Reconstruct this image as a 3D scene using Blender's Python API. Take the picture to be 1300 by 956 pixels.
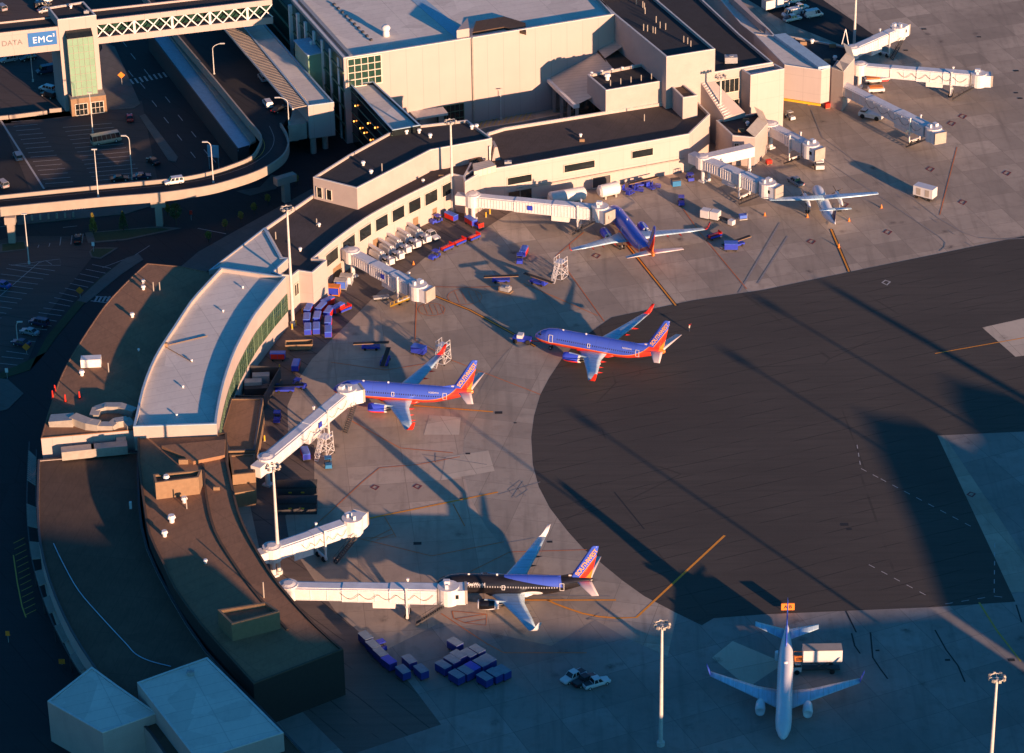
import bpy, math, random
from mathutils import Vector, Matrix
R = math.radians
for o in list(bpy.data.objects): bpy.data.objects.remove(o)
scene = bpy.context.scene
COL = scene.collection
# ------------------------------------------------------------------ camera, sky, sun, exposure
FPX, PITCH, ROLL, CAMH = 3907.43, 0.49293, -0.01593, 333.453
cam_d = bpy.data.cameras.new('camera'); cam = bpy.data.objects.new('camera', cam_d); COL.objects.link(cam)
cam_d.sensor_width = 36; cam_d.lens = FPX / 1300 * 36; cam_d.clip_start = 1; cam_d.clip_end = 6000
cam_d.shift_y = -(478 - 433.5) / 1300
FW = Vector((0, math.cos(PITCH), -math.sin(PITCH))); RT = Vector((1, 0, 0)); UP = RT.cross(FW)
RT2 = RT * math.cos(ROLL) + UP * math.sin(ROLL); UP2 = -RT * math.sin(ROLL) + UP * math.cos(ROLL)
m = Matrix((RT2, UP2, -FW)).transposed().to_4x4(); m.translation = Vector((0, 0, CAMH)); cam.matrix_world = m
scene.camera = cam
SUN_EL, SUN_AZ = 7.8, 304.0          # light travels towards 124 degrees (counter-clockwise from +X)
world = bpy.data.worlds.new('World'); scene.world = world; world.use_nodes = True
wn = world.node_tree.nodes; sky = wn.new('ShaderNodeTexSky'); sky.sky_type = 'NISHITA'; sky.sun_disc = False
sky.sun_elevation = R(SUN_EL); sky.sun_rotation = R(90 - SUN_AZ)
bg = wn['Background']; bg.inputs['Strength'].default_value = 0.12
tint = wn.new('ShaderNodeMix'); tint.data_type = 'RGBA'; tint.blend_type = 'MULTIPLY'; tint.inputs[0].default_value = 1; tint.inputs[7].default_value = (.085, .385, .76, 1)
world.node_tree.links.new(sky.outputs[0], tint.inputs[6]); world.node_tree.links.new(tint.outputs[2], bg.inputs[0])
sd = bpy.data.lights.new('sun', 'SUN'); sun = bpy.data.objects.new('sun', sd); COL.objects.link(sun)
sd.energy = 5.0; sd.angle = R(0.5); sd.color = (1.0, 0.575, 0.35)
ldir = Vector((math.cos(R(SUN_AZ + 180)) * math.cos(R(SUN_EL)), math.sin(R(SUN_AZ + 180)) * math.cos(R(SUN_EL)), -math.sin(R(SUN_EL))))
sun.rotation_euler = ldir.to_track_quat('-Z', 'Y').to_euler(); sun.location = (60, 500, 60)
scene.view_settings.view_transform = 'Standard'; scene.view_settings.look = 'None'
scene.view_settings.exposure = 1.15; scene.view_settings.gamma = 1
scene.render.engine = 'CYCLES'
try: scene.cycles.max_bounces = 5
except Exception: pass

def W(px, py, z=0.0):
    """point of the place at height z that the surveyed photograph shows at (px, py)"""
    d = FW * FPX + RT2 * (px - 650) - UP2 * (py - 433.5)
    t = (CAMH - z) / -d.z
    return Vector((d.x * t, d.y * t, z))
def PX(X):
    d = Vector(X) - Vector((0, 0, CAMH)); k = FPX / d.dot(FW)
    return 650 + k * d.dot(RT2), 433.5 - k * d.dot(UP2)
def HT(px, pyb, pyt, z0=0.0):
    """height of the vertical over base pixel (px,pyb) whose top shows at row pyt"""
    b = W(px, pyb, z0); lo, hi = 0, 80
    for _ in range(40):
        mid = (lo + hi) / 2
        if PX(b + Vector((0, 0, mid)))[1] > pyt: lo = mid
        else: hi = mid
    return z0 + lo

# ------------------------------------------------------------------ materials
class NT:
    def __init__(s, name):
        s.m = bpy.data.materials.new(name); s.m.use_nodes = True; s.t = s.m.node_tree; s.n = s.t.nodes; s.b = s.n['Principled BSDF']
        s._c = None
    def new(s, t): return s.n.new(t)
    def put(s, sock, v):
        if hasattr(v, 'links') or isinstance(v, bpy.types.NodeSocket): s.t.links.new(v, sock)
        elif isinstance(v, (tuple, list)) and len(v) == 3 and sock.type == 'RGBA': sock.default_value = (*v, 1)
        else: sock.default_value = v
    def co(s):
        if not s._c: s._c = s.new('ShaderNodeTexCoord').outputs['Object']
        return s._c
    def map(s, scale=(1, 1, 1), rot=0, loc=(0, 0, 0)):
        k = s.new('ShaderNodeMapping'); s.t.links.new(s.co(), k.inputs[0]); k.inputs['Scale'].default_value = scale
        k.inputs['Rotation'].default_value = (0, 0, rot); k.inputs['Location'].default_value = loc; return k.outputs[0]
    def noise(s, scale, vec=None, detail=4, rough=.55):
        k = s.new('ShaderNodeTexNoise'); k.inputs['Scale'].default_value = scale; k.inputs['Detail'].default_value = detail
        k.inputs['Roughness'].default_value = rough; s.t.links.new(vec or s.co(), k.inputs['Vector']); return k.outputs['Fac']
    def math(s, op, a, b=0.0, c=0.0):
        k = s.new('ShaderNodeMath'); k.operation = op
        for i, v in enumerate((a, b, c)):
            if i < len(k.inputs): s.put(k.inputs[i], v)
        return k.outputs[0]
    def rng(s, v, a, b, c=0.0, d=1.0):
        k = s.new('ShaderNodeMapRange'); s.put(k.inputs[0], v)
        for i, q in enumerate((a, b, c, d)): k.inputs[i + 1].default_value = q
        return k.outputs[0]
    def mix(s, f, a, b, mode='MIX'):
        k = s.new('ShaderNodeMix'); k.data_type = 'RGBA'; k.blend_type = mode
        s.put(k.inputs[0], f); s.put(k.inputs[6], a); s.put(k.inputs[7], b); return k.outputs[2]
    def xyz(s):
        k = s.new('ShaderNodeSeparateXYZ'); s.t.links.new(s.co(), k.inputs[0]); return k.outputs
    def done(s, col, rough=.7, metal=0.0, bump=None, bs=.1, spec=.5, bd=.02):
        s.put(s.b.inputs['Base Color'], col); s.put(s.b.inputs['Roughness'], rough); s.put(s.b.inputs['Metallic'], metal)
        s.b.inputs['Specular IOR Level'].default_value = spec
        if bump is not None:
            k = s.new('ShaderNodeBump'); k.inputs['Strength'].default_value = bs; k.inputs['Distance'].default_value = bd
            s.put(k.inputs['Height'], bump); s.t.links.new(k.outputs[0], s.b.inputs['Normal'])
        return s.m
def plain(name, c, rough=.6, metal=0.0, var=.18, scale=1.2, spec=.5):
    """one paint with dirt: a slow and a fast noise on the base colour"""
    n = NT(name); a = n.noise(scale); b = n.noise(scale * 9, detail=2)
    f = n.math('ADD', n.math('MULTIPLY', a, .7), n.math('MULTIPLY', b, .3))
    f = n.rng(f, .3, .7)
    return n.done(n.mix(f, tuple(v * (1 - var) for v in c), tuple(min(1, v * (1 + var * .6)) for v in c)), rough, metal, spec=spec)
def panels(name, c, w, h, var=.1, seam=.6, rough=.75, rot=0, streak=.15):
    """wall / roof panels: seams every w x h metres (object coords: u along x+y, v along z) with streaks"""
    n = NT(name); o = n.xyz(); u = n.math('ADD', n.math('MULTIPLY', o[0], math.cos(rot)), n.math('MULTIPLY', o[1], math.sin(rot)))
    def line(v, p, t):
        fr = n.math('FRACT', n.math('DIVIDE', v, p)); return n.math('LESS_THAN', fr, t / p)
    l = n.math('MAXIMUM', line(u, w, .12), line(o[2], h, .1)) if h else line(u, w, .12)
    st = n.noise(1.0, n.map((1.5, 1.5, .12)), 3); bg_ = n.noise(.12, detail=3)
    f = n.rng(n.math('ADD', n.math('MULTIPLY', st, streak * 3), bg_), .3, 1.0)
    col = n.mix(f, tuple(v * (1 - var) for v in c), tuple(min(1, v * (1 + var)) for v in c))
    col = n.mix(n.math('MULTIPLY', l, seam), col, tuple(v * .55 for v in c))
    return n.done(col, rough)
MT = {}
def M(k): return MT[k]
P = plain
MT['white'] = P('white_paint', (.74, .73, .71), .45)
MT['bridge'] = P('bridge_white', (.68, .66, .64), .5, var=.15)
MT['bridge_roof'] = P('bridge_roof_white', (.66, .68, .70), .5, var=.2, scale=.6)
MT['black'] = P('black_rubber', (.02, .02, .02), .8)
MT['dark'] = P('dark_metal', (.05, .05, .055), .6)
MT['grey'] = P('grey_metal', (.33, .34, .35), .5)
MT['steel'] = P('galvanised_steel', (.45, .46, .46), .45, .3)
MT['mast'] = P('mast_steel', (.55, .54, .50), .5)
MT['yellow'] = P('yellow_paint', (.75, .45, .03), .5)
MT['orange'] = P('orange_paint', (.80, .24, .03), .5)
MT['red'] = P('red_paint', (.62, .04, .04), .5)
MT['blue'] = P('cart_blue', (.025, .05, .46), .45)
MT['blue2'] = P('dark_blue_paint', (.02, .035, .22), .45)
MT['ltblue'] = P('cart_lid_blue', (.07, .16, .60), .4)
MT['teal'] = P('dumpster_teal', (.01, .16, .36), .5)
MT['cream'] = panels('cream_precast', (.45, .38, .345), 6.0, 4.6, .07, .35)
MT['cream2'] = P('cream_render', (.42, .355, .325), .8, var=.1, scale=.3)
MT['hallwall'] = panels('hall_panels', (.41, .345, .32), 4.2, 0, .05, .45, streak=.1)
MT['tan'] = P('tan_penthouse', (.25, .16, .09), .8)
MT['conc'] = P('concrete', (.36, .325, .28), .85, var=.2, scale=.5)
MT['parapet'] = P('ramp_concrete', (.34, .29, .24), .85, var=.15, scale=.4)
MT['glass'] = P('dark_glass', (.015, .02, .022), .12, var=.3)
MT['ggl'] = P('green_glass', (.018, .055, .04), .15, var=.35, scale=.5)
MT['lgl'] = P('pale_green_glass', (.22, .36, .25), .2, var=.12, scale=.4)
MT['frame'] = P('window_frame', (.62, .57, .47), .5)
MT['gframe'] = P('green_frame', (.12, .19, .12), .5)
MT['trim'] = P('pale_coping', (.62, .60, .56), .5)
MT['bluetrim'] = P('pale_blue_coping', (.34, .48, .58), .5)
MT['lamp'] = P('lamp_housing', (.35, .31, .26), .5)
MT['tyre'] = P('tyre', (.015, .015, .015), .9)
MT['hub'] = P('wheel_hub', (.55, .55, .53), .4)
MT['lid'] = P('container_lid', (.17, .24, .30), .6, var=.25)
MT['wall_shade'] = P('shade_dark_wall', (.035, .026, .022), .9)  # tan wall whose shade is painted in as near-black
MT['duct'] = P('duct_metal', (.40, .37, .32), .4, .2)
MT['trunk'] = P('bark', (.10, .07, .045), .9)
MT['leaf'] = P('leaf_green', (.06, .09, .02), .7, var=.5, scale=.8)
MT['leafy'] = P('leaf_yellow_green', (.24, .20, .03), .7, var=.5, scale=.8)
MT['skin'] = P('skin', (.45, .26, .18), .6)
def rooftop(name, c, s=.25, var=.35, fine=3.0, seam=0.0):
    n = NT(name); a = n.noise(s, detail=5, rough=.65); b = n.noise(fine, n.map((1, .25, 1), rot=.3), 3); d = n.noise(.05, detail=2)
    f = n.rng(n.math('ADD', n.math('ADD', n.math('MULTIPLY', a, .6), n.math('MULTIPLY', b, .5)), n.math('MULTIPLY', d, .5)), .5, 1.1)
    col = n.mix(f, tuple(v * (1 - var) for v in c), tuple(v * (1 + var) for v in c))
    if seam:      # membrane laps, patches and ponding marks
        v_ = n.map((1, 1, 1), rot=seam); k = n.new('ShaderNodeSeparateXYZ'); n.t.links.new(v_, k.inputs[0])
        l = n.math('LESS_THAN', n.math('FRACT', n.math('DIVIDE', n.math('ADD', k.outputs[0], n.math('MULTIPLY', n.noise(.2), .5)), 3.1)), .045)
        l2 = n.math('LESS_THAN', n.math('FRACT', n.math('DIVIDE', k.outputs[1], 13.0)), .012)
        col = n.mix(n.math('MULTIPLY', n.math('MAXIMUM', l, l2), .4), col, tuple(v * .45 for v in c))
        w = n.new('ShaderNodeTexVoronoi'); w.inputs['Scale'].default_value = .16; n.t.links.new(v_, w.inputs['Vector'])
        g_ = n.new('ShaderNodeSeparateColor'); n.t.links.new(w.outputs['Color'], g_.inputs[0])
        col = n.mix(n.rng(g_.outputs[0], .7, .95, 0, .28), col, tuple(v * .6 for v in c)); col = n.mix(n.rng(g_.outputs[1], .8, .95, 0, .22), col, tuple(min(1, v * 1.5) for v in c))
        col = n.mix(n.rng(n.noise(.35, detail=5, rough=.75), .55, .75, 0, .4), col, tuple(v * .55 for v in c))
    return n.done(col, .92, bump=b, bs=.3)
MT['darkroof'] = rooftop('dark_membrane_roof', (.062, .050, .046), seam=.35)
MT['navyroof'] = rooftop('black_membrane_roof', (.030, .029, .031), seam=-.7)
MT['gravel'] = rooftop('brown_gravel_roof', (.26, .14, .075), .35, .3, 2.0, seam=.9)
MT['gravel2'] = rooftop('dark_gravel_roof', (.095, .06, .038), .2, .3, 2.0, seam=.2)
def seamroof(name, c, p, rot, var=.12):
    n = NT(name); o = n.xyz(); u = n.math('ADD', n.math('MULTIPLY', o[0], math.cos(rot)), n.math('MULTIPLY', o[1], math.sin(rot)))
    l = n.math('LESS_THAN', n.math('FRACT', n.math('DIVIDE', u, p)), .12)
    a = n.noise(.15, detail=5, rough=.6)
    col = n.mix(n.rng(a, .35, .65), tuple(v * (1 - var) for v in c), tuple(v * (1 + var) for v in c))
    return n.done(n.mix(n.math('MULTIPLY', l, .55), col, tuple(v * .5 for v in c)), .6)
MT['silver'] = rooftop('silver_membrane', (.68, .63, .55), .15, .08, 1.5, seam=1.2)
MT['louvre'] = seamroof('louvred_roof', (.50, .45, .38), 1.2, 1.0)

# ------------------------------------------------------------------ mesh builder
class MB:
    def __init__(s): s.v = []; s.f = []; s.mi = []
    def face(s, pts, mi=0):
        i = len(s.v); s.v += [Vector(p) for p in pts]; s.f.append(tuple(range(i, i + len(pts)))); s.mi.append(mi)
    def prism(s, poly, z0, z1, mi=0, top=True, bot=False, side=True, mtop=None):
        """poly: xy(z) points, counter-clockwise or not"""
        p = [(q[0], q[1]) for q in poly]
        if sum(p[i][0] * p[(i + 1) % len(p)][1] - p[(i + 1) % len(p)][0] * p[i][1] for i in range(len(p))) < 0: p.reverse()
        b = len(s.v); n = len(p)
        zt = z1 if callable(z1) else (lambda x, y: z1)
        s.v += [Vector((x, y, z0)) for x, y in p] + [Vector((x, y, zt(x, y))) for x, y in p]
        if side:
            for i in range(n): j = (i + 1) % n; s.f.append((b + i, b + j, b + n + j, b + n + i)); s.mi.append(mi)
        if top: s.f.append(tuple(b + n + i for i in range(n))); s.mi.append(mi if mtop is None else mtop)
        if bot: s.f.append(tuple(b + n - 1 - i for i in range(n))); s.mi.append(mi)
    def box(s, c, d, rz=0.0, mi=0, taper=1.0, tx=None):
        """centre of the bottom face, dimensions, rotation; taper scales the top"""
        x, y, z = c; a, b, h = d[0] / 2, d[1] / 2, d[2]; cs, sn = math.cos(rz), math.sin(rz); i = len(s.v); t2 = taper if tx is None else tx
        for zz, k, l in ((0, 1, 1), (h, t2, taper)):
            for u, w in ((-a, -b), (a, -b), (a, b), (-a, b)):
                u *= k; w *= l; s.v.append(Vector((x + u * cs - w * sn, y + u * sn + w * cs, z + zz)))
        for q in ((3, 2, 1, 0), (4, 5, 6, 7), (0, 1, 5, 4), (1, 2, 6, 5), (2, 3, 7, 6), (3, 0, 4, 7)): s.f.append(tuple(i + j for j in q)); s.mi.append(mi)
    def bar(s, p, q, w, h=None, mi=0, up=(0, 0, 1)):
        p, q = Vector(p), Vector(q); h = h or w; d = q - p
        if d.length < 1e-6: return
        d.normalize(); u = Vector(up)
        if abs(d.dot(u)) > .98: u = Vector((1, 0, 0))
        a = d.cross(u).normalized() * (w / 2); b = a.cross(d).normalized() * (h / 2); i = len(s.v)
        for c in (p, q): s.v += [c - a - b, c + a - b, c + a + b, c - a + b]
        for f in ((3, 2, 1, 0), (4, 5, 6, 7), (0, 1, 5, 4), (1, 2, 6, 5), (2, 3, 7, 6), (3, 0, 4, 7)): s.f.append(tuple(i + j for j in f)); s.mi.append(mi)
    def cyl(s, p, q, r0, r1=None, n=10, mi=0, caps=True):
        p, q = Vector(p), Vector(q); r1 = r0 if r1 is None else r1; d = (q - p).normalized()
        u = Vector((0, 0, 1)) if abs(d.z) < .95 else Vector((1, 0, 0)); a = d.cross(u).normalized(); b = a.cross(d); i = len(s.v)
        for c, r in ((p, r0), (q, r1)):
            for k in range(n): t = 2 * math.pi * k / n; s.v.append(c + (a * math.cos(t) + b * math.sin(t)) * r)
        for k in range(n): j = (k + 1) % n; s.f.append((i + j, i + k, i + n + k, i + n + j)); s.mi.append(mi)
        if caps: s.f.append(tuple(i + k for k in range(n))); s.f.append(tuple(i + 2 * n - 1 - k for k in range(n))); s.mi += [mi, mi]
    def loft(s, rings, mi=0, caps=True, closed=True):
        i = len(s.v); n = len(rings[0])
        for r in rings: s.v += [Vector(p) for p in r]
        for k in range(len(rings) - 1):
            for j in range(n if closed else n - 1):
                l = (j + 1) % n; s.f.append((i + k * n + j, i + k * n + l, i + (k + 1) * n + l, i + (k + 1) * n + j)); s.mi.append(mi)
        if caps: s.f.append(tuple(i + n - 1 - j for j in range(n))); s.f.append(tuple(i + (len(rings) - 1) * n + j for j in range(n))); s.mi += [mi, mi]
    def ball(s, c, r, n=8, sz=1.0, mi=0):
        c = Vector(c); rings = []
        for k in range(1, n // 2 + 1):
            t = math.pi * k / (n // 2 + 1); rings.append([c + Vector((r * math.sin(t) * math.cos(2 * math.pi * j / n), r * math.sin(t) * math.sin(2 * math.pi * j / n), -r * sz * math.cos(t))) for j in range(n)])
        s.loft(rings, mi)
    def strip(s, pts, w, z, mi=0, closed=False):
        """flat ribbon of width w along xy points"""
        p = [Vector((q[0], q[1], 0)) for q in pts]; n = len(p); L = []; Rr = []
        for i in range(n):
            a = p[i - 1] if (i or closed) else p[i]; b = p[(i + 1) % n] if (i < n - 1 or closed) else p[i]
            d = (b - a).normalized(); q = Vector((-d.y, d.x, 0)) * w / 2; L.append(p[i] + q); Rr.append(p[i] - q)
        for i in range(n if closed else n - 1):
            j = (i + 1) % n; s.face([(Rr[i].x, Rr[i].y, z), (Rr[j].x, Rr[j].y, z), (L[j].x, L[j].y, z), (L[i].x, L[i].y, z)], mi)
    def ribbon(s, pts, z0, z1, w, mi=0):
        """wall of thickness w along xy points"""
        p = [Vector((q[0], q[1], 0)) for q in pts]; n = len(p); ring = []
        for i in range(n):
            a = p[max(0, i - 1)]; b = p[min(n - 1, i + 1)]; d = (b - a).normalized(); q = Vector((-d.y, d.x, 0)) * w / 2
            za = z0(i) if callable(z0) else z0; zb = z1(i) if callable(z1) else z1
            l, r = p[i] + q, p[i] - q
            ring.append([(r.x, r.y, za), (l.x, l.y, za), (l.x, l.y, zb), (r.x, r.y, zb)])
        s.loft(ring, mi)
    def build(s, name, mats, parent=None, smooth=False, kind=None, label=None, off=None):
        me = bpy.data.meshes.new(name)
        o3 = Vector(off) if off is not None else (parent['_o'] if parent is not None and '_o' in parent else None)
        v = s.v if o3 is None else [q - Vector(o3) for q in s.v]
        me.from_pydata([tuple(q) for q in v], [], s.f)
        if not isinstance(mats, (list, tuple)): mats = [mats]
        for k in mats: me.materials.append(MT[k] if isinstance(k, str) else k)
        me.polygons.foreach_set('material_index', s.mi)
        if smooth: me.polygons.foreach_set('use_smooth', [True] * len(me.polygons))
        me.validate(); me.update()
        ob = bpy.data.objects.new(name, me); COL.objects.link(ob)
        if parent is not None: ob.parent = parent
        if kind: ob['kind'] = kind
        if label: ob['label'] = label
        if off is not None: ob.location = off
        return ob
def thing(name, label, cat, loc=(0, 0, 0), rz=0.0, group=None, world_mesh=False):
    """an Empty at the base of a thing; world_mesh: its parts are given in world coordinates"""
    o = bpy.data.objects.new(name, None); COL.objects.link(o); o.location = loc; o.rotation_euler = (0, 0, rz); o.empty_display_size = .5
    o['label'] = label; o['category'] = cat
    if group: o['group'] = group
    if world_mesh: WM[o.name] = Vector(loc)
    return o
WM = {}
def part(mb, name, mats, root, smooth=False, label=None):
    """link the mesh as a part of root; world-built things are shifted to their Empty, sub-parts to the same origin"""
    r = root
    while r.parent is not None: r = r.parent
    if r.name in WM:
        o = WM[r.name]; mb.v = [q - o for q in mb.v]
    return mb.build(name, mats, root, smooth, None, label)
def tag(o, label, cat, group=None):
    o['label'] = label; o['category'] = cat
    if group: o['group'] = group
    return o
def dup(root, loc, rz, label=None, group=None):
    r = root.copy(); COL.objects.link(r); r.location = loc; r.rotation_euler = (0, 0, rz)
    if label: r['label'] = label
    if group: r['group'] = group
    if root.name in WM: WM[r.name] = WM[root.name]
    for ch in list(root.children):
        c = ch.copy(); COL.objects.link(c); c.parent = r
        for g in list(ch.children):
            d = g.copy(); COL.objects.link(d); d.parent = c
    return r
def struct(name, mb, mats, smooth=False): return mb.build(name, mats, None, smooth, 'structure')
def text_mesh(s, size, name, mt, parent, mat4, align='CENTER', extrude=.0, font_scale_x=1.0, bold=.0, space=1.0):
    cu = bpy.data.curves.new(name, 'FONT'); cu.body = s; cu.size = size; cu.align_x = align; cu.align_y = 'CENTER'; cu.extrude = extrude; cu.offset = bold; cu.space_character = space
    ob = bpy.data.objects.new(name + '_tmp', cu); COL.objects.link(ob)
    dg = bpy.context.evaluated_depsgraph_get(); me = bpy.data.meshes.new_from_object(ob.evaluated_get(dg))
    bpy.data.objects.remove(ob); bpy.data.curves.remove(cu)
    me.transform(Matrix.Scale(font_scale_x, 4, (1, 0, 0))); me.transform(mat4); me.materials.clear(); me.materials.append(MT[mt] if isinstance(mt, str) else mt)
    o = bpy.data.objects.new(name, me); COL.objects.link(o); o.parent = parent
    return o
def px(*a):
    """list of (px,py) pairs at height z -> world points"""
    z = a[0]; return [W(x, y, z) for x, y in a[1:]]
def arc(p, n=6):
    """Catmull-Rom through xy points"""
    p = [Vector(q) for q in p]; o = []
    for i in range(len(p) - 1):
        a = p[max(0, i - 1)]; b = p[i]; c = p[i + 1]; d = p[min(len(p) - 1, i + 2)]
        for k in range(n):
            t = k / n; o.append(.5 * ((2 * b) + (c - a) * t + (2 * a - 5 * b + 4 * c - d) * t * t + (-a + 3 * b - 3 * c + d) * t ** 3))
    o.append(p[-1]); return o
# ------------------------------------------------------------------ ground, roads, markings (z=0 is the apron)
def slabs(name, c, rot, w, h, var=.20, seam=.5, stain=.5, offs=(0, 0)):
    n = NT(name); v = n.map((1, 1, 1), rot=rot, loc=(offs[0], offs[1], 0))
    k = n.new('ShaderNodeTexBrick'); k.offset = 0; k.inputs['Scale'].default_value = 1; k.inputs['Brick Width'].default_value = w; k.inputs['Row Height'].default_value = h
    k.inputs['Mortar Size'].default_value = .055; k.inputs['Mortar Smooth'].default_value = .3; k.inputs['Bias'].default_value = 0
    n.t.links.new(v, k.inputs['Vector'])
    k.inputs['Color1'].default_value = (*[q * (1 - var) for q in c], 1); k.inputs['Color2'].default_value = (*[q * (1 + var) for q in c], 1)
    k.inputs['Mortar'].default_value = (*[q * (1 - seam) for q in c], 1)
    a = n.noise(.035, detail=6, rough=.62); b = n.noise(.35, detail=4, rough=.7); d = n.noise(.5, n.map((1, .06, 1), rot=rot + .15), 3); e = n.noise(.4, n.map((1, .05, 1), rot=rot + 1.35), 3)
    col = n.mix(n.rng(a, .38, .66, 0, stain * 1.4), k.outputs[0], tuple(q * .55 for q in c))
    col = n.mix(n.rng(b, .5, .75, 0, stain), col, tuple(q * .5 for q in c))
    col = n.mix(n.rng(d, .55, .75, 0, stain * .9), col, tuple(q * .45 for q in c))
    col = n.mix(n.rng(e, .56, .75, 0, stain * .8), col, tuple(q * .5 for q in c))
    # drips of oil and rust
    s = n.new('ShaderNodeTexVoronoi'); s.inputs['Scale'].default_value = .11; n.t.links.new(n.co(), s.inputs['Vector'])
    col = n.mix(n.math('MULTIPLY', n.rng(s.outputs['Distance'], .03, .16, 1, 0), n.rng(b, .4, .6, 0, .75)), col, (.05, .035, .03))
    return n.done(col, .9, bump=b, bs=.15)
A1 = math.atan2(*(W(858, 388) - W(797, 314)).yx)
MT['ap1'] = slabs('apron_concrete_upper', (.44, .36, .275), -A1, 7.6, 7.6)
MT['ap2'] = slabs('apron_concrete_ring', (.43, .365, .285), .25, 9, 6.5, .14)
MT['ap3'] = slabs('apron_concrete_gates', (.48, .38, .285), -.10, 12, 8, .12, stain=.5, offs=(3, 2))
MT['ap4'] = slabs('apron_concrete_lower', (.29, .265, .235), -.42, 9.5, 9.5, .14)  # albedo lowered here to paint in shade and edge darkening
MT['ap5'] = slabs('apron_concrete_pale', (.55, .47, .36), -A1, 11, 11, .1, stain=.25)
def asph(name, c, rot, sc=1.0):
    n = NT(name); a = n.noise(.03, detail=5, rough=.6); s = n.noise(.9, n.map((.03, 1, 1), rot=rot), 4, .65); f = n.noise(3.5, detail=3)
    x = n.map((1, 1, 1), rot=rot); k = n.new('ShaderNodeSeparateXYZ'); n.t.links.new(x, k.inputs[0])
    w = n.math('ADD', n.math('DIVIDE', k.outputs[1], 4.6), n.math('MULTIPLY', n.noise(.02), .6)); ln = n.math('LESS_THAN', n.math('FRACT', w), .05)
    ln = n.math('MULTIPLY', ln, n.rng(n.noise(.12, detail=2), .42, .55, 0, .9))
    col = n.mix(n.rng(a, .35, .65), tuple(q * .82 for q in c), tuple(q * 1.15 for q in c))
    col = n.mix(n.rng(s, .42, .66, 0, .55), col, tuple(q * .62 for q in c)); col = n.mix(n.rng(f, .45, .8, 0, .3), col, tuple(q * 1.5 for q in c))
    vv = n.new('ShaderNodeTexVoronoi'); vv.feature = 'DISTANCE_TO_EDGE'; vv.inputs['Scale'].default_value = .022; n.t.links.new(x, vv.inputs['Vector'])
    col = n.mix(n.math('MULTIPLY', n.math('LESS_THAN', vv.outputs['Distance'], .004), n.rng(n.noise(.06), .48, .58, 0, .5)), col, tuple(q * .35 for q in c))
    return n.done(n.mix(ln, col, tuple(q * .35 for q in c)), .88, bump=f, bs=.2)
MT['as1'] = asph('taxiway_asphalt', (.064, .055, .044), math.radians(-22))
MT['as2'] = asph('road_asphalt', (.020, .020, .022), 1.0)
MT['as3'] = asph('service_asphalt', (.15, .115, .095), .9)
MT['as4'] = asph('parking_asphalt', (.072, .055, .048), .3)
MT['walk'] = slabs('pavement_concrete', (.13, .12, .105), .8, 3, 3, .08, .3, .2)
MT['grass'] = rooftop('lawn', (.035, .055, .02), .5, .4, 4)
MT['pw'] = plain('white_marking', (.42, .41, .39), .8, var=.3, scale=3); MT['pf'] = plain('faded_marking', (.30, .275, .25), .8, var=.25, scale=2)
MT['po'] = plain('orange_marking', (.85, .33, .03), .8, var=.25, scale=3); MT['pr'] = plain('red_marking', (.62, .19, .06), .8, var=.25, scale=3)
MT['pred'] = plain('dark_red_marking', (.22, .045, .05), .8, var=.25); MT['py'] = plain('yellow_marking', (.55, .36, .06), .8, var=.25, scale=3); MT['pk'] = plain('black_marking', (.02, .02, .02), .8)
def sheet(name, mt, z, *polys):
    b = MB()
    for p in polys: b.face([(q[0], q[1], z) for q in p])
    ob = struct(name, b, mt)
    for f in ob.data.polygons:
        if f.normal.z < 0: f.flip()
    return ob
g = MB(); g.face([(-900, 250, 0), (900, 250, 0), (900, 1900, 0), (-900, 1900, 0)]); struct('ground', g, 'ap1')
TW = [(1300, 300), (1090, 343), (970, 368), (880, 381.4), (776.6, 403), (752, 420), (731, 436), (713, 456), (697, 480), (686, 501), (678, 528), (674.5, 555), (676.5, 590), (684, 618), (698, 645), (721, 675), (742, 698), (762, 714), (790, 737), (818, 757), (860, 779), (891, 794), (906, 785), (970, 780), (1183, 771), (1289, 764), (1190, 553), (1300, 548)]
tw = [W(*q) for q in TW]
far = W(1300, 300) + (W(1300, 300) - W(970, 368)) * 3; far2 = W(1300, 548) + (W(1300, 548) - W(1190, 553)) * 4
# ring of concrete round the asphalt circle, gate concrete, lower concrete
ring_in = tw[6:21]; c0 = W(905, 585)
ring_out = [q + (q - c0).normalized() * 15 for q in ring_in]
sheet('apron_gates', 'ap3', .010, px(0, (330, 330), (440, 360), (560, 455), (640, 520), (690, 640), (640, 770), (640, 960), (150, 960)))
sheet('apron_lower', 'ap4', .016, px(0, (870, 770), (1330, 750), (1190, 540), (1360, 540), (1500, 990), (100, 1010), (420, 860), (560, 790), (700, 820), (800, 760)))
sheet('apron_ring', 'ap2', .022, list(ring_in) + list(reversed(ring_out)))
sheet('taxiway', 'as1', .030, list(tw) + [far2, far])
sheet('apron_pale_panel', 'ap5', .038, px(0, (1247, 416), (1380, 386), (1400, 440), (1289, 453)))
sheet('apron_pale_patches', 'ap5', .034, px(0, (930, 814), (996, 842), (950, 873), (904, 835)), px(0, (538, 552), (583, 552), (583, 551), (585, 530), (545, 527)), px(0, (560, 610), (628, 598), (620, 572), (566, 580)))
sheet('service_pavement', 'as3', .026, px(0, (470, 300), (560, 262), (620, 250), (660, 262), (600, 300), (548, 320), (528, 337), (482, 370), (396, 456), (380, 480), (365, 515), (366, 560), (399, 565), (399, 625), (362, 655), (366, 680), (381, 710), (425, 775), (470, 815), (520, 867), (560, 920), (440, 960), (380, 900), (330, 700), (300, 560), (330, 420), (400, 380)))
sheet('service_pavement_dark', 'as2', .031, px(0, (950, 0), (1048, -10), (1045, 0), (1110, 45), (1075, 60), (1000, 30)))
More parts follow.
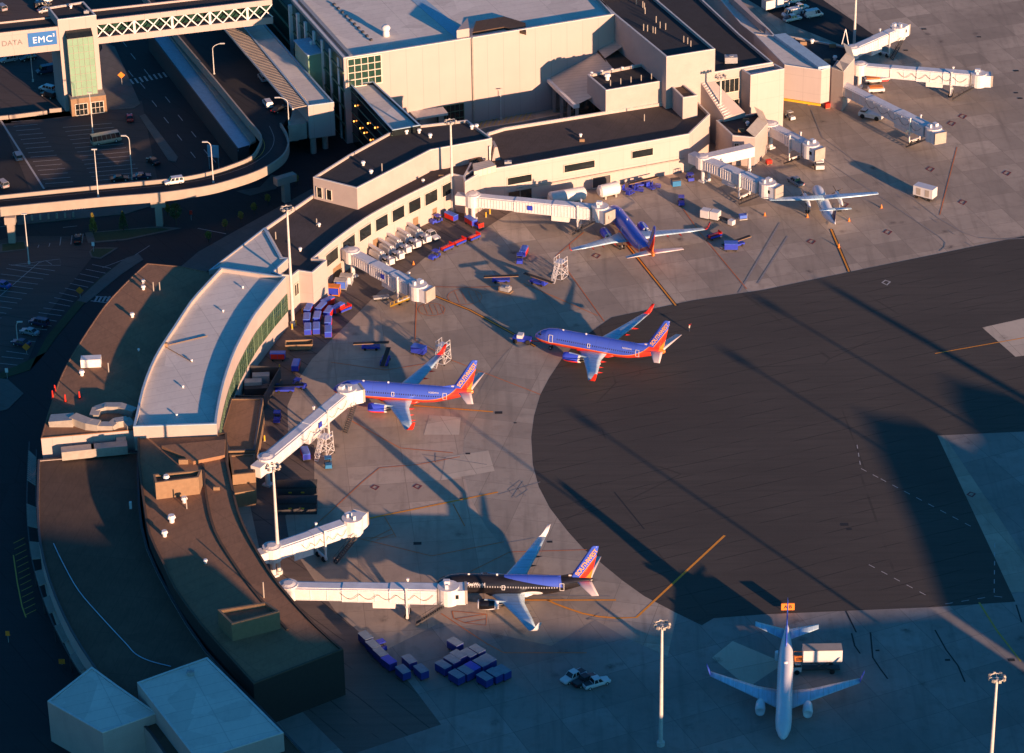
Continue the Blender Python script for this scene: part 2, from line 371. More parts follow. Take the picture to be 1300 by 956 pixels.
# landside: one asphalt sheet, then pavements, islands and lawns
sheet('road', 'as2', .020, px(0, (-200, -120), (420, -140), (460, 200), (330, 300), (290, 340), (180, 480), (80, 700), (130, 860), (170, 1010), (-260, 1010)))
sheet('parking_lot', 'as4', .032, px(0, (-160, -60), (50, -40), (70, 60), (100, 146), (-100, 170), (-260, 60)), px(0, (2, 152), (180, 128), (200, 230), (60, 238), (40, 246)), px(0, (-120, 330), (20, 300), (115, 300), (118, 325), (60, 400), (30, 470), (-120, 480)))
def kerb(name, mt, z, poly):
    b = MB(); b.prism([(q[0], q[1]) for q in poly], 0, z, bot=False); return struct(name, b, mt)
kerb('pavement', 'walk', .14, px(0, (86, 125), (130, 62), (128, 52), (146, 60), (178, 132), (170, 138), (95, 142), (78, 126)))
kerb('traffic_island', 'walk', .15, px(0, (177, 148), (184, 145), (226, 200), (223, 206), (214, 204)))
kerb('pavement', 'walk', .14, px(0, (22, 276), (60, 270), (160, 262), (225, 243), (240, 240), (215, 255), (160, 272), (60, 282), (22, 286)))
kerb('pavement', 'walk', .14, px(0, (300, 243), (318, 249), (350, 240), (360, 226), (345, 222), (330, 238)))
kerb('pavement', 'walk', .14, px(0, (176, 323), (182, 330), (155, 348), (110, 385), (98, 382), (130, 352), (160, 328)))
kerb('pavement', 'walk', .14, px(0, (225, 343), (252, 320), (320, 282), (396, 240), (420, 250), (340, 300), (262, 345), (240, 350)))
for k, p in enumerate([[(0, 310), (33, 306), (36, 317), (0, 321)], [(108, 296), (200, 288), (230, 290), (160, 305), (112, 309)], [(113, 320), (118, 315), (150, 315), (128, 329), (116, 327)]]):
    kerb('kerb_island', 'walk', .15, [W(*q) for q in p]); c = sum((W(*q) for q in p), Vector()) / len(p)
    sheet('lawn', 'grass', .17, [c + (W(*q) - c) * .82 for q in p])
kerb('verge', 'grass', .12, px(0, (158, 333), (152, 334), (128, 352), (95, 385), (60, 427), (50, 445), (58, 448), (70, 430), (108, 384), (140, 352)))
kerb('verge', 'grass', .12, px(0, (58, 448), (50, 445), (38, 470), (0, 482), (-40, 486), (-40, 478), (0, 474)))
kerb('pavement', 'walk', .13, px(0, (-30, 478), (10, 482), (30, 500), (10, 520), (-30, 528)))
MK = MB()
def ln(pts, w, mi, z=.050): MK.strip([W(*q) for q in pts], w, z, mi)
mk = ['pw', 'pf', 'po', 'pr', 'pk', 'py', 'pred']
for p in ([(797, 312), (858, 388)], [(1055, 291), (1078, 345)], [(550, 375), (597, 394), (650, 423), (680, 440)]):
    ln(p, .9, 4, .046); ln(p, .42, 2)
for p in ([(465, 659), (632, 625)], [(525, 515), (626, 523)]): ln(p, .5, 2)
ln([(658, 762), (782, 762)], .5, 2); ln(arc([W(695, 762), W(722, 773), W(760, 783), W(808, 784)]) and [(695, 762), (706, 767), (722, 773), (740, 779), (760, 783), (785, 785), (808, 784), (920, 680)], .5, 2)
ln([(1243, 765), (1265, 800), (1296, 840)], .35, 5); ln([(1187, 449), (1300, 429), (1400, 410)], .3, 2, .056)
for p in ([(741, 295), (706, 325), (721, 344), (767, 408)], [(860, 255), (889, 296), (948, 367)], [(665, 360), (759, 401)], [(529, 378), (527, 432), (575, 458), (650, 487), (686, 501)],
          [(543, 364), (600, 365), (650, 363)], [(442, 532), (508, 569), (575, 575)], [(584, 580), (530, 590), (482, 594), (460, 612), (416, 653), (385, 680)], [(457, 684), (548, 706), (640, 688)],
          [(597, 726), (647, 701), (745, 698)], [(560, 779), (619, 818), (640, 829), (745, 829)], [(1215, 187), (1193, 273)], [(420, 460), (490, 470), (540, 462)], [(575, 640), (590, 668)]):
    ln(p, .24, 3)
def hat(c, rx, ry, n=14):
    p = [(c[0] + rx * math.cos(t * 2 * math.pi / n), c[1] + ry * math.sin(t * 2 * math.pi / n)) for t in range(n + 1)]; ln(p, .15, 3)
    for k in (-.6, -.2, .2, .6): ln([(c[0] + rx * k, c[1] - ry * .75), (c[0] + rx * (k + .3), c[1] + ry * .75)], .12, 3)
hat((548, 393), 17, 8); hat((590, 377), 22, 10)
for q in ([(574, 776), (576, 785), (590, 791), (617, 794), (618, 780), (574, 776)], [(578, 786), (617, 780)], [(590, 791), (617, 786)], [(463, 683), (503, 682), (488, 656)], [(470, 685), (497, 672)], [(478, 686), (500, 678)]): ln(q, .2, 3)
for p in ([(1030, 140), (1044, 175), (1066, 190), (1112, 225), (1160, 253), (1191, 277), (1224, 296), (1242, 302), (1272, 304), (1300, 303)], [(1000, 160), (1046, 203), (1090, 232), (1122, 253), (1193, 301), (1200, 308), (1199, 314), (1193, 319)]): ln(p, .28, 1)
for k in range(9): a = (1050 + 22 * k, 186 + 15.2 * k); ln([a, (a[0] + 8, a[1] + 5.6)], .22, 1)
for p in ([(938, 372), (990, 283)], [(962, 360), (1000, 300)], [(1050, 285), (1060, 258)]): ln(p, .5, 1, .043)
def dash(pts, on=1.6, off=1.8, w=.18, mi=0):
    p = [W(*q) for q in pts]
    for a, b in zip(p, p[1:]):
        d = b - a; L = d.length; t = 0
        while t + on < L: MK.strip([a + d * (t / L), a + d * ((t + on) / L)], w, .052, mi); t += on + off
dash([(1088, 565), (1093, 595), (1118, 608), (1245, 675)]); dash([(1103, 717), (1187, 762)]); dash([(1263, 690), (1262, 757), (1286, 760)]); dash([(1200, 767), (1262, 757)])
# faded cross-hatched box and service lines between the gates
for q in ([(632, 628), (686, 612)], [(645, 622), (660, 610), (670, 622), (655, 632), (645, 622)], [(648, 613), (668, 630)], [(664, 611), (650, 632)], [(536, 577), (618, 590)], [(553, 575), (553, 587)], [(640, 690), (680, 683)], [(745, 786), (790, 790)], [(745, 787), (762, 778)], [(660, 756), (775, 757)]): ln(q, .22, 1)
for c in ((1125, 359), (1208, 157), (1278, 220), (1181, 215), (476, 619), (1072, 260), (1222, 257), (1127, 295), (1030, 307), (530, 618), (1222, 148), (757, 325), (1233, 628)):
    x, y = c; r = 5; MK.strip([W(*q) for q in ((x - r, y), (x - 1, y - 3), (x + r, y - 1), (x + 1, y + 3))], .45, .054, 0 if c == (1125, 359) else 6, closed=True)
# dark manholes and drains
for x, y, w in ((633, 524, 3), (654, 537, 1.2), (586, 633, 1.2), (594, 576, 1.8), (858, 387, 2.2), (990, 826, 1.8), (1203, 838, 1.8), (1284, 838, 2.4), (1114, 826, 1.4), (1072, 666, 3), (1078, 672, 2), (1064, 30, 3), (1173, 37, 2.5), (1243, 47, 2), (1210, 98, 2.2), (1290, 90, 2.6), (1290, 118, 2), (1295, 125, 2.4), (698, 688, 2), (530, 690, 3), (1150, 64, 2.2)):
    c = W(x, y); w *= .55; MK.face([(c.x - w / 2, c.y - w / 3, .045), (c.x + w / 2, c.y - w / 3, .045), (c.x + w / 2, c.y + w / 3, .045), (c.x - w / 2, c.y + w / 3, .045)], 4)
for p in ([(1074, 776), (1087, 803)], [(1081, 804), (1085, 820), (1092, 830)], [(1105, 803), (1108, 835), (1118, 850), (1127, 862)], [(1187, 800), (1201, 825), (1216, 845), (1225, 866)], [(1290, 768), (1297, 790)], [(780, 625), (818, 672)]): ln(p, .3, 4, .044)
struct('apron_markings', MK, mk)
MK = MB()
P1 = [((11, 336), (70, 344)), ((8, 341), (62, 349)), ((1, 348), (55, 354.5)), ((-6, 354), (48, 361)), ((-13, 360), (42, 367)), ((-20, 366), (34, 373)), ((-27, 372), (28, 380)), ((-34, 378), (22, 385)), ((-41, 384), (15, 392)), ((-48, 391), (8, 398)), ((-55, 397), (2, 404))]
P2 = [((117, 336), (141, 341)), ((109, 342), (134, 347)), ((101.5, 347.7), (126, 353)), ((95, 354), (119, 359)), ((89, 360), (112, 365)), ((82.5, 366), (105, 371)), ((75.5, 372), (98, 377)), ((69, 378), (93, 383)), ((62, 384), (89, 389)), ((55, 391), (82, 395)), ((49, 397), (78, 401)), ((42, 403), (72, 408)), ((36, 410), (65, 414)), ((30, 416), (60, 419)), ((24, 423), (50, 426)), ((18, 431), (45, 434)), ((8, 446), (36, 450)), ((2, 453), (30, 456)), ((-4, 461), (24, 464))]
for a, b in P1 + P2: ln([a, b], .17, 0)
ln([(50, 333), (0, 376), (-30, 402)], .17, 0); ln([(14, 337), (76, 329), (77, 337), (14, 337)], .15, 0); ln([(50, 334), (58, 331), (66, 336)], .15, 0)
for k in range(7): ln([(34 + 14 * k, 318 - 1.4 * k - 2), (35.5 + 14 * k, 313 - 2 * k - (6 if k > 2 else 0))], .17, 0)
for k in range(15):
    y = 155 + 5.6 * k; x = 14 + 3.1 * k; ln([(x, y), (x + 30 + k * .4, y - 2.6)], .17, 0)
for k in range(15):
    y = 162 + 5.2 * k; x = 80 + 3.0 * k; ln([(x, y), (x + 62, y - 5.5)], .17, 0)
ln([(1, 153), (56, 240)], .5, 0)
for k in range(9): a = (159 + 6 * k, 102 - 1.25 * k); ln([a, (a[0] + 4.5, a[1] + 6)], .55, 0)
for x, y in ((148, 71), (166, 68), (178, 105), (210, 123), (193, 128), (226, 146), (208, 149), (243, 167), (225, 171), (242, 193), (259, 190), (163, 90), (183, 88), (135, 48), (155, 52), (268, 199)): ln([(x, y), (x + 6, y + 7.5)], .2, 0)
ln([(0, 180 + 108), (20, 286)], .2, 0); ln([(80, 289), (98, 287)], .2, 0); ln([(0, 270), (30, 268)], .2, 0)
for k in range(9): ln([(75 + 3.8 * k, 272 - k * .35), (85 + 3.2 * k, 263 - k * .3)], .28, 0)
ln([(251, 290), (287, 297)], .2, 0); ln([(190, 312), (170, 325), (130, 340)], .15, 0)
for k in range(5): ln([(120 + 5.2 * k, 383.5 - .2 * k), (124 + 5.2 * k, 376.5 - .1 * k)], .5, 0, .055)
ln([(115, 382), (138, 385)], .3, 0, .055); ln([(119, 376), (141, 378)], .3, 0, .055)
# yellow hatch beside the kerb, lower left, and behind the concourse
ln([(17, 705), (22, 740), (28, 770), (33, 784)], .25, 5)
for k in range(13): x = 17 + 1.25 * k; y = 690 + 7.6 * k; ln([(x, y), (x + 14, y - 7)], .16, 5)
for k in range(12): ln([(602 + 6 * k, 163 - .6 * k), (610 + 6 * k, 147 - .6 * k)], .25, 5)
ln([(600, 147), (675, 141)], .2, 5); ln([(605, 166), (680, 158)], .2, 5)
struct('road_markings', MK, mk)
# ------------------------------------------------------------------ aircraft (local x aft of the nose, y to the right wing, z up)
def livery(name, black=False):
    n = NT(name); o = n.xyz(); x, y, z = o[0], o[1], o[2]
    sm = lambda v, a, b: n.rng(v, a, b)
    blue, red, orange = (.05, .11, .58), (.70, .045, .02), (.80, .22, .03)
    # lower red belly rising into the tail
    rise = n.math('POWER', n.math('MAXIMUM', n.math('DIVIDE', n.math('SUBTRACT', x, 19), 9.0), 0), 3)
    zt = n.math('ADD', 2.62, n.math('MULTIPLY', rise, 2.9))
    d = n.math('SUBTRACT', z, zt)
    col = n.mix(n.math('LESS_THAN', d, 0), blue, red)
    if black:
        bk, wh = (.006, .006, .008), (.75, .76, .78)
        col = n.mix(0.0, bk, bk)
        # white belly forward, a white flank patch, a blue saddle behind the wing
        zb = n.math('ADD', 1.9, n.math('MULTIPLY', n.math('SINE', n.math('MULTIPLY', x, .22)), .35))
        col = n.mix(n.math('MULTIPLY', n.math('LESS_THAN', z, n.math('SUBTRACT', 2.75, n.math('MULTIPLY', x, .14))), n.math('LESS_THAN', x, 9.5)), col, wh)
        e = n.math('ADD', n.math('POWER', n.math('DIVIDE', n.math('SUBTRACT', n.math('SUBTRACT', x, 19.4), n.math('MULTIPLY', n.math('SUBTRACT', z, 2.2), .9)), 2.2), 2), n.math('POWER', n.math('DIVIDE', n.math('SUBTRACT', z, 2.15), .75), 2))
        col = n.mix(n.math('LESS_THAN', e, 1), col, wh)
        up = n.math('GREATER_THAN', z, n.math('ADD', 5.3, n.math('MULTIPLY', n.math('SUBTRACT', x, 14.0), -.13)))
        rg = n.math('MULTIPLY', n.math('GREATER_THAN', x, 14.0), n.math('LESS_THAN', x, n.math('ADD', 25.3, n.math('MULTIPLY', n.math('SUBTRACT', 5, z), .25))))
        col = n.mix(n.math('MULTIPLY', up, rg), col, blue)
    else:
        col = n.mix(n.math('LESS_THAN', n.math('ABSOLUTE', d), .12), col, orange)
        # aft of the fin's root the red gives way to orange
        col = n.mix(n.math('GREATER_THAN', n.math('ADD', n.math('SUBTRACT', x, 29.3), n.math('MULTIPLY', z, -.1)), .4), col, orange)
    win = n.math('MULTIPLY', n.math('LESS_THAN', n.math('ABSOLUTE', n.math('SUBTRACT', z, 3.78)), .17), n.math('MULTIPLY', n.math('GREATER_THAN', x, 5.8), n.math('LESS_THAN', x, 24.6)))
    win = n.math('MULTIPLY', win, n.math('LESS_THAN', n.math('FRACT', n.math('DIVIDE', x, .508)), .42))
    col = n.mix(win, col, (.35, .36, .38) if black else (.012, .014, .03))
    col = n.mix(n.math('MULTIPLY', n.math('LESS_THAN', n.math('FRACT', n.math('DIVIDE', x, 3.1)), .014), .45), col, (.02, .02, .04))
    dirt = n.noise(.8, n.map((.25, 1, 1)), 3)
    return n.done(n.mix(n.rng(dirt, .3, .8, 0, .2), col, (.1, .1, .12)), .28, spec=.5)
def finlivery(name):
    n = NT(name); o = n.xyz(); x, z = o[0], o[2]
    u = n.math('SUBTRACT', x, n.math('MULTIPLY', n.math('SUBTRACT', z, 5.3), .66))      # distance behind the leading edge
    blue, red, orange = (.05, .11, .58), (.72, .035, .02), (.85, .20, .03)
    col = n.mix(n.math('GREATER_THAN', u, 28.75), blue, orange); col = n.mix(n.math('GREATER_THAN', u, 28.95), col, red)
    col = n.mix(n.math('GREATER_THAN', u, 30.15), col, orange)
    return n.done(col, .3)
MT['lv_blue'] = livery('blue_red_livery'); MT['lv_black'] = livery('black_white_livery', True); MT['lv_fin'] = finlivery('striped_fin_livery')
def wingmat(name, c):
    n = NT(name); o = n.xyz(); s = n.noise(1, n.map((.35, 2.2, 1)), 3); ln_ = n.math('LESS_THAN', n.math('FRACT', n.math('DIVIDE', n.math('ABSOLUTE', o[1]), 2.4)), .03)
    col = n.mix(n.rng(s, .3, .75), tuple(q * .8 for q in c), tuple(q * 1.12 for q in c)); return n.done(n.mix(n.math('MULTIPLY', ln_, .4), col, (.1, .1, .1)), .33, .15)
MT['wing'] = wingmat('wing_shade_blue', (.42, .60, .72)); MT['wingw'] = wingmat('wing_shade_blue_pale', (.46, .64, .76))  # cyan of shaded wings is mixed into both base colours
MT['redp'] = P('aircraft_red', (.75, .035, .02), .3, var=.08); MT['whitep'] = P('aircraft_white', (.74, .75, .76), .3, var=.06)
MT['bluep'] = P('aircraft_blue', (.05, .11, .58), .3, var=.08); MT['navyp'] = P('aircraft_navy', (.01, .018, .09), .3, var=.08)
MT['pinkp'] = P('stabiliser_grey', (.60, .52, .52), .35, var=.08); MT['gold'] = P('gold_lettering', (.85, .42, .03), .4, var=.05)
MT['win'] = P('cabin_window_dark', (.01, .012, .02), .15, var=.1); MT['line'] = P('door_outline_pale', (.66, .66, .66), .4, var=.05)
MT['nozzle'] = P('exhaust_metal', (.16, .14, .12), .35, .6)
def whitebody(name, zc, x0, x1, pitch):
    n = NT(name); o = n.xyz(); x, y, z = o[0], o[1], o[2]
    w = n.math('MULTIPLY', n.math('LESS_THAN', n.math('ABSOLUTE', n.math('SUBTRACT', z, zc)), .2), n.math('MULTIPLY', n.math('GREATER_THAN', x, x0), n.math('LESS_THAN', x, x1)))
    w = n.math('MULTIPLY', w, n.math('LESS_THAN', n.math('FRACT', n.math('DIVIDE', x, pitch)), .38)); d_ = n.noise(.8, n.map((.25, 1, 1)), 3)
    j = n.math('LESS_THAN', n.math('FRACT', n.math('DIVIDE', x, 3.3)), .012)
    col = n.mix(n.rng(d_, .3, .8, 0, .25), (.72, .74, .76), (.45, .47, .5)); col = n.mix(n.math('MULTIPLY', j, .4), col, (.3, .3, .3)); return n.done(n.mix(w, col, (.012, .014, .02)), .3)
MT['wb1'] = whitebody('white_fuselage_small', 2.8, 4.5, 17, .8); MT['wb2'] = whitebody('white_fuselage_large', 3.5, 5.8, 28, .8)
def ell(x, zc, hw, hh, n=28): return [(x, hw * math.sin(2 * math.pi * k / n), zc + hh * math.cos(2 * math.pi * k / n)) for k in range(n)]
def fus(mb, S, n=28):
    # S: (x, zc, hw, hh) sections, Catmull-Rom between
    out = []
    for i in range(len(S) - 1):
        a, b, c, d = S[max(0, i - 1)], S[i], S[i + 1], S[min(len(S) - 1, i + 2)]
        for k in range(4):
            t = k / 4; q = [b[j] + (c[j] - b[j]) * (t if i in (0,) else (t * t * (3 - 2 * t) * .35 + t * .65)) for j in range(4)]; out.append(ell(*q, n))
    out.append(ell(*S[-1], n)); mb.loft(out)
def foil(le, te, y, z, th):
    c = te - le; th *= .5; w = .085 * c; z -= w / 2; return [(le, y, z), (le + .12 * c, y, z + th * .55 + w * .12), (le + .4 * c, y, z + th * .7 + w * .4), (le + .75 * c, y, z + th * .35 + w * .75), (te, y, z + w), (te - .25 * c, y, z - th * .12 + w * .75), (le + .4 * c, y, z - th * .35 + w * .4), (le + .12 * c, y, z - th * .3 + w * .12)]
def foilv(le, te, x0, y, z, th):   # vertical foil at height z
    c = te - le; return [(le, y, z), (le + .15 * c, y + th / 2, z), (le + .5 * c, y + th * .42, z), (te, y + .02, z), (te, y - .02, z), (le + .5 * c, y - th * .42, z), (le + .15 * c, y - th / 2, z)]
def wheels(root, x, y, r, z0=0, twin=.45):
    g = MB(); g.cyl((x, y, r), (x, y, 2.0), .12, n=8); lg = part(g, 'landing_gear', 'grey', root)
    for s in (-1, 1):
        w = MB(); w.cyl((x, y + s * twin - .16, r), (x, y + s * twin + .16, r), r, n=14); wp = part(w, 'wheel', 'tyre', root)
        h = MB(); h.cyl((x, y + s * twin - .17, r), (x, y + s * twin + .17, r), r * .5, n=10); part(h, 'rim', 'hub', wp)
def jet737(label, black=False, loc=(0, 0), h=0):
    t = thing('jet_airliner', label, 'airliner', (loc[0], loc[1], .035), h)
    f = MB(); fus(f, [(0.0, 2.75, .04, .05), (.25, 2.78, .48, .5), (.9, 2.88, .92, 1.0), (1.9, 3.05, 1.35, 1.45), (3.2, 3.25, 1.7, 1.82), (5.2, 3.36, 1.88, 2.0), (9, 3.37, 1.88, 2.01), (14, 3.37, 1.88, 2.01), (20.5, 3.37, 1.88, 2.01), (23, 3.5, 1.78, 1.88), (25.5, 3.82, 1.5, 1.62), (28, 4.22, 1.08, 1.2), (30, 4.52, .68, .82), (31.2, 4.68, .4, .5), (31.6, 4.74, .2, .28)], 32)
    body = part(f, 'fuselage', 'lv_black' if black else 'lv_blue', t, True)
    b = MB()   # wing-body fairing
    b.loft([ell(9.6, 1.9, .6, .3, 16), ell(11.2, 1.75, 1.75, .62, 16), ell(15, 1.7, 2.0, .72, 16), ell(18.5, 1.75, 1.9, .6, 16), ell(20.3, 1.9, .8, .3, 16)])
    part(b, 'belly_fairing', 'lv_black' if black else 'redp', t, True)
    for s in (-1, 1):
        for dx, dz, w, hh in ((4.6, 2.7, .9, 1.75), (25.45, 3.0, .8, 1.6), (13.9, 3.25, .55, .9)):
            dd = MB(); hzc, hw, hh2 = {4.6: (3.33, 1.83, 1.95), 25.45: (3.81, 1.51, 1.63), 13.9: (3.37, 1.88, 2.01)}[dx]
            for a, c in (((dx - w / 2, dz), (dx - w / 2, dz + hh)), ((dx + w / 2, dz), (dx + w / 2, dz + hh)), ((dx - w / 2, dz), (dx + w / 2, dz)), ((dx - w / 2, dz + hh), (dx + w / 2, dz + hh))):
                y0 = lambda zz: s * (hw * math.sqrt(max(.05, 1 - ((zz - hzc) / hh2) ** 2)) + .06)
                for q_ in range(5):
                    u_, v_ = q_ / 5, (q_ + 1) / 5; e1 = (a[0] + (c[0] - a[0]) * u_, a[1] + (c[1] - a[1]) * u_); e2 = (a[0] + (c[0] - a[0]) * v_, a[1] + (c[1] - a[1]) * v_); dd.bar((e1[0], y0(e1[1]), e1[1]), (e2[0], y0(e2[1]), e2[1]), .09)
            part(dd, 'door', 'line', body)
        # cockpit glass
        cg = MB(); cg.face([(1.25, s * .25, 4.02), (1.05, s * .95, 3.72), (1.75, s * 1.15, 4.05), (1.8, s * .3, 4.42)]); cg.face([(1.1, s * 1.0, 3.72), (1.85, s * 1.36, 3.75), (2.25, s * 1.36, 4.12), (1.78, s * 1.18, 4.08)])
        part(cg, 'cockpit_window', 'win', body)
        # wing
        w = MB(); w.loft([foil(10.6, 18.1, s * 1.2, 1.95, .9), foil(11.6, 18.15, s * 1.9, 2.0, .85), foil(14.1, 18.3, s * 5.6, 2.45, .55), foil(17.4, 20.15, s * 12, 3.25, .35), foil(19.75, 21.35, s * 17.0, 3.88, .2)])
        wg = part(w, 'wing', 'wingw' if black else 'wing', t, True)
        wl = MB(); wl.loft([foil(19.75, 21.35, s * 17.0, 3.88, .2), foil(20.15, 21.5, s * 17.4, 4.05, .14), foil(20.7, 21.8, s * 17.65, 4.6, .1), foil(21.7, 22.3, s * 17.95, 6.3, .06)])
        part(wl, 'winglet', 'whitep' if black else 'redp', wg, True)
        fl = MB()
        for yy, xt in ((4.9, 18.3), (8.3, 18.9), (11.2, 19.9)):
            z = 2.3 + (yy - 4.9) * .125; fl.loft([[(xt - 2.6, s * yy, z - .2)] * 6, [(xt - 1.2, s * yy + .25 * math.cos(k), z - .35 + .25 * math.sin(k)) for k in (0, 1.05, 2.09, 3.14, 4.19, 5.24)], [(xt + .2, s * yy + .17 * math.cos(k), z - .25 + .17 * math.sin(k)) for k in (0, 1.05, 2.09, 3.14, 4.19, 5.24)], [(xt + 1.2, s * yy, z - .1)] * 6])
        part(fl, 'flap_fairings', 'dark' if black else 'redp', wg)
        # engine
        e = MB(); cz = 1.62
        def ring(x, r, fl_=1.0, dz=0): return [(x, s * 4.83 + r * math.sin(2 * math.pi * k / 20), cz + dz + r * math.cos(2 * math.pi * k / 20) * (fl_ if math.cos(2 * math.pi * k / 20) < 0 else 1)) for k in range(20)]
        e.loft([ring(9.35, .80, .9), ring(9.0, .88, .9), ring(9.1, 1.0, .93), ring(9.8, 1.1, .95), ring(11.2, 1.12, .97), ring(12.6, .98), ring(13.2, .85), ring(13.15, .72)], caps=False)
        en = part(e, 'engine', [('lv_engb' if black else 'lv_eng')], t, True)
        fn = MB(); fn.loft([ring(9.5, .79, .9), ring(9.55, .05)], caps=True); part(fn, 'fan', 'dark', en)
        nz = MB(); nz.loft([ring(13.0, .74), ring(13.9, .52), ring(14.4, .2)], caps=True); part(nz, 'nozzle', 'nozzle', en)
        py = MB(); py.loft([[(10.2, s * 4.83 - .15, 2.6), (10.2, s * 4.83 + .15, 2.6), (10.4, s * 4.83 + .15, 2.85), (10.4, s * 4.83 - .15, 2.85)], [(15, s * 4.83 - .15, 2.0), (15, s * 4.83 + .15, 2.0), (15, s * 4.83 + .15, 2.4), (15, s * 4.83 - .15, 2.4)]]); part(py, 'pylon', 'wing', en)
        st = MB(); st.loft([foil(28.0, 31.3, s * .5, 4.75, .32), foil(28.5, 31.4, s * 1.2, 4.83, .3), foil(31.45, 32.95, s * 7.15, 5.65, .12)]); part(st, 'stabiliser', 'pinkp', t, True)
        wheels(t, 17.2, s * 2.86, .56)
        if True:   # lettering on the fin, along the leading edge
            ang = math.atan2(1, .66)
            X = Vector((.66, 0, 1)).normalized(); Yv = Vector((-1, 0, .66)).normalized()
            if s > 0: pass
            xa = X if s < 0 else -X; ya = Yv if s < 0 else -Yv
            # seen from its own side the word runs up the leading edge on the left side, down it on the right
            if s > 0: ya = Yv; xa = -X; ya = Vector((-1, 0, .66)).normalized()
            c = Vector((27.92 + (8.9 - 5.3) * .66, s * .215, 8.9)); nn = Vector((0, s, 0))
            if xa.cross(ya).dot(nn) < 0: ya = -ya
            mm = Matrix((xa, ya, nn)).transposed().to_4x4(); mm.translation = c
            FIN_TEXT.append((t, mm))
    wheels(t, 3.9, 0, .4, twin=.25)
    fn = MB(); fn.loft([foilv(26.6, 31.1, 0, 0, 5.2 - .6, .45), foilv(27.05, 31.2, 0, 0, 5.6, .42), foilv(31.15, 32.6, 0, 0, 12.3, .2), foilv(31.5, 32.62, 0, 0, 12.6, .12)])
    fin = part(fn, 'fin', 'lv_fin', t, True)
    df = MB(); df.loft([[(23.6, 0, 5.2)] * 4, [(27.3, -.12, 4.8), (27.3, .12, 4.8), (27.6, .1, 6.2), (27.6, -.1, 6.2)]]); part(df, 'dorsal_fillet', 'lv_black' if black else 'bluep', fin)
    an = MB(); an.box((7, 0, 5.35), (.4, .05, .3)); an.box((12.6, 0, 5.36), (.35, .12, .38)); part(an, 'antenna', 'whitep', body)
    while FIN_TEXT:
        tt, mm = FIN_TEXT.pop(); text_mesh('SOUTHWEST', 1.2, 'lettering', 'gold', fin, mm, font_scale_x=1.0, bold=.02)
    for s in (-1, 1):
        xa = Vector((-s, 0, 0)) if s > 0 else Vector((1, 0, 0)); xa = Vector((1 if s < 0 else -1, 0, 0)); nn = Vector((0, s * .93, .37)).normalized(); ya = nn.cross(xa)
        if not black:
            mm = Matrix((xa, ya, nn)).transposed().to_4x4(); mm.translation = Vector((23.0, s * 1.62, 4.62)); text_mesh('N228WN' if False else 'N-------'[:0] or 'N200WN', .55, 'registration', 'line', body, mm)
        else:
            mm = Matrix((xa, ya, nn)).transposed().to_4x4(); mm.translation = Vector((8.6, s * 1.74, 4.25)); text_mesh('SeaWorld', .85, 'lettering', 'line', body, mm, bold=.02)
            k = MB(); k.face([Vector((6.2 - .0, s * 1.72, 4.0)), Vector((7.0, s * 1.74, 4.0)), Vector((6.9, s * 1.62, 4.6)), Vector((6.3, s * 1.6, 4.4))]); part(k, 'emblem', 'ltblue', body)
        fl = MB(); yq = .25 * s
        fl.box((27.0, 0 + s * .12, 5.6), (.55, .03, .32)); part(fl, 'flag', 'pinkp', fin)
    return t
FIN_TEXT = []
def englivery(name, black):
    n = NT(name); o = n.xyz(); x, z = o[0], o[2]
    if black:
        col = n.mix(n.math('LESS_THAN', n.math('SUBTRACT', z, n.math('MULTIPLY', n.math('SUBTRACT', x, 9.2), .16)), .85), (.006, .006, .008), (.72, .73, .75)); col = n.mix(n.math('LESS_THAN', x, 9.3), col, (.72, .73, .75)); col = n.mix(n.math('GREATER_THAN', x, 12.4), col, (.72, .73, .75))
    else: col = n.mix(n.math('LESS_THAN', z, 1.3), (.045, .085, .62), (.78, .05, .02)); col = n.mix(n.math('GREATER_THAN', x, 12.7), col, (.5, .5, .5))
    return n.done(col, .3)
MT['lv_eng'] = englivery('engine_blue_red', False); MT['lv_engb'] = englivery('engine_black_white', True)
jet737('blue and red jet rolling onto the dark asphalt behind its tug', False, (5.2507, 618.40), -.40678)
jet737('blue and red jet parked nose-in at the sloping white bridge', False, (-39.72, 594.585), -.18001)
jet737('black jet with a blue saddle and white flank patch at the long white bridge', True, (-16.2329, 514.156), -.06724)
jet737('blue jet seen from behind, its nose at the bridge along the cream wall', False, (24.641, 684.215), -1.26868)

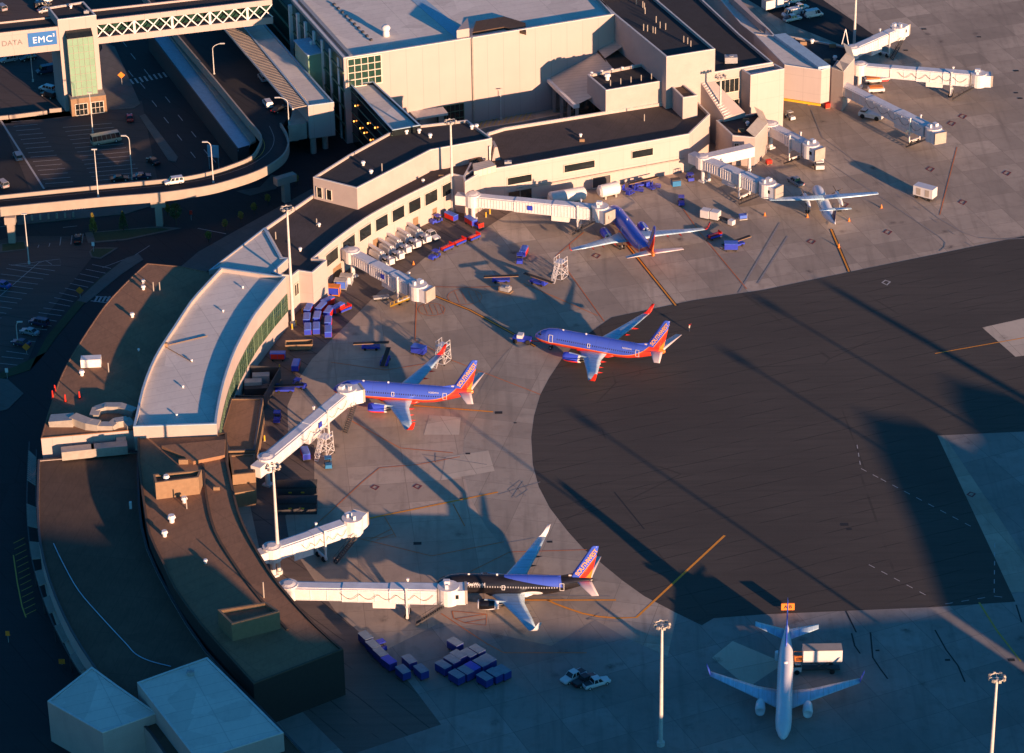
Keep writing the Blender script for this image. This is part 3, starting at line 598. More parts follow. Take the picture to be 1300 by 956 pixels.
def turboprop():
    a, b = W(1035, 236, 2.2), W(1063.5, 292, 3.6); d = Vector((b.x - a.x, b.y - a.y, 0)); h = math.atan2(d.y, d.x)
    t = thing('turboprop_airliner', 'white twin-propeller high-wing aircraft with a dark T-tail', 'turboprop', (a.x, a.y, .005), h)
    f = MB(); fus(f, [(0, 1.9, .04, .05), (.3, 1.95, .45, .45), (1.2, 2.1, .85, .9), (2.6, 2.3, 1.3, 1.3), (4, 2.4, 1.46, 1.46), (10, 2.4, 1.5, 1.5), (16, 2.4, 1.5, 1.5), (19, 2.7, 1.2, 1.2), (22, 3.2, .7, .75), (24.3, 3.6, .25, .35), (25, 3.7, .08, .1)], 24)
    body = part(f, 'fuselage', 'wb1', t, True)
    w = MB()
    for s in (-1, 1):
        w = MB(); w.loft([foil(8.7, 11.9, 0, 3.95, .6), foil(8.7, 11.9, s * 4, 4.0, .5), foil(9.5, 11.4, s * 13.4, 4.3, .22), foil(9.8, 11.2, s * 13.7, 4.3, .1)]); part(w, 'wing', 'wingw', t, True)
        e = MB(); cy = s * 4.05
        e.loft([[(x, cy + r * math.sin(k * math.pi / 6), zc + r * 1.1 * math.cos(k * math.pi / 6)) for k in range(12)] for x, r, zc in ((6.4, .3, 3.3), (6.9, .5, 3.25), (9, .62, 3.2), (12, .5, 3.1), (14.2, .12, 3.3))]); en = part(e, 'engine', 'whitep', t, True)
        x_ = MB(); x_.cyl((11.5, cy + s * .5, 3.1), (12.4, cy + s * .55, 3.0), .2, n=8); part(x_, 'exhaust', 'dark', en)
        pr = MB(); pr.cyl((6.0, cy, 3.3), (6.45, cy, 3.3), .08, .3, n=10)
        for k in range(4):
            an = k * math.pi / 2 + .5; c, sn = math.cos(an), math.sin(an)
            pr.face([(6.2, cy + c * .2 - sn * .13, 3.3 + sn * .2 + c * .13), (6.25, cy + c * 1.95 - sn * .1, 3.3 + sn * 1.95 + c * .1), (6.35, cy + c * 1.95 + sn * .1, 3.3 + sn * 1.95 - c * .1), (6.35, cy + c * .2 + sn * .13, 3.3 + sn * .2 - c * .13)])
        part(pr, 'propeller', 'dark', en); wheels(t, 10.8, cy, .45, twin=.28)
        st = MB(); st.loft([foil(23.6, 25.3, 0, 7.5, .25), foil(24.1, 25.2, s * 3.9, 7.5, .12)]); part(st, 'stabiliser', 'wingw', t, True)
        cg = MB(); cg.face([(1.5, s * .15, 2.95), (1.35, s * .65, 2.75), (2.0, s * .9, 3.0), (2.2, s * .2, 3.3)]); part(cg, 'cockpit_window', 'win', body)
    wheels(t, 2.2, 0, .32, twin=.2)
    fn = MB(); fn.loft([foilv(17.5, 24.2, 0, 0, 3.2, .3), foilv(21.0, 24.6, 0, 0, 4.3, .34), foilv(23.2, 25.4, 0, 0, 7.45, .25)]); part(fn, 'fin', 'navyp', t, True)
    cn = MB(); cn.loft([ell(23.2, 3.42, .46, .55, 14), ell(24.4, 3.62, .24, .3, 14), ell(25.05, 3.72, .06, .1, 14)]); part(cn, 'tail_cone', 'whitep', t, True)
turboprop()
def regional():
    tail = W(999, 797, 4.0); q = W(996.5, 866, 4.0); h = math.atan2(tail.y - q.y, tail.x - q.x)    # tail points away, nose towards the photographer
    L = 34.5; t = thing('regional_jet', 'white jet with a thin blue fin, a box truck at its side', 'airliner', (tail.x - L * math.cos(h), tail.y - L * math.sin(h), .02), h)
    f = MB(); fus(f, [(0, 2.5, .04, .05), (.3, 2.55, .45, .5), (1.2, 2.75, .95, 1.05), (2.8, 3.0, 1.4, 1.55), (4.8, 3.1, 1.51, 1.68), (12, 3.1, 1.51, 1.68), (22, 3.1, 1.51, 1.68), (27, 3.35, 1.35, 1.45), (31, 3.8, .85, .95), (34, 4.15, .4, .45), (35.2, 4.25, .12, .15)], 28); body = part(f, 'fuselage', 'wb2', t, True)
    for s in (-1, 1):
        w = MB(); w.loft([foil(10.5, 16.2, s * .9, 1.9, .8), foil(12.9, 16.6, s * 4.8, 2.3, .5), foil(18.0, 19.5, s * 14.0, 3.3, .2)]); wg = part(w, 'wing', 'wingw', t, True)
        wl = MB(); wl.loft([foil(18.0, 19.5, s * 14.0, 3.3, .2), foil(19.2, 20.0, s * 14.8, 4.9, .08)]); part(wl, 'winglet', 'bluep', wg, True)
        st = MB(); st.loft([foil(30.2, 33.6, s * .5, 4.2, .3), foil(33.3, 34.8, s * 6.05, 4.9, .12)]); part(st, 'stabiliser', 'wingw', t, True)
        e = MB(); e.loft([[(x, s * 4.4 + r * math.sin(k * math.pi / 8), 1.6 + r * math.cos(k * math.pi / 8)) for k in range(16)] for x, r in ((9.6, .7), (9.4, .85), (10.5, .98), (12.5, .85), (13.3, .55))]); part(e, 'engine', 'whitep', t, True)
        wheels(t, 16, s * 2.9, .5)
    wheels(t, 3.9, 0, .35, twin=.25)
    fn = MB(); fn.loft([foilv(26.0, 32.6, 0, 0, 4.5, .3), foilv(28.2, 33.2, 0, 0, 5.6, .32), foilv(33.2, 35.4, 0, 0, 10.4, .2)]); part(fn, 'fin', 'bluep', t, True)
    dm = MB(); dm.ball((21.5, 0, 4.78), .45, 10, .6); part(dm, 'antenna', 'whitep', body, True)
    dr = MB(); dr.loft([[(25.6, 1.45, 2.3), (26.5, 1.42, 2.35), (26.5, 1.45, 4.2), (25.6, 1.48, 4.15)], [(25.4, 1.95, 2.3), (26.2, 2.1, 2.35), (26.2, 2.1, 4.1), (25.4, 1.95, 4.1)]]); part(dr, 'open_door', 'whitep', body)
regional()
# ------------------------------------------------------------------ buildings
def inset(poly, d):
    p = [Vector((q[0], q[1])) for q in poly]
    A = sum(p[i].x * p[(i + 1) % len(p)].y - p[(i + 1) % len(p)].x * p[i].y for i in range(len(p)))
    if A < 0: p.reverse()
    o = []
    for i in range(len(p)):
        a, b, c = p[i - 1], p[i], p[(i + 1) % len(p)]; u = (b - a).normalized(); v = (c - b).normalized()
        n1 = Vector((-u.y, u.x)); n2 = Vector((-v.y, v.x)); s = n1 + n2; k = d / max(.35, (s.length_squared / 2)) if s.length > .1 else d
        o.append(b + s * (k * .5 * 2) / 2 * 1.0 if False else b + s.normalized() * min(d / max(.3, s.normalized().dot(n1)), d * 2.5))
    return p, o
def mass(root, poly, z, z0=0.0, wall='cream', roof='darkroof', par=.7, rim='trim', pw=.45, wn_='wall', rn='roof', rimw=True):
    """walls, coping and recessed roof of one flat-roofed block (outline at its top edge)"""
    p, q = inset(poly, pw); n = len(p)
    w = MB(); i = 0
    w.prism(p, z0, z - .18, top=False)
    w.prism(list(reversed([(a.x, a.y) for a in q])), z - par - .05, z - .05, top=False)
    for k in range(n):   # inner faces look inwards
        pass
    part(w, wn_, wall, root)
    c = MB()
    for k in range(n):
        j = (k + 1) % n; ob = [(p[j] - p[k])]
        c.face([(p[k].x, p[k].y, z), (p[j].x, p[j].y, z), (q[j].x, q[j].y, z), (q[k].x, q[k].y, z)])
        c.face([(p[k].x, p[k].y, z - .18), (p[j].x, p[j].y, z - .18), (p[j].x, p[j].y, z), (p[k].x, p[k].y, z)])
        c.face([(q[j].x, q[j].y, z - .18), (q[k].x, q[k].y, z - .18), (q[k].x, q[k].y, z), (q[j].x, q[j].y, z)])
    part(c, 'coping', rim, root)
    r = MB(); r.face([(a.x, a.y, z - par) for a in q]); return part(r, rn, roof, root)
def pane(root, a, b, z0, z1, name='window', glass='glass', frame='frame', proud=.06, mull=2, rows=1, fw=.16):
    """one window on the wall line a-b (seen face to the right of a->b): dark glass with frame and mullions"""
    a, b = Vector((a[0], a[1], 0)), Vector((b[0], b[1], 0)); d = (b - a).normalized(); n = Vector((d.y, -d.x, 0))
    g = MB(); A, B = a + n * proud, b + n * proud
    g.face([(A.x, A.y, z0), (B.x, B.y, z0), (B.x, B.y, z1), (A.x, A.y, z1)]); g.face([(a.x, a.y, z1), (A.x, A.y, z1), (B.x, B.y, z1), (b.x, b.y, z1)])
    wn_ = part(g, name, glass, root)
    f = MB(); o = n * (proud + .08); L = (b - a).length
    for z in [z0 + (z1 - z0) * k / rows for k in range(rows + 1)]: f.bar((a + o + Vector((0, 0, z))), (b + o + Vector((0, 0, z))), fw, fw if z in (z0, z1) else fw * .6)
    for k in range(mull + 1):
        p = a + d * L * k / mull + o; f.bar(p + Vector((0, 0, z0)), p + Vector((0, 0, z1)), fw if k in (0, mull) else fw * .6)
    part(f, 'frame', frame, wn_); return wn_
def on(a, b, t): a, b = Vector(a), Vector(b); return a + (b - a) * t
def at_edge(poly, k, z=None): return Vector(poly[k]), Vector(poly[(k + 1) % len(poly)])
def vent(root, x, y, z, s=1.0, kind=0, rz=0):
    m_ = MB()
    if kind == 0: m_.cyl((x, y, z), (x, y, z + .7 * s), .35 * s, n=8); m_.cyl((x, y, z + .7 * s), (x, y, z + 1.1 * s), .6 * s, .45 * s, n=8); part(m_, 'roof_vent', 'white', root)
    elif kind == 1: m_.box((x, y, z + .25), (2.2 * s, 1.5 * s, 1.1 * s), rz); m_.box((x, y, z), (1.8 * s, 1.2 * s, .25), rz); m_.cyl((x, y, z + 1.1 * s + .25), (x, y, z + 1.1 * s + .4), .45 * s, n=10); part(m_, 'rooftop_unit', 'grey', root)
    elif kind == 2: m_.cyl((x, y, z), (x, y, z + 2.4 * s), .13, n=6); part(m_, 'roof_pipe', 'conc', root)
    elif kind == 3: m_.box((x, y, z), (1.6 * s, .5, .9 * s), rz); part(m_, 'skylight', 'tan', root)
def bb(label, cat, name, p, group=None):
    p = Vector(p); return thing(name, label, cat, (p.x, p.y, 0), 0, group, True)

# --- curved cream concourse with the dark roof (north block), its upper storey and the straight block
zR = 10.2
front = arc([W(371, 350, zR), W(379, 343.4, zR), W(396.5, 346, zR), W(415, 330, zR), W(398, 328, zR)], 1)
fcurve = arc([W(398, 327.5, zR), W(421, 308, zR), W(447, 288.5, zR), W(472, 272, zR), W(497.7, 258, zR), W(523, 245, zR), W(548, 233, zR), W(573, 220.5, zR)], 3)
R4 = front[:-1] + fcurve + px(zR, (588, 224), (618, 206), (592, 175), (525, 183), (497, 189), (442, 219), (398, 246), (336, 289), (357, 327), (366, 328), (347, 345), (359, 349))
t = bb('cream curved concourse with a dark roof and a row of square dark windows', 'terminal', 'curved_concourse', W(470, 300))
mass(t, R4, zR, 0, 'cream', 'darkroof', .75)
for k in range(8):
    s_ = 1.0; L_ = [(p - fcurve[0]).length for p in fcurve]
    a = .095 + k * .118; i0 = a * (len(fcurve) - 1); i1 = (a + .088) * (len(fcurve) - 1)
    P_ = lambda u: on(fcurve[int(u)], fcurve[min(int(u) + 1, len(fcurve) - 1)], u - int(u))
    pane(t, P_(i0), P_(i1), 5.0, 8.3, mull=1)
pane(t, on(W(379, 343.4, zR), W(371, 350, zR), .9), on(W(379, 343.4, zR), W(371, 350, zR), .1), 4.5, 7.5) if False else pane(t, on(W(371, 350, zR), W(379, 343.4, zR), .15), on(W(371, 350, zR), W(379, 343.4, zR), .85), 4.5, 7.5)
pane(t, on(W(398, 328, zR), W(415, 330, zR), .4), on(W(398, 328, zR), W(415, 330, zR), .9), 5, 7.8) if False else None
for u0, u1 in ((3, 4.2), (9, 9.8), (15, 15.8), (18, 18.6)):
    m_ = MB(); a, b = P_(u0), P_(min(u1, 20.9)); d = (b - a).normalized(); n_ = Vector((d.y, -d.x, 0)) * .05
    m_.face([(a + n_) * 1, (b + n_) * 1, (b + n_) + Vector((0, 0, -zR + 3.2)), (a + n_) + Vector((0, 0, -zR + 3.2))] if False else [Vector(((a + n_).x, (a + n_).y, 0)), Vector(((b + n_).x, (b + n_).y, 0)), Vector(((b + n_).x, (b + n_).y, 3.2)), Vector(((a + n_).x, (a + n_).y, 3.2))]); part(m_, 'service_door', 'tan', t)
for x, y, k in ((381, 315, 0), (405, 284, 0), (402, 283, 2), (350, 300, 2), (560, 222, 3), (537, 228, 0)):
    p = W(x, y, zR); vent(t, p.x, p.y, zR - .75, .8, k)
zU = 15.3
R5 = px(zU, (453, 238.6), (547, 190), (618, 177), (624.6, 175), (593, 152), (533, 158.7), (497.7, 166), (442, 196.5), (397.4, 224.7))
up = bb('black-roofed upper storey set back on the curved concourse', 'terminal', 'upper_storey', W(500, 230))
mass(up, R5, zU, zR - .8, 'cream2', 'navyroof', .6)
pane(up, on(R5[8], R5[0], .08), on(R5[8], R5[0], .2), zR, zR + 2.8, 'door', 'glass', 'frame', mull=1); pane(up, on(R5[8], R5[0], .3), on(R5[8], R5[0], .42), zR, zR + 2.8, 'door', 'glass', 'frame', mull=1)
for x, y, k in ((461, 207, 0), (471, 218, 0), (485, 216, 2), (516, 167, 0), (532, 166, 0), (546, 172, 0), (599, 161, 0), (605, 160, 0)):
    p = W(x, y, zU); vent(up, p.x, p.y, zU - .6, 1.0, k)
p = W(628, 193, 11); m_ = MB()
gt = bb('small cream gabled roof box beside the upper storey', 'plant room', 'gabled_plant_room', p)
m_.box((p.x, p.y, zR - .6), (2.2, 4.0, 3.6), .2, taper=1, tx=.3); part(m_, 'wall', 'cream2', gt); m_ = MB(); m_.box((p.x - 1.6, p.y, zR - .6), (.35, 4.4, 3.9), .2); part(m_, 'gable_slab', 'trim', gt)
dp = bb('brown pipework lying on the flat roof between the two terminal blocks', 'duct', 'roof_ductwork', W(610, 205)); m_ = MB()
for k in range(3):
    q = [W(597 + 3 * k, 205 - k, zR + .4), W(606, 201 - k * 1.5, zR + .4), W(612, 207 - k, zR + .4), W(628, 209 - k, zR + .4)]
    for a, b in zip(q, q[1:]): m_.cyl(a, b, .35, n=8)
part(m_, 'pipe', 'trunk', dp)

zS = 10.4
R6 = px(zS, (590, 231), (616, 215.5), (640, 212), (875, 170), (901.5, 144.7), (885, 128), (868, 121), (845, 129), (768, 141), (700, 152), (640, 161.5), (619, 168), (600, 200), (588, 224))
t = bb('long straight cream terminal block with four slit windows over the apron', 'terminal', 'straight_terminal_block', W(760, 225))
mass(t, R6, zS, 0, 'cream', 'darkroof', .8)
A, B = R6[2], R6[3]
def xat(A, B, pxx, z):   # point on wall line whose column in the photograph is pxx
    lo, hi = 0.0, 1.0
    for _ in range(30):
        m2 = (lo + hi) / 2
        q = on(A, B, m2)
        if PX((q.x, q.y, z))[0] < pxx: lo = m2
        else: hi = m2
    return on(A, B, lo)
for x0, x1, z0, z1 in ((644, 675, 5.2, 7.3), (716, 755, 5.9, 8.0), (802, 829, 6.4, 8.5)): pane(t, xat(A, B, x0, 7), xat(A, B, x1, 7), z0, z1, mull=1)
pane(t, xat(A, B, 645, 2), xat(A, B, 675, 2), .3, 3.4, 'loading_door', 'glass', 'grey', mull=2); pane(t, xat(A, B, 752, 2), xat(A, B, 775, 2), 0.1, 3.2, 'loading_door', 'dark', 'frame', mull=1)
m_ = MB(); a, b = xat(A, B, 656, 2), xat(A, B, 868, 2); d = (b - a).normalized(); m_.bar(a + Vector((d.y, -d.x, 0)) * .3 + Vector((0, 0, 3.8 - zS)), b + Vector((d.y, -d.x, 0)) * .3 + Vector((0, 0, 3.8 - zS)), .25, .35); part(m_, 'pipe_rail', 'conc', t)
m_ = MB(); m_.prism(px(zS, (602, 222), (630, 214), (622, 207), (600, 212)), zS - .8, zS + .9); part(m_, 'stair_hood', 'louvre', t)
for x, y, k in ((737, 170, 0), (739, 176, 3), (645, 206, 1), (818, 150, 2)):
    p = W(x, y, zS); vent(t, p.x, p.y, zS - .8, .8, k)
t = bb('square cream plant block with a black lamp-studded roof', 'plant room', 'plant_block', W(800, 170))
M1 = px(16.4, (745.5, 94.4), (769, 114.6), (844, 102), (815, 80.5)); mass(t, M1, 16.4, zS - .9, 'cream2', 'navyroof', .7)
for k in range(5):
    for r in (0, 1):
        p = W(757 + 13 * k - 6 * (1 - r) + 18 * r, 93 - 2.1 * k + 15 * r - 1, 16.4); vent(t, p.x, p.y, 15.7, .8, 0 if r == 0 else 2)
p = W(771, 100, 16); vent(t, p.x, p.y, 15.7, 1.6, 0)
t = bb('narrow cream stair block with a fan on its roof, against the tall block', 'plant room', 'stair_block', W(867, 160))
mass(t, px(15.6, (848, 105), (867, 124), (885.7, 121), (859.6, 100)), 15.6, zS - .9, 'cream2', 'gravel2', .4); p = W(859, 103, 15.6); vent(t, p.x, p.y, 15.2, 1.3, 1)

# --- the big hall
zH = 24.2
hl = px(zH, (436, 73.5), (485, 66), (599, 47.8), (780, 18), (728, -42), (330, -52), (371, 0))
t = bb('huge pale hall with a light grey roof and a plain panelled wall', 'hall', 'terminal_hall', W(600, 150))
mass(t, hl, zH, 0, 'hallwall', 'silver', 1.0, pw=.7)
m_ = MB(); m_.prism(px(zH, (520, -6), (536, -8), (590, 36), (594, 46), (583, 48)), zH - .98, zH - .9); part(m_, 'roof_gutter', 'bluetrim', t)
m_ = MB(); m_.prism(px(zH, (580, 48.5), (596, 46), (594, 32)), zH - .9, zH + 2.2); part(m_, 'roof_upstand', 'cream2', t)
m_ = MB(); m_.prism(px(zH, (600, 40), (640, 33), (668, 40), (667, 28), (640, 20), (604, 26)), zH - 1, zH - .2); part(m_, 'roof_step', 'gravel2', t)
m_ = MB(); a, b = [W(376, -2, zH), W(441, 70, zH)]; m_.bar(a + Vector((.9, 0, -.5)), b + Vector((.9, 0, -.5)), 1.0, 1.0); part(m_, 'roof_duct', 'duct', t)
p = W(490, 41, zH); m_ = MB(); m_.cyl((p.x, p.y, zH - 1), (p.x, p.y, zH + .6), 1.0, .8, 12); m_.ball((p.x, p.y, zH + 1.2), 1.2, 10, .8); part(m_, 'roof_ventilator', 'white', t, True)
for k in range(10):
    p = W(424 + 5.2 * k, 2 + 5.0 * k, zH); m_ = MB(); m_.box((p.x, p.y, zH - 1), (.7, .7, .5), .7); part(m_, 'roof_vent', 'dark', t)
# glazed corner
A = hl[0]; B = hl[1]; pane(t, on(A, B, .1), on(A, B, .97), 15.8, zH - .5, 'corner_window', 'ggl', 'frame', mull=5, rows=4, fw=.3)
A, B = hl[2], hl[3]; pane(t, xat(hl[1], hl[2], 555, 2), xat(hl[1], hl[2], 589, 2), .2, 6.2, 'loading_window', 'glass', 'gframe', mull=6, rows=3)
m_ = MB(); q = xat(A, B, 599.6, 12); m_.bar((q.x + .1, q.y - .2, 0), (q.x + .1, q.y - .2, zH), .5, .4); part(m_, 'wall_joint', 'duct', t)
# west facade: green glass between tall white fins
A, B = hl[6], hl[0]; ex = A + (A - B) * .9
g = MB(); d = (B - A).normalized(); n_ = Vector((d.y, -d.x, 0)); g.face([(q + n_ * s2) - Vector((0, 0, s3)) for q, s2, s3 in ((ex, .12, zH - .5), (B - d * 1.0, .12, zH - .5), (B - d * 1.0, .12, .9), (ex, .12, .9))]); part(g, 'glass_facade', 'ggl', t)
for k, x in enumerate((372, 382, 392, 403, 413.5, 424, 434.5)):
    y = 5 + (x - 372) * 1.07; p = W(x, y + 3, zH - 2); m_ = MB(); m_.box((p.x - .5, p.y, 0), (1.1, 1.5, zH - 1.6), math.atan2(d.y, d.x)); part(m_, 'facade_fin', 'white', t)
for z in (5, 10, 15, 20):
    m_ = MB(); m_.bar(ex + n_ * .2 - Vector((0, 0, zH - z)), B + n_ * .2 - Vector((0, 0, zH - z)), .25, .5); part(m_, 'facade_band', 'gframe', t)
t = bb('small green glass stair box standing against the hall columns', 'stair tower', 'glass_stair_box', W(400, 110))
q = px(19, (374, 51), (391, 70), (410, 66), (395, 48)); m_ = MB(); m_.prism(q, 4, 18.8, top=False); part(m_, 'wall', 'lgl', t); m_ = MB(); m_.prism(inset(q, -.15)[1], 18.8, 19.05); part(m_, 'roof', 'bluetrim', t)
p = W(395, 57, 19); vent(t, p.x, p.y, 19.05, .9, 0)
t = bb('dark glass walkway wing running down from the hall corner, flat grey roof', 'link building', 'glass_link_wing', W(490, 180))
q = px(16.5, (444, 106), (498, 165), (534, 158.5), (474, 103)); mass(t, q, 16.5, 0, 'glass', 'silver', .8, 'bluetrim')
m_ = MB()
for k in range(5): z = 3 + 3 * k; m_.bar(q[0] + Vector((-.1, 0, z - 16.5)), q[1] + Vector((-.1, 0, z - 16.5)), .15, .2)
part(m_, 'glazing_bars', 'gframe', t)
m_ = MB()
MT['glow'] = None
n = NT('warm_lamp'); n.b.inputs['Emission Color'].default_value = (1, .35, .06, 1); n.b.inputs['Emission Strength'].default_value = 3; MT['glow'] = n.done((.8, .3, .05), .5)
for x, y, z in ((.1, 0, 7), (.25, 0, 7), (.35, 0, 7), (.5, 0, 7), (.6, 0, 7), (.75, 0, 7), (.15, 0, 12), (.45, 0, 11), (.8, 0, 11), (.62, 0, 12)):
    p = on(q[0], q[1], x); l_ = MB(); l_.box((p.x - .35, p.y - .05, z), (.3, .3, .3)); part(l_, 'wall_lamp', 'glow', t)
t = bb('low flat canopy on short walls below the hall wall', 'canopy', 'loading_canopy', W(540, 150)); q = px(6.2, (511.6, 133), (528, 150), (568.7, 143.4), (553.5, 124.4))
m_ = MB(); m_.prism(q, 5.6, 6.2, bot=True); part(m_, 'roof', 'trim', t); m_ = MB(); i_ = inset(q, 1.5)[1]; m_.prism([i_[0], i_[1], on(i_[1].to_3d(), i_[2].to_3d(), .3), on(i_[0].to_3d(), i_[3].to_3d(), .3)], 0, 5.6, top=False); m_.box((on(q[2], q[3], .25).x - 1, on(q[2], q[3], .25).y - .6, 0), (1.4, 1.4, 5.6)); part(m_, 'wall', 'cream2', t)

# --- tall blocks east of the hall
t = bb('tall cream block with a black roof full of short pipes', 'terminal', 'tall_block', W(870, 140))
HB = px(zH, (780, 17.8), (846, 72), (908, 62), (828, -6), (755, -6)); mass(t, HB, zH, 0, 'cream2', 'navyroof', .8)
for x, y in ((816, 6), (818, 8), (819, 14), (817, 35), (822, 36), (829, 38), (832, 39), (838, 32), (845, 34), (873, 52), (833, 25), (877, 56), (808, 2), (868, 50)): p = W(x, y, zH); vent(t, p.x, p.y, zH - .8, .75, 2)
t = bb('long lower black-roofed block behind the tall cream one', 'terminal', 'long_block', W(940, 140))
HB2 = px(17.2, (904, 92), (981.5, 79), (940, 44), (895, 2), (870, -22), (810, -22), (832, -2)); mass(t, HB2, 17.2, 0, 'cream2', 'navyroof', .8)
p = W(928, 77, 17); vent(t, p.x, p.y, 16.4, 1.5, 1)
A, B = HB2[0], HB2[1]
pane(t, xat(A, B, 908.5, 14), xat(A, B, 938, 14), 10.8, 14.6, mull=5); pane(t, xat(A, B, 920, 8), xat(A, B, 938, 8), 5.6, 8.6, mull=3)
t = bb('plain cream box with a blue-shaded sunken roof over the vehicle passage', 'terminal', 'passage_block', W(985, 150))
PB = px(16.8, (941, 87.5), (953, 95.4), (996, 87), (983, 80.5)); mass(t, PB, 16.8, 0, 'cream', 'bluetrim', 1.2)
t = bb('cream wing with a pale sloping roof, open vehicle passage at ground level', 'terminal', 'passage_wing', W(1040, 130))
QB = px(16.3, (996, 82), (1043, 89), (1054, 86), (1006, 49), (997, 45), (986, 46.5), (957, 42)); mass(t, QB, 16.3, 6.8, 'cream', 'silver', .25, pw=.3)
m_ = MB(); a, b = W(1054, 86, 16.3), W(997, 45, 16.3); m_.prism([a, b, b + Vector((-3.2, -1, 0)), a + Vector((-3.2, -1, 0))], 16.1, lambda x, y: 17.0); part(m_, 'roof_ridge', 'bluetrim', t)
for x, y in ((1052.5, 133), (1049, 131), (1003, 127)): p = W(x, y); m_ = MB(); m_.box((p.x, p.y + .6, 0), (1.2, 1.2, 7)); part(m_, 'column', 'cream2', t)
m_ = MB(); a, b = QB[0], QB[2]; a = a + Vector((0, -.25, 0)); m_.bar(Vector((a.x, a.y, 6.6)), Vector((QB[1].x, QB[1].y - .3, 6.6)), .4, .6); part(m_, 'lintel', 'yellow', t)
m_ = MB(); m_.prism([W(1000, 112), W(1052, 104), W(1052, 104) + Vector((0, 1, 0)), W(1000, 112) + Vector((0, 1, 0))], 0, 6.8); part(m_, 'back_wall', 'cream2', t)
m_ = MB(); a, b = W(1015, 113.5), W(1048, 109); m_.bar(a + Vector((0, -.2, 4.5)), b + Vector((0, -.2, 4.5)), .2, .9); part(m_, 'red_band', 'red', t)
t = bb('low black-roofed corner wing with a sloping stone parapet, three bridges around it', 'terminal', 'corner_wing', W(1070, 110))
SB = px(11.3, (1056, 86), (1071, 91), (1085, 74), (1080, 60), (1040, 52), (1000, 45)); mass(t, SB, 11.3, 0, 'cream2', 'navyroof', .5)
m_ = MB(); a, b, c = SB[0], SB[1], SB[2]
for u, v in ((a, b), (b, c), (c, SB[3])):
    dd = (v - u).normalized(); nn = Vector((-dd.y, dd.x, 0)); nn = nn if (sum(SB, Vector()) / 6 - u).dot(nn) > 0 else -nn
    m_.face([u + Vector((0, 0, .02)), v + Vector((0, 0, .02)), v + nn * 2.2 + Vector((0, 0, 1.5)), u + nn * 2.2 + Vector((0, 0, 1.5))])
part(m_, 'sloped_parapet', 'duct', t)
for x, y, k in ((1020, 55, 3), (1031, 53, 0), (1057, 58, 3), (1060, 74, 0), (1050, 77, 3)): p = W(x, y, 11.3); vent(t, p.x, p.y, 10.8, 1.1, k)
m_ = MB(); p = W(1073, 55, 11.3)
for s in (-.9, .9): m_.bar((p.x + s, p.y, 11), (p.x, p.y, 15.5), .18)
part(m_, 'roof_hoist', 'white', t)
t = bb('pale apron-side wing stretching away behind the long black roof', 'terminal', 'far_wing', W(960, 50))
q = px(11, (985, 46), (978, 38), (930, -8), (900, -30), (890, -28), (912, -4), (940, 30), (957, 43)); mass(t, q, 11, 0, 'cream2', 'silver', .4)
m_ = MB(); m_.prism(px(12.6, (972, 35), (962, 28), (925, -6), (935, -6)), 10.8, 12.6); part(m_, 'roof_monitor', 'cream2', t)
t = bb('low cream gate house with a black roof and a sloping stone edge', 'gate house', 'gate_house', W(950, 200))
TB = px(8.2, (909, 152.5), (930, 172), (958.5, 174.5), (975, 156), (968.5, 141.5)); mass(t, TB, 8.2, 0, 'cream2', 'navyroof', .5)
m_ = MB(); C_ = sum(TB, Vector()) / 5
for u, v in ((TB[2], TB[3]), (TB[3], TB[4])):
    dd = (v - u).normalized(); nn = Vector((-dd.y, dd.x, 0)); nn = nn if (C_ - u).dot(nn) > 0 else -nn
    m_.face([u + Vector((0, 0, .02)), v + Vector((0, 0, .02)), v + nn * 2.4 + Vector((0, 0, 1.6)), u + nn * 2.4 + Vector((0, 0, 1.6))])
part(m_, 'sloped_parapet', 'duct', t)
for x, y, k in ((949, 157, 0), (947, 152, 3), (941, 165, 3)): p = W(x, y, 8.2); vent(t, p.x, p.y, 7.7, 1.0, k)
A, B = TB[1], TB[2]; pane(t, on(A, B, .1), on(A, B, .3), 4.8, 6.2, mull=2)
t = bb('ribbed covered ramp sloping down beside the tall block to the gate house', 'ramp', 'sloping_ramp', W(915, 150))
a, b, c, d_ = W(889, 104, 15.5), W(905, 101, 15.5), W(946, 143, 9.0), W(919, 149, 9.0); m_ = MB()
m_.face([a, d_, c, b]); low = lambda q: Vector((q.x, q.y, 0))
for u, v in ((a, d_), (d_, c), (c, b)): m_.face([u, v, low(v), low(u)])
part(m_, 'wall', 'cream2', t)
m_ = MB()
for k in range(16): u = k / 15; m_.bar(on(a, d_, u) + Vector((.2, 0, .12)), on(b, c, u) + Vector((-2.2, 0, .12)), .45, .25)
part(m_, 'roof_ribs', 'trim', t)
# sloping seam roof canopy beside the hall
t = bb('standing-seam roof sloping up from a white fascia, between the hall and the plant block', 'canopy', 'seam_roof_canopy', W(730, 150))
e1, e2, r2, r1 = W(696, 98, 9), W(732, 133, 9), W(792, 104, 15.5), W(758, 62, 14.2); m_ = MB(); m_.face([e1, e2, r2, r1]); m_.face([e1, r1, low(r1), low(e1)]); part(m_, 'roof', 'louvre', t)
m_ = MB(); m_.bar(e1 + Vector((0, 0, -.5)), e2 + Vector((0, 0, -.5)), 1.6, 1.0); part(m_, 'fascia', 'white', t)
for k in range(4): p = on(e1, e2, .12 + .27 * k); m_ = MB(); m_.box((p.x + .6, p.y, 0), (.9, .9, 8.1)); part(m_, 'column', 'conc', t)
m_ = MB(); m_.prism([e1 + Vector((4, 3, 0)), e2 + Vector((4, 3, 0)), e2 + Vector((5, 3, 0)), e1 + Vector((5, 3, 0))], 0, 8.6); part(m_, 'back_wall', 'glass', t)
m_ = MB(); m_.prism(px(15, (758, 62), (783, 47), (798, 62), (820, 84), (790, 104)), 8, 14.6); part(m_, 'upper_roof', 'gravel2', t)
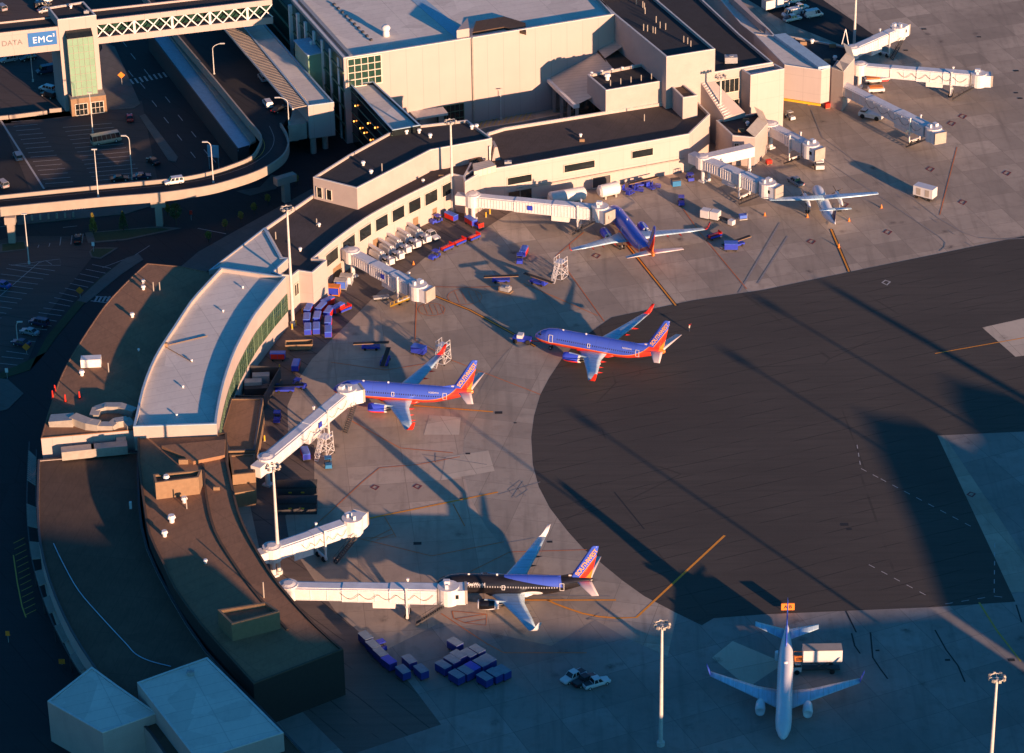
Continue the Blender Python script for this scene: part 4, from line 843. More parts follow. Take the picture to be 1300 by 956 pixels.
m_ = MB(); m_.face([W(758, 62, 14.8), W(783, 47, 17), W(793, 57, 17), W(768, 74, 14.8)]); part(m_, 'upper_seam_roof', 'louvre', t)
# truck court wall
t = bb('low curved retaining wall round the yellow-hatched truck court', 'wall', 'court_wall', W(600, 170)); m_ = MB(); m_.ribbon([W(*q) for q in ((596, 172), (620, 166), (660, 160), (700, 152), (722, 147), (735, 142))], 0, 1.2, .5); part(m_, 'wall', 'conc', t)

# --- silver-roofed curved concourse and the brown roofs south of it
z2 = 13.0
west = arc([W(280.5, 339, z2), W(259, 362, z2), W(241, 382.5, z2), W(221, 413, z2), W(203, 440, z2), W(190, 465, z2), W(180, 493, z2), W(174, 519, z2), W(169, 541.5, z2)], 2)
east = arc([W(275, 538, z2), W(276.5, 524, z2), W(282, 496, z2), W(289.4, 470, z2), W(301, 440, z2), W(320, 405, z2), W(330, 391, z2), W(345, 372, z2), W(363, 351, z2)], 2)
t = bb('curved concourse with a pale silver roof and a green window band', 'terminal', 'silver_concourse', W(290, 500))
mass(t, west + east, z2, 0, 'cream2', 'silver', 1.0, 'bluetrim', pw=.5)
for k in range(len(east) - 1):
    if k < 1: continue
    a, b = east[k], east[k + 1]; pane(t, on(a, b, .03), on(a, b, .97), 4.2, 8.6, 'window_bay', 'ggl', 'gframe', mull=4, rows=3, fw=.11)
p0 = W(208, 435, z2)
m_ = MB(); m_.box((p0.x, p0.y, z2 - 1), (1.6, .7, .9), .1); part(m_, 'roof_hatch', 'tan', t)
for e in ((263, 422), (243, 455)): q = W(*e, z2); m_ = MB(); m_.cyl((p0.x, p0.y, z2 - .85), (q.x, q.y, z2 - .85), .09, n=5); part(m_, 'roof_cable', 'tan', t)
for x, y in ((283, 391), (308, 361), (232, 487), (224, 523), (243, 454)): p = W(x, y, z2); vent(t, p.x, p.y, z2 - 1, .5, 0)
t = bb('small silver triangular roof between the dark and the silver concourses', 'terminal', 'triangular_link', W(340, 380))
mass(t, px(12.2, (265, 343), (335.7, 288.5), (357, 327), (365.5, 328), (347, 345), (359, 349), (355, 351), (281, 339)), 12.2, 0, 'cream2', 'silver', .35, 'bluetrim')
z1 = 11.0
t = bb('low brown-roofed building along the curved road west of the silver roof', 'terminal', 'brown_roofed_wing', W(150, 480))
lw = arc([W(186.6, 334, z1), W(169, 349.5, z1), W(142, 377, z1), W(124, 400, z1), W(99, 438, z1), W(86, 460, z1), W(73.6, 486, z1), W(61, 524, z1), W(52, 556, z1)], 2)
lw += px(z1, (176, 545), (182, 530), (190, 505), (205, 465), (225, 432), (250, 395), (275, 362), (268, 346), (230, 338))
mass(t, lw, z1, 0, 'hallwall', 'gravel', .12, 'gravel', pw=.25)
for x, y, k, s in ((182, 359, 0, 1.1), (182, 367, 0, 1.3), (168, 402, 0, 1.3), (104, 476, 0, 1.5), (195, 369, 2, 1.3), (203, 369, 2, 1.3), (138, 472, 2, 1.3), (176, 445, 0, .7)):
    p = W(x, y, z1); vent(t, p.x, p.y, z1 - .12, s * .75, k)
for x, y in ((67, 504), (70, 497), (83, 509), (101, 505)):
    p = W(x, y, z1); m_ = MB(); m_.cyl((p.x, p.y, z1 - .12), (p.x, p.y, z1 + 1.6), .2, .12, n=8); m_.cyl((p.x, p.y, z1 - .12), (p.x, p.y, z1 - .35), .4, n=8); o = part(m_, 'roof_post', 'redp', t)
p = W(116, 463, z1); m_ = MB(); m_.box((p.x, p.y, z1 - .5), (4.4, 2.2, 2.3), .05); o = m_.build('roof_plant_box', 'bluetrim' if False else 'white', None, off=None); tag(o, 'white metal box on the brown roof beside the curved road', 'plant box')
# big silver ducts at its south end
t = bb('bundle of fat silver air ducts bending over the brown roof edge', 'duct', 'rooftop_ducts', W(110, 560))
def duct(pts, w, h, nm='duct'):
    m_ = MB()
    for a, b in zip(pts, pts[1:]):
        A_ = W(a[0], a[1], a[2]); B_ = W(b[0], b[1], b[2]); d = (B_ - A_).normalized() * .3; m_.bar(A_ - d, B_ + d, w, h)
    n_ = max(2, int((W(*pts[0]) - W(*pts[-1])).length / 2.2))
    part(m_, nm, 'duct', t)
duct([(66, 537, 11), (92, 535, 11.4)], 3.2, 2.4); duct([(94, 533, 11.6), (112, 540, 11.4), (124, 542, 11.2)], 2.4, 2.2)
duct([(124, 543, 11), (142, 543, 11), (148, 538, 11.4), (160, 536, 11.4), (166, 543, 11)], 2.0, 1.9); duct([(120, 530, 11), (123, 522, 11.2), (135, 518, 11.6), (152, 518, 11.6), (170, 524, 11.4)], 2.0, 1.7)
duct([(80, 576, 8.4), (118, 572, 8.4), (160, 568, 8.4)], 2.4, 2.0); duct([(153, 538, 10.6), (154, 556, 9.0), (154, 568, 8.4)], 2.0, 1.6)
z7 = 7.2
t = bb('long low brown roof curving along the dark road at the bottom, pale cable across it', 'terminal', 'low_curved_wing', W(150, 700))
l7 = arc([W(48, 583, z7), W(46.5, 640, z7), W(50, 690, z7), W(61, 735, z7), W(79, 780, z7), W(102, 822, z7), W(140, 875, z7), W(190, 930, z7), W(230, 990, z7)], 2)
l7 += list(reversed(arc([W(176, 572, z7), W(178, 640, z7), W(188, 695, z7), W(220, 760, z7), W(262, 825, z7), W(320, 885, z7), W(420, 990, z7)], 2)))
mass(t, l7, z7, 0, 'cream2', 'gravel2', .3, 'dark')
cb = MB(); cc = arc([W(68, 690, z7 - .2), W(80, 715, z7 - .2), W(100, 750, z7 - .2), (W(132, 787, z7 - .2)), W(160, 817, z7 - .2), W(172, 830, z7 - .2), W(190, 839, z7 - .2), W(217, 846, z7 - .2)], 4)
for a, b in zip(cc, cc[1:]): cb.cyl(a, b, .1, n=5)
part(cb, 'roof_cable', 'bluetrim', t)
p = W(166, 644, z7); m_ = MB(); m_.box((p.x, p.y, z7 - .3), (.5, .5, 1.6)); part(m_, 'roof_vent', 'white', t)
z8 = 10.4
t = bb('curved brown gravel roof behind the bottom gates', 'terminal', 'gravel_roofed_concourse', W(300, 720))
r8 = px(z8, (174.6, 551), (288, 549)) + arc([W(289, 585, z8), W(296, 618, z8), W(304, 650, z8), W(316, 678, z8), W(332, 706, z8), W(355.5, 741.5, z8), (W(398.7, 790, z8)), W(436, 824, z8)], 2)
r8 += px(z8, (322, 868)) + list(reversed(arc([W(174.6, 582, z8), W(179, 618, z8), W(182, 640, z8), W(189, 678, z8), W(205.6, 713.6, z8), W(221, 746.6, z8), W(254, 792, z8), W(292, 835, z8), W(322, 868, z8)], 2)))[1:]
mass(t, r8, z8, 0, 'wall_shade', 'gravel', .35, 'gravel2')
for x, y, k, s in ((218, 661, 0, 1.5), (209, 679, 0, 1.2), (234, 636, 0, 1.2), (237, 644, 2, 1.1), (261, 713, 0, .8), (233, 587, 3, 1.2), (335, 757, 2, 1.5), (275, 620, 3, .8)):
    p = W(x, y, z8); vent(t, p.x, p.y, z8 - .35, s, k)
m_ = MB(); q = arc([W(258, 590, z8 - .3), W(262, 630, z8 - .3), W(273, 675, z8 - .3), W(300, 720, z8 - .3), W(330, 760, z8 - .3), W(365, 800, z8 - .3)], 3); m_.ribbon(q, z8 - .34, z8 - .1, .5); part(m_, 'roof_walkway', 'gravel2', t)
m_ = MB(); m_.prism(px(z8 + 1, (205, 563), (286, 555), (285, 575), (245, 583)), z8 - .3, z8 + .5); part(m_, 'raised_roof', 'gravel', t)
def penthouse(label, poly, z, zb):
    t = bb(label, 'plant room', 'penthouse', poly[0]); mass(t, poly, z, zb, 'tan', 'gravel', .8, 'tan'); return t
t = penthouse('long tan penthouse on the brown gravel roof below the silver roof', px(14, (194, 602), (197, 613), (252, 606), (256, 596)), 14, z8 - .4); p = W(211, 606, 14); vent(t, p.x, p.y, 13.2, 1.2, 0)
penthouse('tan penthouse with a tall curb at the lower end of the gravel roof', px(14, (276, 774), (294, 792), (355, 776), (338, 764)), 14, z8 - .4)
m_ = MB()
# lower annex with grey roof and the tan stair boxes beside the gate
t = bb('small grey-roofed annex between the fenced plant yard and the tan boxes', 'annex', 'grey_annex', W(300, 590))
mass(t, px(6.4, (280.5, 544), (292, 505), (334, 505), (331, 524), (325, 562), (324, 571), (290, 572)), 6.4, 0, 'tan', 'gravel', .3, 'dark')
t = bb('tan stepped box below the grey annex by the bridge', 'annex', 'stepped_box', W(305, 640)); mass(t, px(6, (291, 577), (324, 576), (324, 600), (295, 603)), 6, 0, 'tan', 'gravel', .3, 'tan'); 
m_ = MB(); m_.prism(px(3.6, (296, 617), (325, 612), (325, 622), (298, 626)), 0, 3.6); part(m_, 'porch', 'tan', t); m_ = MB(); p = W(316, 632); m_.box((p.x, p.y, .2), (1.3, .2, 2.3)); part(m_, 'door', 'ltblue', t)
# fenced plant yard
t = bb('black fenced plant yard with two rooftop chillers inside', 'plant yard', 'plant_yard', W(330, 500))
q = px(3.4, (292, 502), (308, 463), (356, 466), (335, 503)); m_ = MB()
for i in range(4): a, b = q[i], q[(i + 1) % 4]; m_.prism([a, b, b + (b - a).cross(Vector((0, 0, 1))).normalized() * .2, a + (b - a).cross(Vector((0, 0, 1))).normalized() * .2], 0, 3.4)
part(m_, 'fence', 'dark', t)
for x, y in ((331, 473), (321, 481)): p = W(x, y, 3); m_ = MB(); m_.box((p.x, p.y, .3), (3.8, 1.9, 2.3), .05); part(m_, 'chiller', 'grey', t)
p = W(325, 492, 1.5); m_ = MB(); m_.box((p.x, p.y, .2), (5.2, 2.0, 1.6), .05); part(m_, 'tank', 'dark', t)
# black bus-like baggage sheds in the shade by the gate
for i, (x, y, l) in enumerate(((377, 614, 'long black shed roof in the shade beside the white mast, upper of the two'), (377, 634, 'long black shed roof in the shade beside the white mast, lower of the two'))):
    p = W(x, y, 2.8); t = bb(l, 'shed', 'baggage_shed', p); m_ = MB(); m_.box((p.x, p.y, 0), (8.2, 3.0, 2.6)); part(m_, 'wall', 'dark', t)
    m_ = MB(); m_.loft([[(p.x + s, p.y + 1.65 * math.cos(a), 2.6 + .7 * math.sin(a)) for a in [math.pi * k / 8 for k in range(9)]] for s in (-4.2, 4.2)]); part(m_, 'roof', 'navyroof', t, True)
    for s in (-1.4, 1.2): m_ = MB(); m_.box((p.x + s, p.y - 1.56, 1.4), (.7, .06, .3)); part(m_, 'marker', 'yellow', t)
# stone roof corners peeping in at the bottom
t = bb('pale flat roof corner at the bottom edge, nearer the road', 'building', 'pale_roofed_building', W(115, 880)); mass(t, px(9, (116.5, 846), (148, 869), (200, 905), (130, 930), (60, 890)), 9, 0, 'cream2', 'silver', .15)
t = bb('large pale roof with a pointed corner at the bottom edge, nearer the gates', 'building', 'pale_roofed_building', W(240, 900)); mass(t, px(11, (174, 866), (263, 834), (298, 868), (360, 930), (250, 965)), 11, 0, 'cream2', 'silver', .15)
p = W(242, 856, 11); vent(t, p.x, p.y, 10.8, .6, 1)
# colonnade of slats along the dark curved road
t = bb('curved slatted walkway canopy hugging the low brown wing', 'canopy', 'slatted_walkway', W(60, 760)); zc = 3.6
wl = arc([W(37, 560, zc), W(34, 640, zc), W(39, 700, zc), W(50, 745, zc), W(67, 790, zc), W(92, 838, zc), W(120, 880, zc)], 9)
wr = arc([W(46, 570, zc), W(46, 645, zc), W(52, 700, zc), W(63, 740, zc), W(81, 785, zc), W(105, 828, zc), W(135, 875, zc)], 9)
for k in range(3, len(wl) - 2):
    if k % 7 < 4:
        for u in (0, .25, .5, .75):
            m_ = None
kk = 0
for k in range(2, len(wl) - 8, 7):
    m_ = MB()
    for j in range(4):
        for u in (0, .25, .5, .75):
            a = on(wl[k + j], wl[k + j + 1], u); b = on(wr[k + j], wr[k + j + 1], u); m_.bar(a, b, .28, .15)
    part(m_, 'slat_bay', 'parapet', t)
for w_ in (wl, wr):
    m_ = MB()
    for a, b in zip(w_, w_[1:]): m_.bar(a - Vector((0, 0, .2)), b - Vector((0, 0, .2)), .25, .3)
    part(m_, 'beam', 'dark', t)
for k in range(2, len(wl), 7): m_ = MB(); m_.cyl((wl[k].x, wl[k].y, 0), (wl[k].x, wl[k].y, zc - .3), .15, n=8); part(m_, 'post', 'dark', t)
# --- departures canopy building
t = bb('pale flat roof over the upper roadway with a louvred edge', 'canopy', 'departures_canopy', W(400, 200)); zK = 14.0
q = px(zK, (391, 134), (424, 129.5), (322, 14), (285, -28), (255, -24), (299, 22)); mass(t, q, zK, 4.8, 'hallwall', 'silver', .5, 'bluetrim')
m_ = MB(); m_.prism(q, 4.6, 4.8, bot=True); part(m_, 'underside', 'conc', t)
for k in range(80):
    u = k / 79; a = on(W(372, 136, zK), W(255, 0, zK), u); b = on(W(394, 131.5, zK), W(277, -4, zK), u)
    if k == 0: lm = MB()
    lm.bar(a - Vector((0, 0, .3)), b - Vector((0, 0, .3)), .42, .25)
part(lm, 'louvre_screen', 'parapet', t)
m_ = MB(); m_.bar(W(372, 136, zK) - Vector((0, 0, .5)), W(255, 0, zK) - Vector((0, 0, .5)), .4, .5); part(m_, 'edge_beam', 'trim', t)
for x, y in ((413, 190), (398, 196), (376, 180)): p = W(x, y); m_ = MB(); m_.cyl((p.x, p.y + 1, 0), (p.x, p.y + 1, 4.8), .8, n=12); part(m_, 'column', 'conc', t)
m_ = MB(); m_.prism(px(9, (366, 160), (389, 156), (389, 140), (372, 138)), 4.6, 9.0); part(m_, 'low_wall', 'conc', t)
# --- elevated road
zt = 9.6; zd = 8.5; zb = 7.5
t = bb('curving elevated ramp of pale concrete with a white car on it', 'elevated road', 'elevated_road', W(180, 270))
outer = arc([W(-90, 272, zt), W(0, 263, zt), W(123, 251, zt), W(196, 245, zt), W(236.5, 240, zt), W(271, 234, zt), W(304, 224.6, zt), W(323, 218, zt), W(342, 209, zt), W(359.6, 196, zt), W(366, 182, zt), W(363.5, 169, zt), W(356, 156, zt)], 4)
inner = arc([W(-90, 257, zt), W(0, 248, zt), W(108, 237, zt), W(198, 228.5, zt), W(233, 224.6, zt), W(265.5, 218, zt), W(294, 209, zt), W(319, 198, zt), W(329, 184, zt), W(331, 171, zt), W(317, 153.5, zt)], 4)
m_ = MB(); m_.prism([(p.x, p.y) for p in outer] + [(p.x, p.y) for p in px(zt, (372, 136), (330, 85), (255, -5), (180, -10), (223.5, 42), (274, 101.5))] + [(p.x, p.y) for p in reversed(inner)], zb, zd, bot=True); part(m_, 'deck', ['as2', 'parapet'], t)
m_ = MB(); m_.ribbon(outer, zb - .35, zt, .42); part(m_, 'outer_parapet', 'parapet', t); m_ = MB(); m_.ribbon(inner + px(zt, (274, 101.5), (223.5, 42), (180, -10)), zb - .35, zt, .42); part(m_, 'inner_parapet', 'parapet', t)
def pier(x, y, cap=0.0, rz=0):
    p = W(x, y); m_ = MB(); m_.box((p.x, p.y, 0), (1.7, 1.6, zb - 1.2), rz); m_.box((p.x, p.y, zb - 2.2), (2.6 + cap, 2.0, 1.9), rz, taper=1.0); part(m_, 'pier', 'parapet', t)
pier(16, 308); pier(203, 286, 1.0); pier(363.5, 256, 3.0, .6)
for k in range(7):
    a = W(60 + 42 * k, 262 - 4 * k, zt)
m_ = MB(); lines = arc([W(-60, 261, zd), W(120, 244, zd), W(236, 232, zd), W(304, 215, zd), W(338, 196, zd), W(348, 178, zd), W(342, 160, zd)], 6); m_.strip(lines, .15, zd + .02); part(m_, 'lane_line', 'pf', t)
m_ = MB(); m_.strip([q + Vector((0, 0, 0)) for q in arc([W(316, 160, zd), W(333, 176, zd), W(335, 190, zd), W(324, 202, zd), W(296, 214, zd)], 5)], .15, zd + .025); part(m_, 'edge_line', 'py', t)
t = bb('long flat blue-grey shelter roof between the lower and the upper roads', 'shelter', 'road_shelter', W(300, 200))
m_ = MB(); m_.prism(px(5.6, (188, 40), (208, 36), (319, 180), (316, 186), (302, 190)), 5.1, 5.6, bot=True); part(m_, 'roof', 'bluetrim', t)
m_ = MB(); m_.ribbon(px(5.6, (188, 40), (302, 190), (316, 186)), 0, 5.95, .3); part(m_, 'wall', 'dark', t)
m_ = MB(); m_.prism(px(6.6, (208, 36), (219, 33), (322, 168), (325, 178), (319, 181)), 6.0, 6.6, bot=True); part(m_, 'walkway_slab', 'parapet', t)
for k in range(7): p = W(203 + 17 * k, 62 + 22.5 * k, 0); m_ = MB(); m_.cyl((p.x, p.y, 0), (p.x, p.y, 5.2), .3, n=8); part(m_, 'post', 'dark', t)
# --- sky bridge, tower
zbt, zbb = 24.4, 17.6
t = bb('tall pale lift tower with a green glass front between the two bridges', 'tower', 'lift_tower', W(100, 130)); q = px(26.4, (60.5, 9), (73, 25), (122, 19), (106, 1.5)); mass(t, q, 26.4, 0, 'hallwall', 'navyroof', .5)
p = W(90, 10, 26); vent(t, p.x, p.y, 25.9, .8, 0); p = W(110, 17, 26); vent(t, p.x, p.y, 25.9, .6, 1)
A, B = q[1], q[2]; dd = (B - A).normalized(); n_ = Vector((dd.y, -dd.x, 0)); a, b = on(A, B, .17), on(A, B, .84); m_ = MB()
m_.prism([a, b, b + n_ * 2.6, a + n_ * 2.6], 5.2, 21.6, top=False); gb = part(m_, 'glass_front', 'lgl', t)
m_ = MB(); m_.face([Vector((v.x, v.y, z)) for v, z in ((a, 23), (b, 23), (b + n_ * 2.6, 21.6), (a + n_ * 2.6, 21.6))]); part(m_, 'glass_top', 'glass', gb)
m_ = MB()
for k in range(6): u = on(a, b, k / 5) + n_ * 2.66; m_.bar((u.x, u.y, 5.2), (u.x, u.y, 21.6), .08)
for k in range(9): z = 5.2 + k * 2.05; m_.bar((a + n_ * 2.66).xy.to_3d() + Vector((0, 0, z)), (b + n_ * 2.66).xy.to_3d() + Vector((0, 0, z)), .08)
part(m_, 'glazing_bars', 'conc', gb)
m_ = MB(); m_.prism([on(A, B, .1) + n_ * .1, on(A, B, 1.02) + n_ * .1, on(A, B, 1.02) + n_ * 4.2, on(A, B, .1) + n_ * 4.2], 0, 5.1, mtop=1); part(m_, 'entrance', ['orange' if False else 'tan', 'conc'], t)
for u in (.2, .62): pane(t, on(A, B, u) + n_ * 4.2, on(A, B, u + .32) + n_ * 4.2, .3, 3.6, 'entrance_door', 'glass', 'frame', mull=3, rows=2)
def bridge(name, label, fr, bk, truss):
    t = bb(label, 'footbridge', name, fr[0]); m_ = MB(); m_.prism([fr[0], fr[1], bk[1], bk[0]], zbt - .9, zbt - .5); part(m_, 'roof', 'navyroof', t)
    for u, v, nm in ((fr[0], fr[1], 'front_coping'), (bk[0], bk[1], 'rear_coping')): m_ = MB(); m_.bar(u + Vector((0, 0, -.75)), v + Vector((0, 0, -.75)), .5, 1.5); part(m_, nm, 'hallwall', t)
    m_ = MB(); m_.prism([fr[0], fr[1], bk[1], bk[0]], zbb, zbb + .4, bot=True); part(m_, 'floor', 'conc', t)
    dn = zbt - zbb
    if not truss:
        m_ = MB(); m_.bar(fr[0] + Vector((0, -.1, -dn / 2)), fr[1] + Vector((0, -.1, -dn / 2)), .4, dn); part(m_, 'side_wall', 'hallwall', t)
        m_ = MB(); m_.bar(bk[0] + Vector((0, 0, -dn / 2)), bk[1] + Vector((0, 0, -dn / 2)), .4, dn); part(m_, 'rear_wall', 'hallwall', t); return t
    for u, v, nm in ((fr[0], fr[1], 'front_sill'), (bk[0], bk[1], 'rear_sill')): m_ = MB(); m_.bar(u + Vector((0, 0, -dn + .8)), v + Vector((0, 0, -dn + .8)), .5, 1.8); part(m_, nm, 'hallwall', t)
    for (u, v), nm in (((fr[0], fr[1]), 'front_truss'), ((bk[0], bk[1]), 'rear_truss')):
        m_ = MB(); N = 14
        for k in range(N):
            a, b = on(u, v, k / N), on(u, v, (k + 1) / N); lo = Vector((0, 0, -dn + 1.7)); hi = Vector((0, 0, -1.4))
            m_.bar(a + lo, b + hi, .28); m_.bar(a + hi, b + lo, .28)
            if k % 3 == 2: m_.bar(b + lo, b + hi, .6)
        part(m_, nm, 'white', t)
    m_ = MB(); a, b = [on(fr[i], bk[i], .5) for i in (0, 1)]; m_.bar(a + Vector((0, 0, -dn / 2)), b + Vector((0, 0, -dn / 2)), 1.5, 3.0); part(m_, 'glazed_corridor', 'ggl', t)
    return t
bridge('truss_footbridge', 'footbridge with white crossed trusses over the roads', (W(121, 25, zbt), W(345, -1, zbt)), (W(115, 12.5, zbt), W(338, -12, zbt)), True)
t = bridge('walled_footbridge', 'footbridge with solid pale sides carrying a blue advertising panel', (W(-90, 51, zbt), W(74, 33, zbt)), (W(-98, 38, zbt), W(64, 21, zbt)), False)
u, v = W(-90, 51, zbt), W(74, 33, zbt); d = (v - u).normalized(); n_ = Vector((d.y, -d.x, 0))
def brx(x, z): return xat(u, v, x, z)
a, b = brx(35.5, 21), brx(72, 21); m_ = MB(); o = n_ * .38 + Vector((0, -.0, 0))
MT['adblue'] = P('advert_blue', (.012, .13, .40), .5, var=.05); MT['adw'] = P('advert_white', (.8, .8, .8), .5, var=.03); MT['adg'] = P('advert_grey_letters', (.17, .16, .155), .5, var=.03)
m_.face([Vector(((q + o).x, (q + o).y, z)) for q, z in ((a, zbb + 1.9), (b, zbb + 1.9), (b, zbb + 5.8), (a, zbb + 5.8))]); sg = m_.build('advertising_panel', 'adblue'); tag(sg, 'blue advertising panel with white letters on the solid footbridge', 'sign')
def wall_text(s, size, mt, c, par, bold=.02, z=0, nm='lettering', space=1.0):
    mm = Matrix((d, Vector((0, 0, 1)), n_)).transposed().to_4x4(); mm.translation = c; return text_mesh(s, size, nm, mt, par, mm, bold=bold, space=space)
c = on(a, b, .5) + n_ * .42; wall_text('EMC', 2.5, 'adw', Vector((c.x, c.y, zbb + 3.6)), sg, .0, space=1.12); c = on(a, b, .9) + n_ * .42; wall_text('2', 1.1, 'adw', Vector((c.x, c.y, zbb + 4.6)), sg, .02)
c = brx(8, 21) + n_ * .40; a2 = brx(-22, 21); s2 = MB(); s2.face([Vector(((q + n_ * .38).x, (q + n_ * .38).y, z)) for q, z in ((a2, zbb + 1.9), (brx(35.2, 21), zbb + 1.9), (brx(35.2, 21), zbb + 5.8), (a2, zbb + 5.8))]); s2 = s2.build('banner', 'hallwall'); tag(s2, 'pale banner with grey capitals beside the blue panel', 'banner')
c = brx(6, 21) + n_ * .44; wall_text('BIG DATA', 2.05, 'adg', Vector((c.x, c.y, zbb + 3.6)), s2, .02)
# ------------------------------------------------------------------ jet bridges
def jetbridge(label, p0, p1, z=6.9, segs=3, w=2.7, ribs=True, cabr=0.0, stair=True, blue=False, leg=.80, stairyel=False, box=True, fixed=None):
    """p0: rotunda, p1: cab, both photo columns/rows of the roof centre line at height z"""
    A, B = W(*p0, z), W(*p1, z); d = B - A; L = d.length; h = math.atan2(d.y, d.x)
    t = thing('jet_bridge', label, 'jet bridge', (A.x, A.y, .03), h, 'passenger boarding bridges')
    zf = z - 2.75
    r = MB(); r.cyl((0, 0, zf - .2), (0, 0, z + .15), 1.9, n=16); r.cyl((0, 0, z + .15), (0, 0, z + .4), 1.5, .9, n=12); ro = part(r, 'rotunda', 'bridge', t)
    r = MB(); r.cyl((0, 0, 0), (0, 0, zf), .55, n=12); r.box((0, 0, 0), (1.8, 1.8, .4)); part(r, 'support_column', 'bridge', ro)
    r = MB(); r.box((-2.6, 0, zf), (3.2, 2.4, 2.5)); part(r, 'terminal_link', 'bridge', t)
    x = 1.2; tl = L - 4.2
    for k in range(segs):
        x1 = 1.2 + (tl - 1.2) * (k + 1) / segs + (.4 if k < segs - 1 else 0); k2 = k * .16; ww = w + k2 * 1.2; b = MB(); b.box(((x + x1) / 2, 0, zf - k2), (x1 - x, ww, 2.55 + k2 * 1.6)); sg = part(b, 'tunnel_section', 'bridge', t)
        b = MB(); zt_ = zf - k2 + 2.55 + k2 * 1.6; b.box(((x + x1) / 2, 0, zt_), (x1 - x - .1, ww - .7, .14)); part(b, 'tunnel_roof', 'bridge_roof', sg)
        b = MB(); n = max(2, int((x1 - x) / (.75 if ribs else 2.6)))
        for s in (-1, 1):
            for j in range(n + 1): xx = x + (x1 - x) * j / n; b.box((xx, s * (ww / 2 + .05), zf - k2), (.09, .1, 2.5 + k2 * 1.6))
            for zz in (zf - k2 + .05, zf - k2 + 2.4): b.box(((x + x1) / 2, s * (ww / 2 + .07), zz), (x1 - x, .12, .16))
        part(b, 'side_ribs', 'bridge' if ribs else 'bridge_roof', sg); x = x1 - .3
    if not ribs:   # looped power cable on the side
        for s in (-1, 1):
            b = MB(); q = []
            n = int(tl * .62 * 2.2)
            for j in range(n + 1): u = j / n; q.append(Vector((tl * (.36 + .62 * u), s * (w / 2 + .45), zf + 2.0 - 1.3 * abs(math.sin(u * math.pi * 5)))))
            for a_, b_ in zip(q, q[1:]): b.bar(a_, b_, .07)
            part(b, 'power_cable', 'dark', t)
    # cab
    cx = L - 2.0; c = MB(); c.cyl((cx, 0, zf - .5), (cx, 0, z + .35), 2.15, n=18); cb = part(c, 'cab', 'bridge', t)
    ca, sa = math.cos(cabr), math.sin(cabr)
    c = MB(); c.box((cx + 2.1 * ca, 2.1 * sa, zf - .4), (2.4, 3.2, 3.2), cabr); part(c, 'cab_hood', 'bridge_roof', cb)
    c = MB(); c.box((cx + 3.45 * ca, 3.45 * sa, zf - .2), (.5, 3.3, 3.1), cabr); part(c, 'bellows', 'conc', cb)
    for s in (-1, 1):
        c = MB(); c.box((cx + 1.9 * ca - 1.66 * s * -sa, 1.9 * sa + 1.66 * s * -ca * -1, zf + 1.0), (.8, .06, .9), cabr); part(c, 'cab_window', 'glass', cb)
    c = MB(); c.box((cx - .4, .9, z + .35), (1.3, 1.0, .7)); c.box((cx - .2, -1.0, z + .35), (.6, .6, .9)); part(c, 'rooftop_unit', 'bridge_roof', cb)
    # drive column
    dx = tl * leg; c = MB()
    for s in (-1, 1): c.box((dx, s * (w / 2 + .45), .6), (.35, .3, z - .1)); c.box((dx, s * (w / 2 + .45), z + .4), (.5, .45, .35))
    c.box((dx, 0, .7), (.5, w + 1.2, .5)); c.box((dx, 0, zf - 1.0), (.5, w + 1.2, .35)); part(c, 'lift_column', 'bridge', t)
    for s in (-1, 1): c = MB(); c.cyl((dx - .1, s * 1.2 - .25, .6), (dx - .1, s * 1.2 + .25, .6), .6, n=14); part(c, 'wheel', 'tyre', t)
    if box:
        c = MB(); c.box((dx - 4.6, 0, zf - 1.75), (4.4, 2.1, 1.5)); part(c, 'air_unit', 'bridge', t)
    if stair:
        s = -1 if stair > 0 else 1
        a_ = Vector((cx - .8, s * 2.3, zf - .3)); b_ = Vector((cx - 6.2, s * 3.1, .25)); c = MB()
        for o in (-.5, .5): c.bar(a_ + Vector((0, o, 0)), b_ + Vector((0, o, 0)), .14, .35); c.bar(a_ + Vector((0, o, 1.0)), b_ + Vector((0, o, 1.0)), .07)
        for j in range(14): u = j / 13; q = a_ + (b_ - a_) * u; c.box((q.x, q.y, q.z), (.3, 1.0, .06))
        for j in range(5): u = j / 4; q = a_ + (b_ - a_) * u; c.bar(q + Vector((0, .5, 0)), q + Vector((0, .5, 1.0)), .06); c.bar(q + Vector((0, -.5, 0)), q + Vector((0, -.5, 1.0)), .06)
        part(c, 'service_stair', 'yellow' if stairyel else 'dark', t)
    if blue:
        u = tl * blue; c = MB(); c.box((u, -(w / 2 + .36), zf + .8), (1.3, .08, 1.2)); part(c, 'blue_notice', 'blue', t)
    return t
jetbridge('white bridge reaching the blue jet that stands by the long cream wall', (600, 247), (772, 264), segs=3, cabr=-.6, blue=.5, leg=.9, stair=1)
jetbridge('white ribbed bridge with no aircraft at it, yellow stair underneath', (447, 318), (538, 366), segs=3, cabr=.2, blue=.6, stairyel=True, leg=.85)
jetbridge('white bridge sloping from the tan boxes up to the blue jet nose', (338, 580), (446, 490), segs=2, ribs=False, cabr=-.7, leg=.72, blue=.62)
jetbridge('white empty bridge between two others at the curved gravel roof', (345, 694), (458, 655), segs=2, ribs=False, cabr=.5, leg=.68)
jetbridge('longest white bridge, level, its cab at the black jet', (366, 742), (582, 746), segs=3, ribs=False, cabr=.1, leg=.80)
j6 = jetbridge('ribbed white bridge bending away from the gate house with an empty cab', (893, 199), (982, 236), segs=3, w=2.9, cabr=.1, leg=.72)
c = MB(); a, b = W(893, 198, 7.2), W(955, 184, 7.2); c.bar(a - Vector((0, 0, 1.4)), b - Vector((0, 0, 1.4)), 2.7, 2.7); fx = bb('straight white corridor between the gate house and the ribbed bridge', 'jet bridge', 'bridge_corridor', a); part(c, 'tunnel', 'bridge', fx)
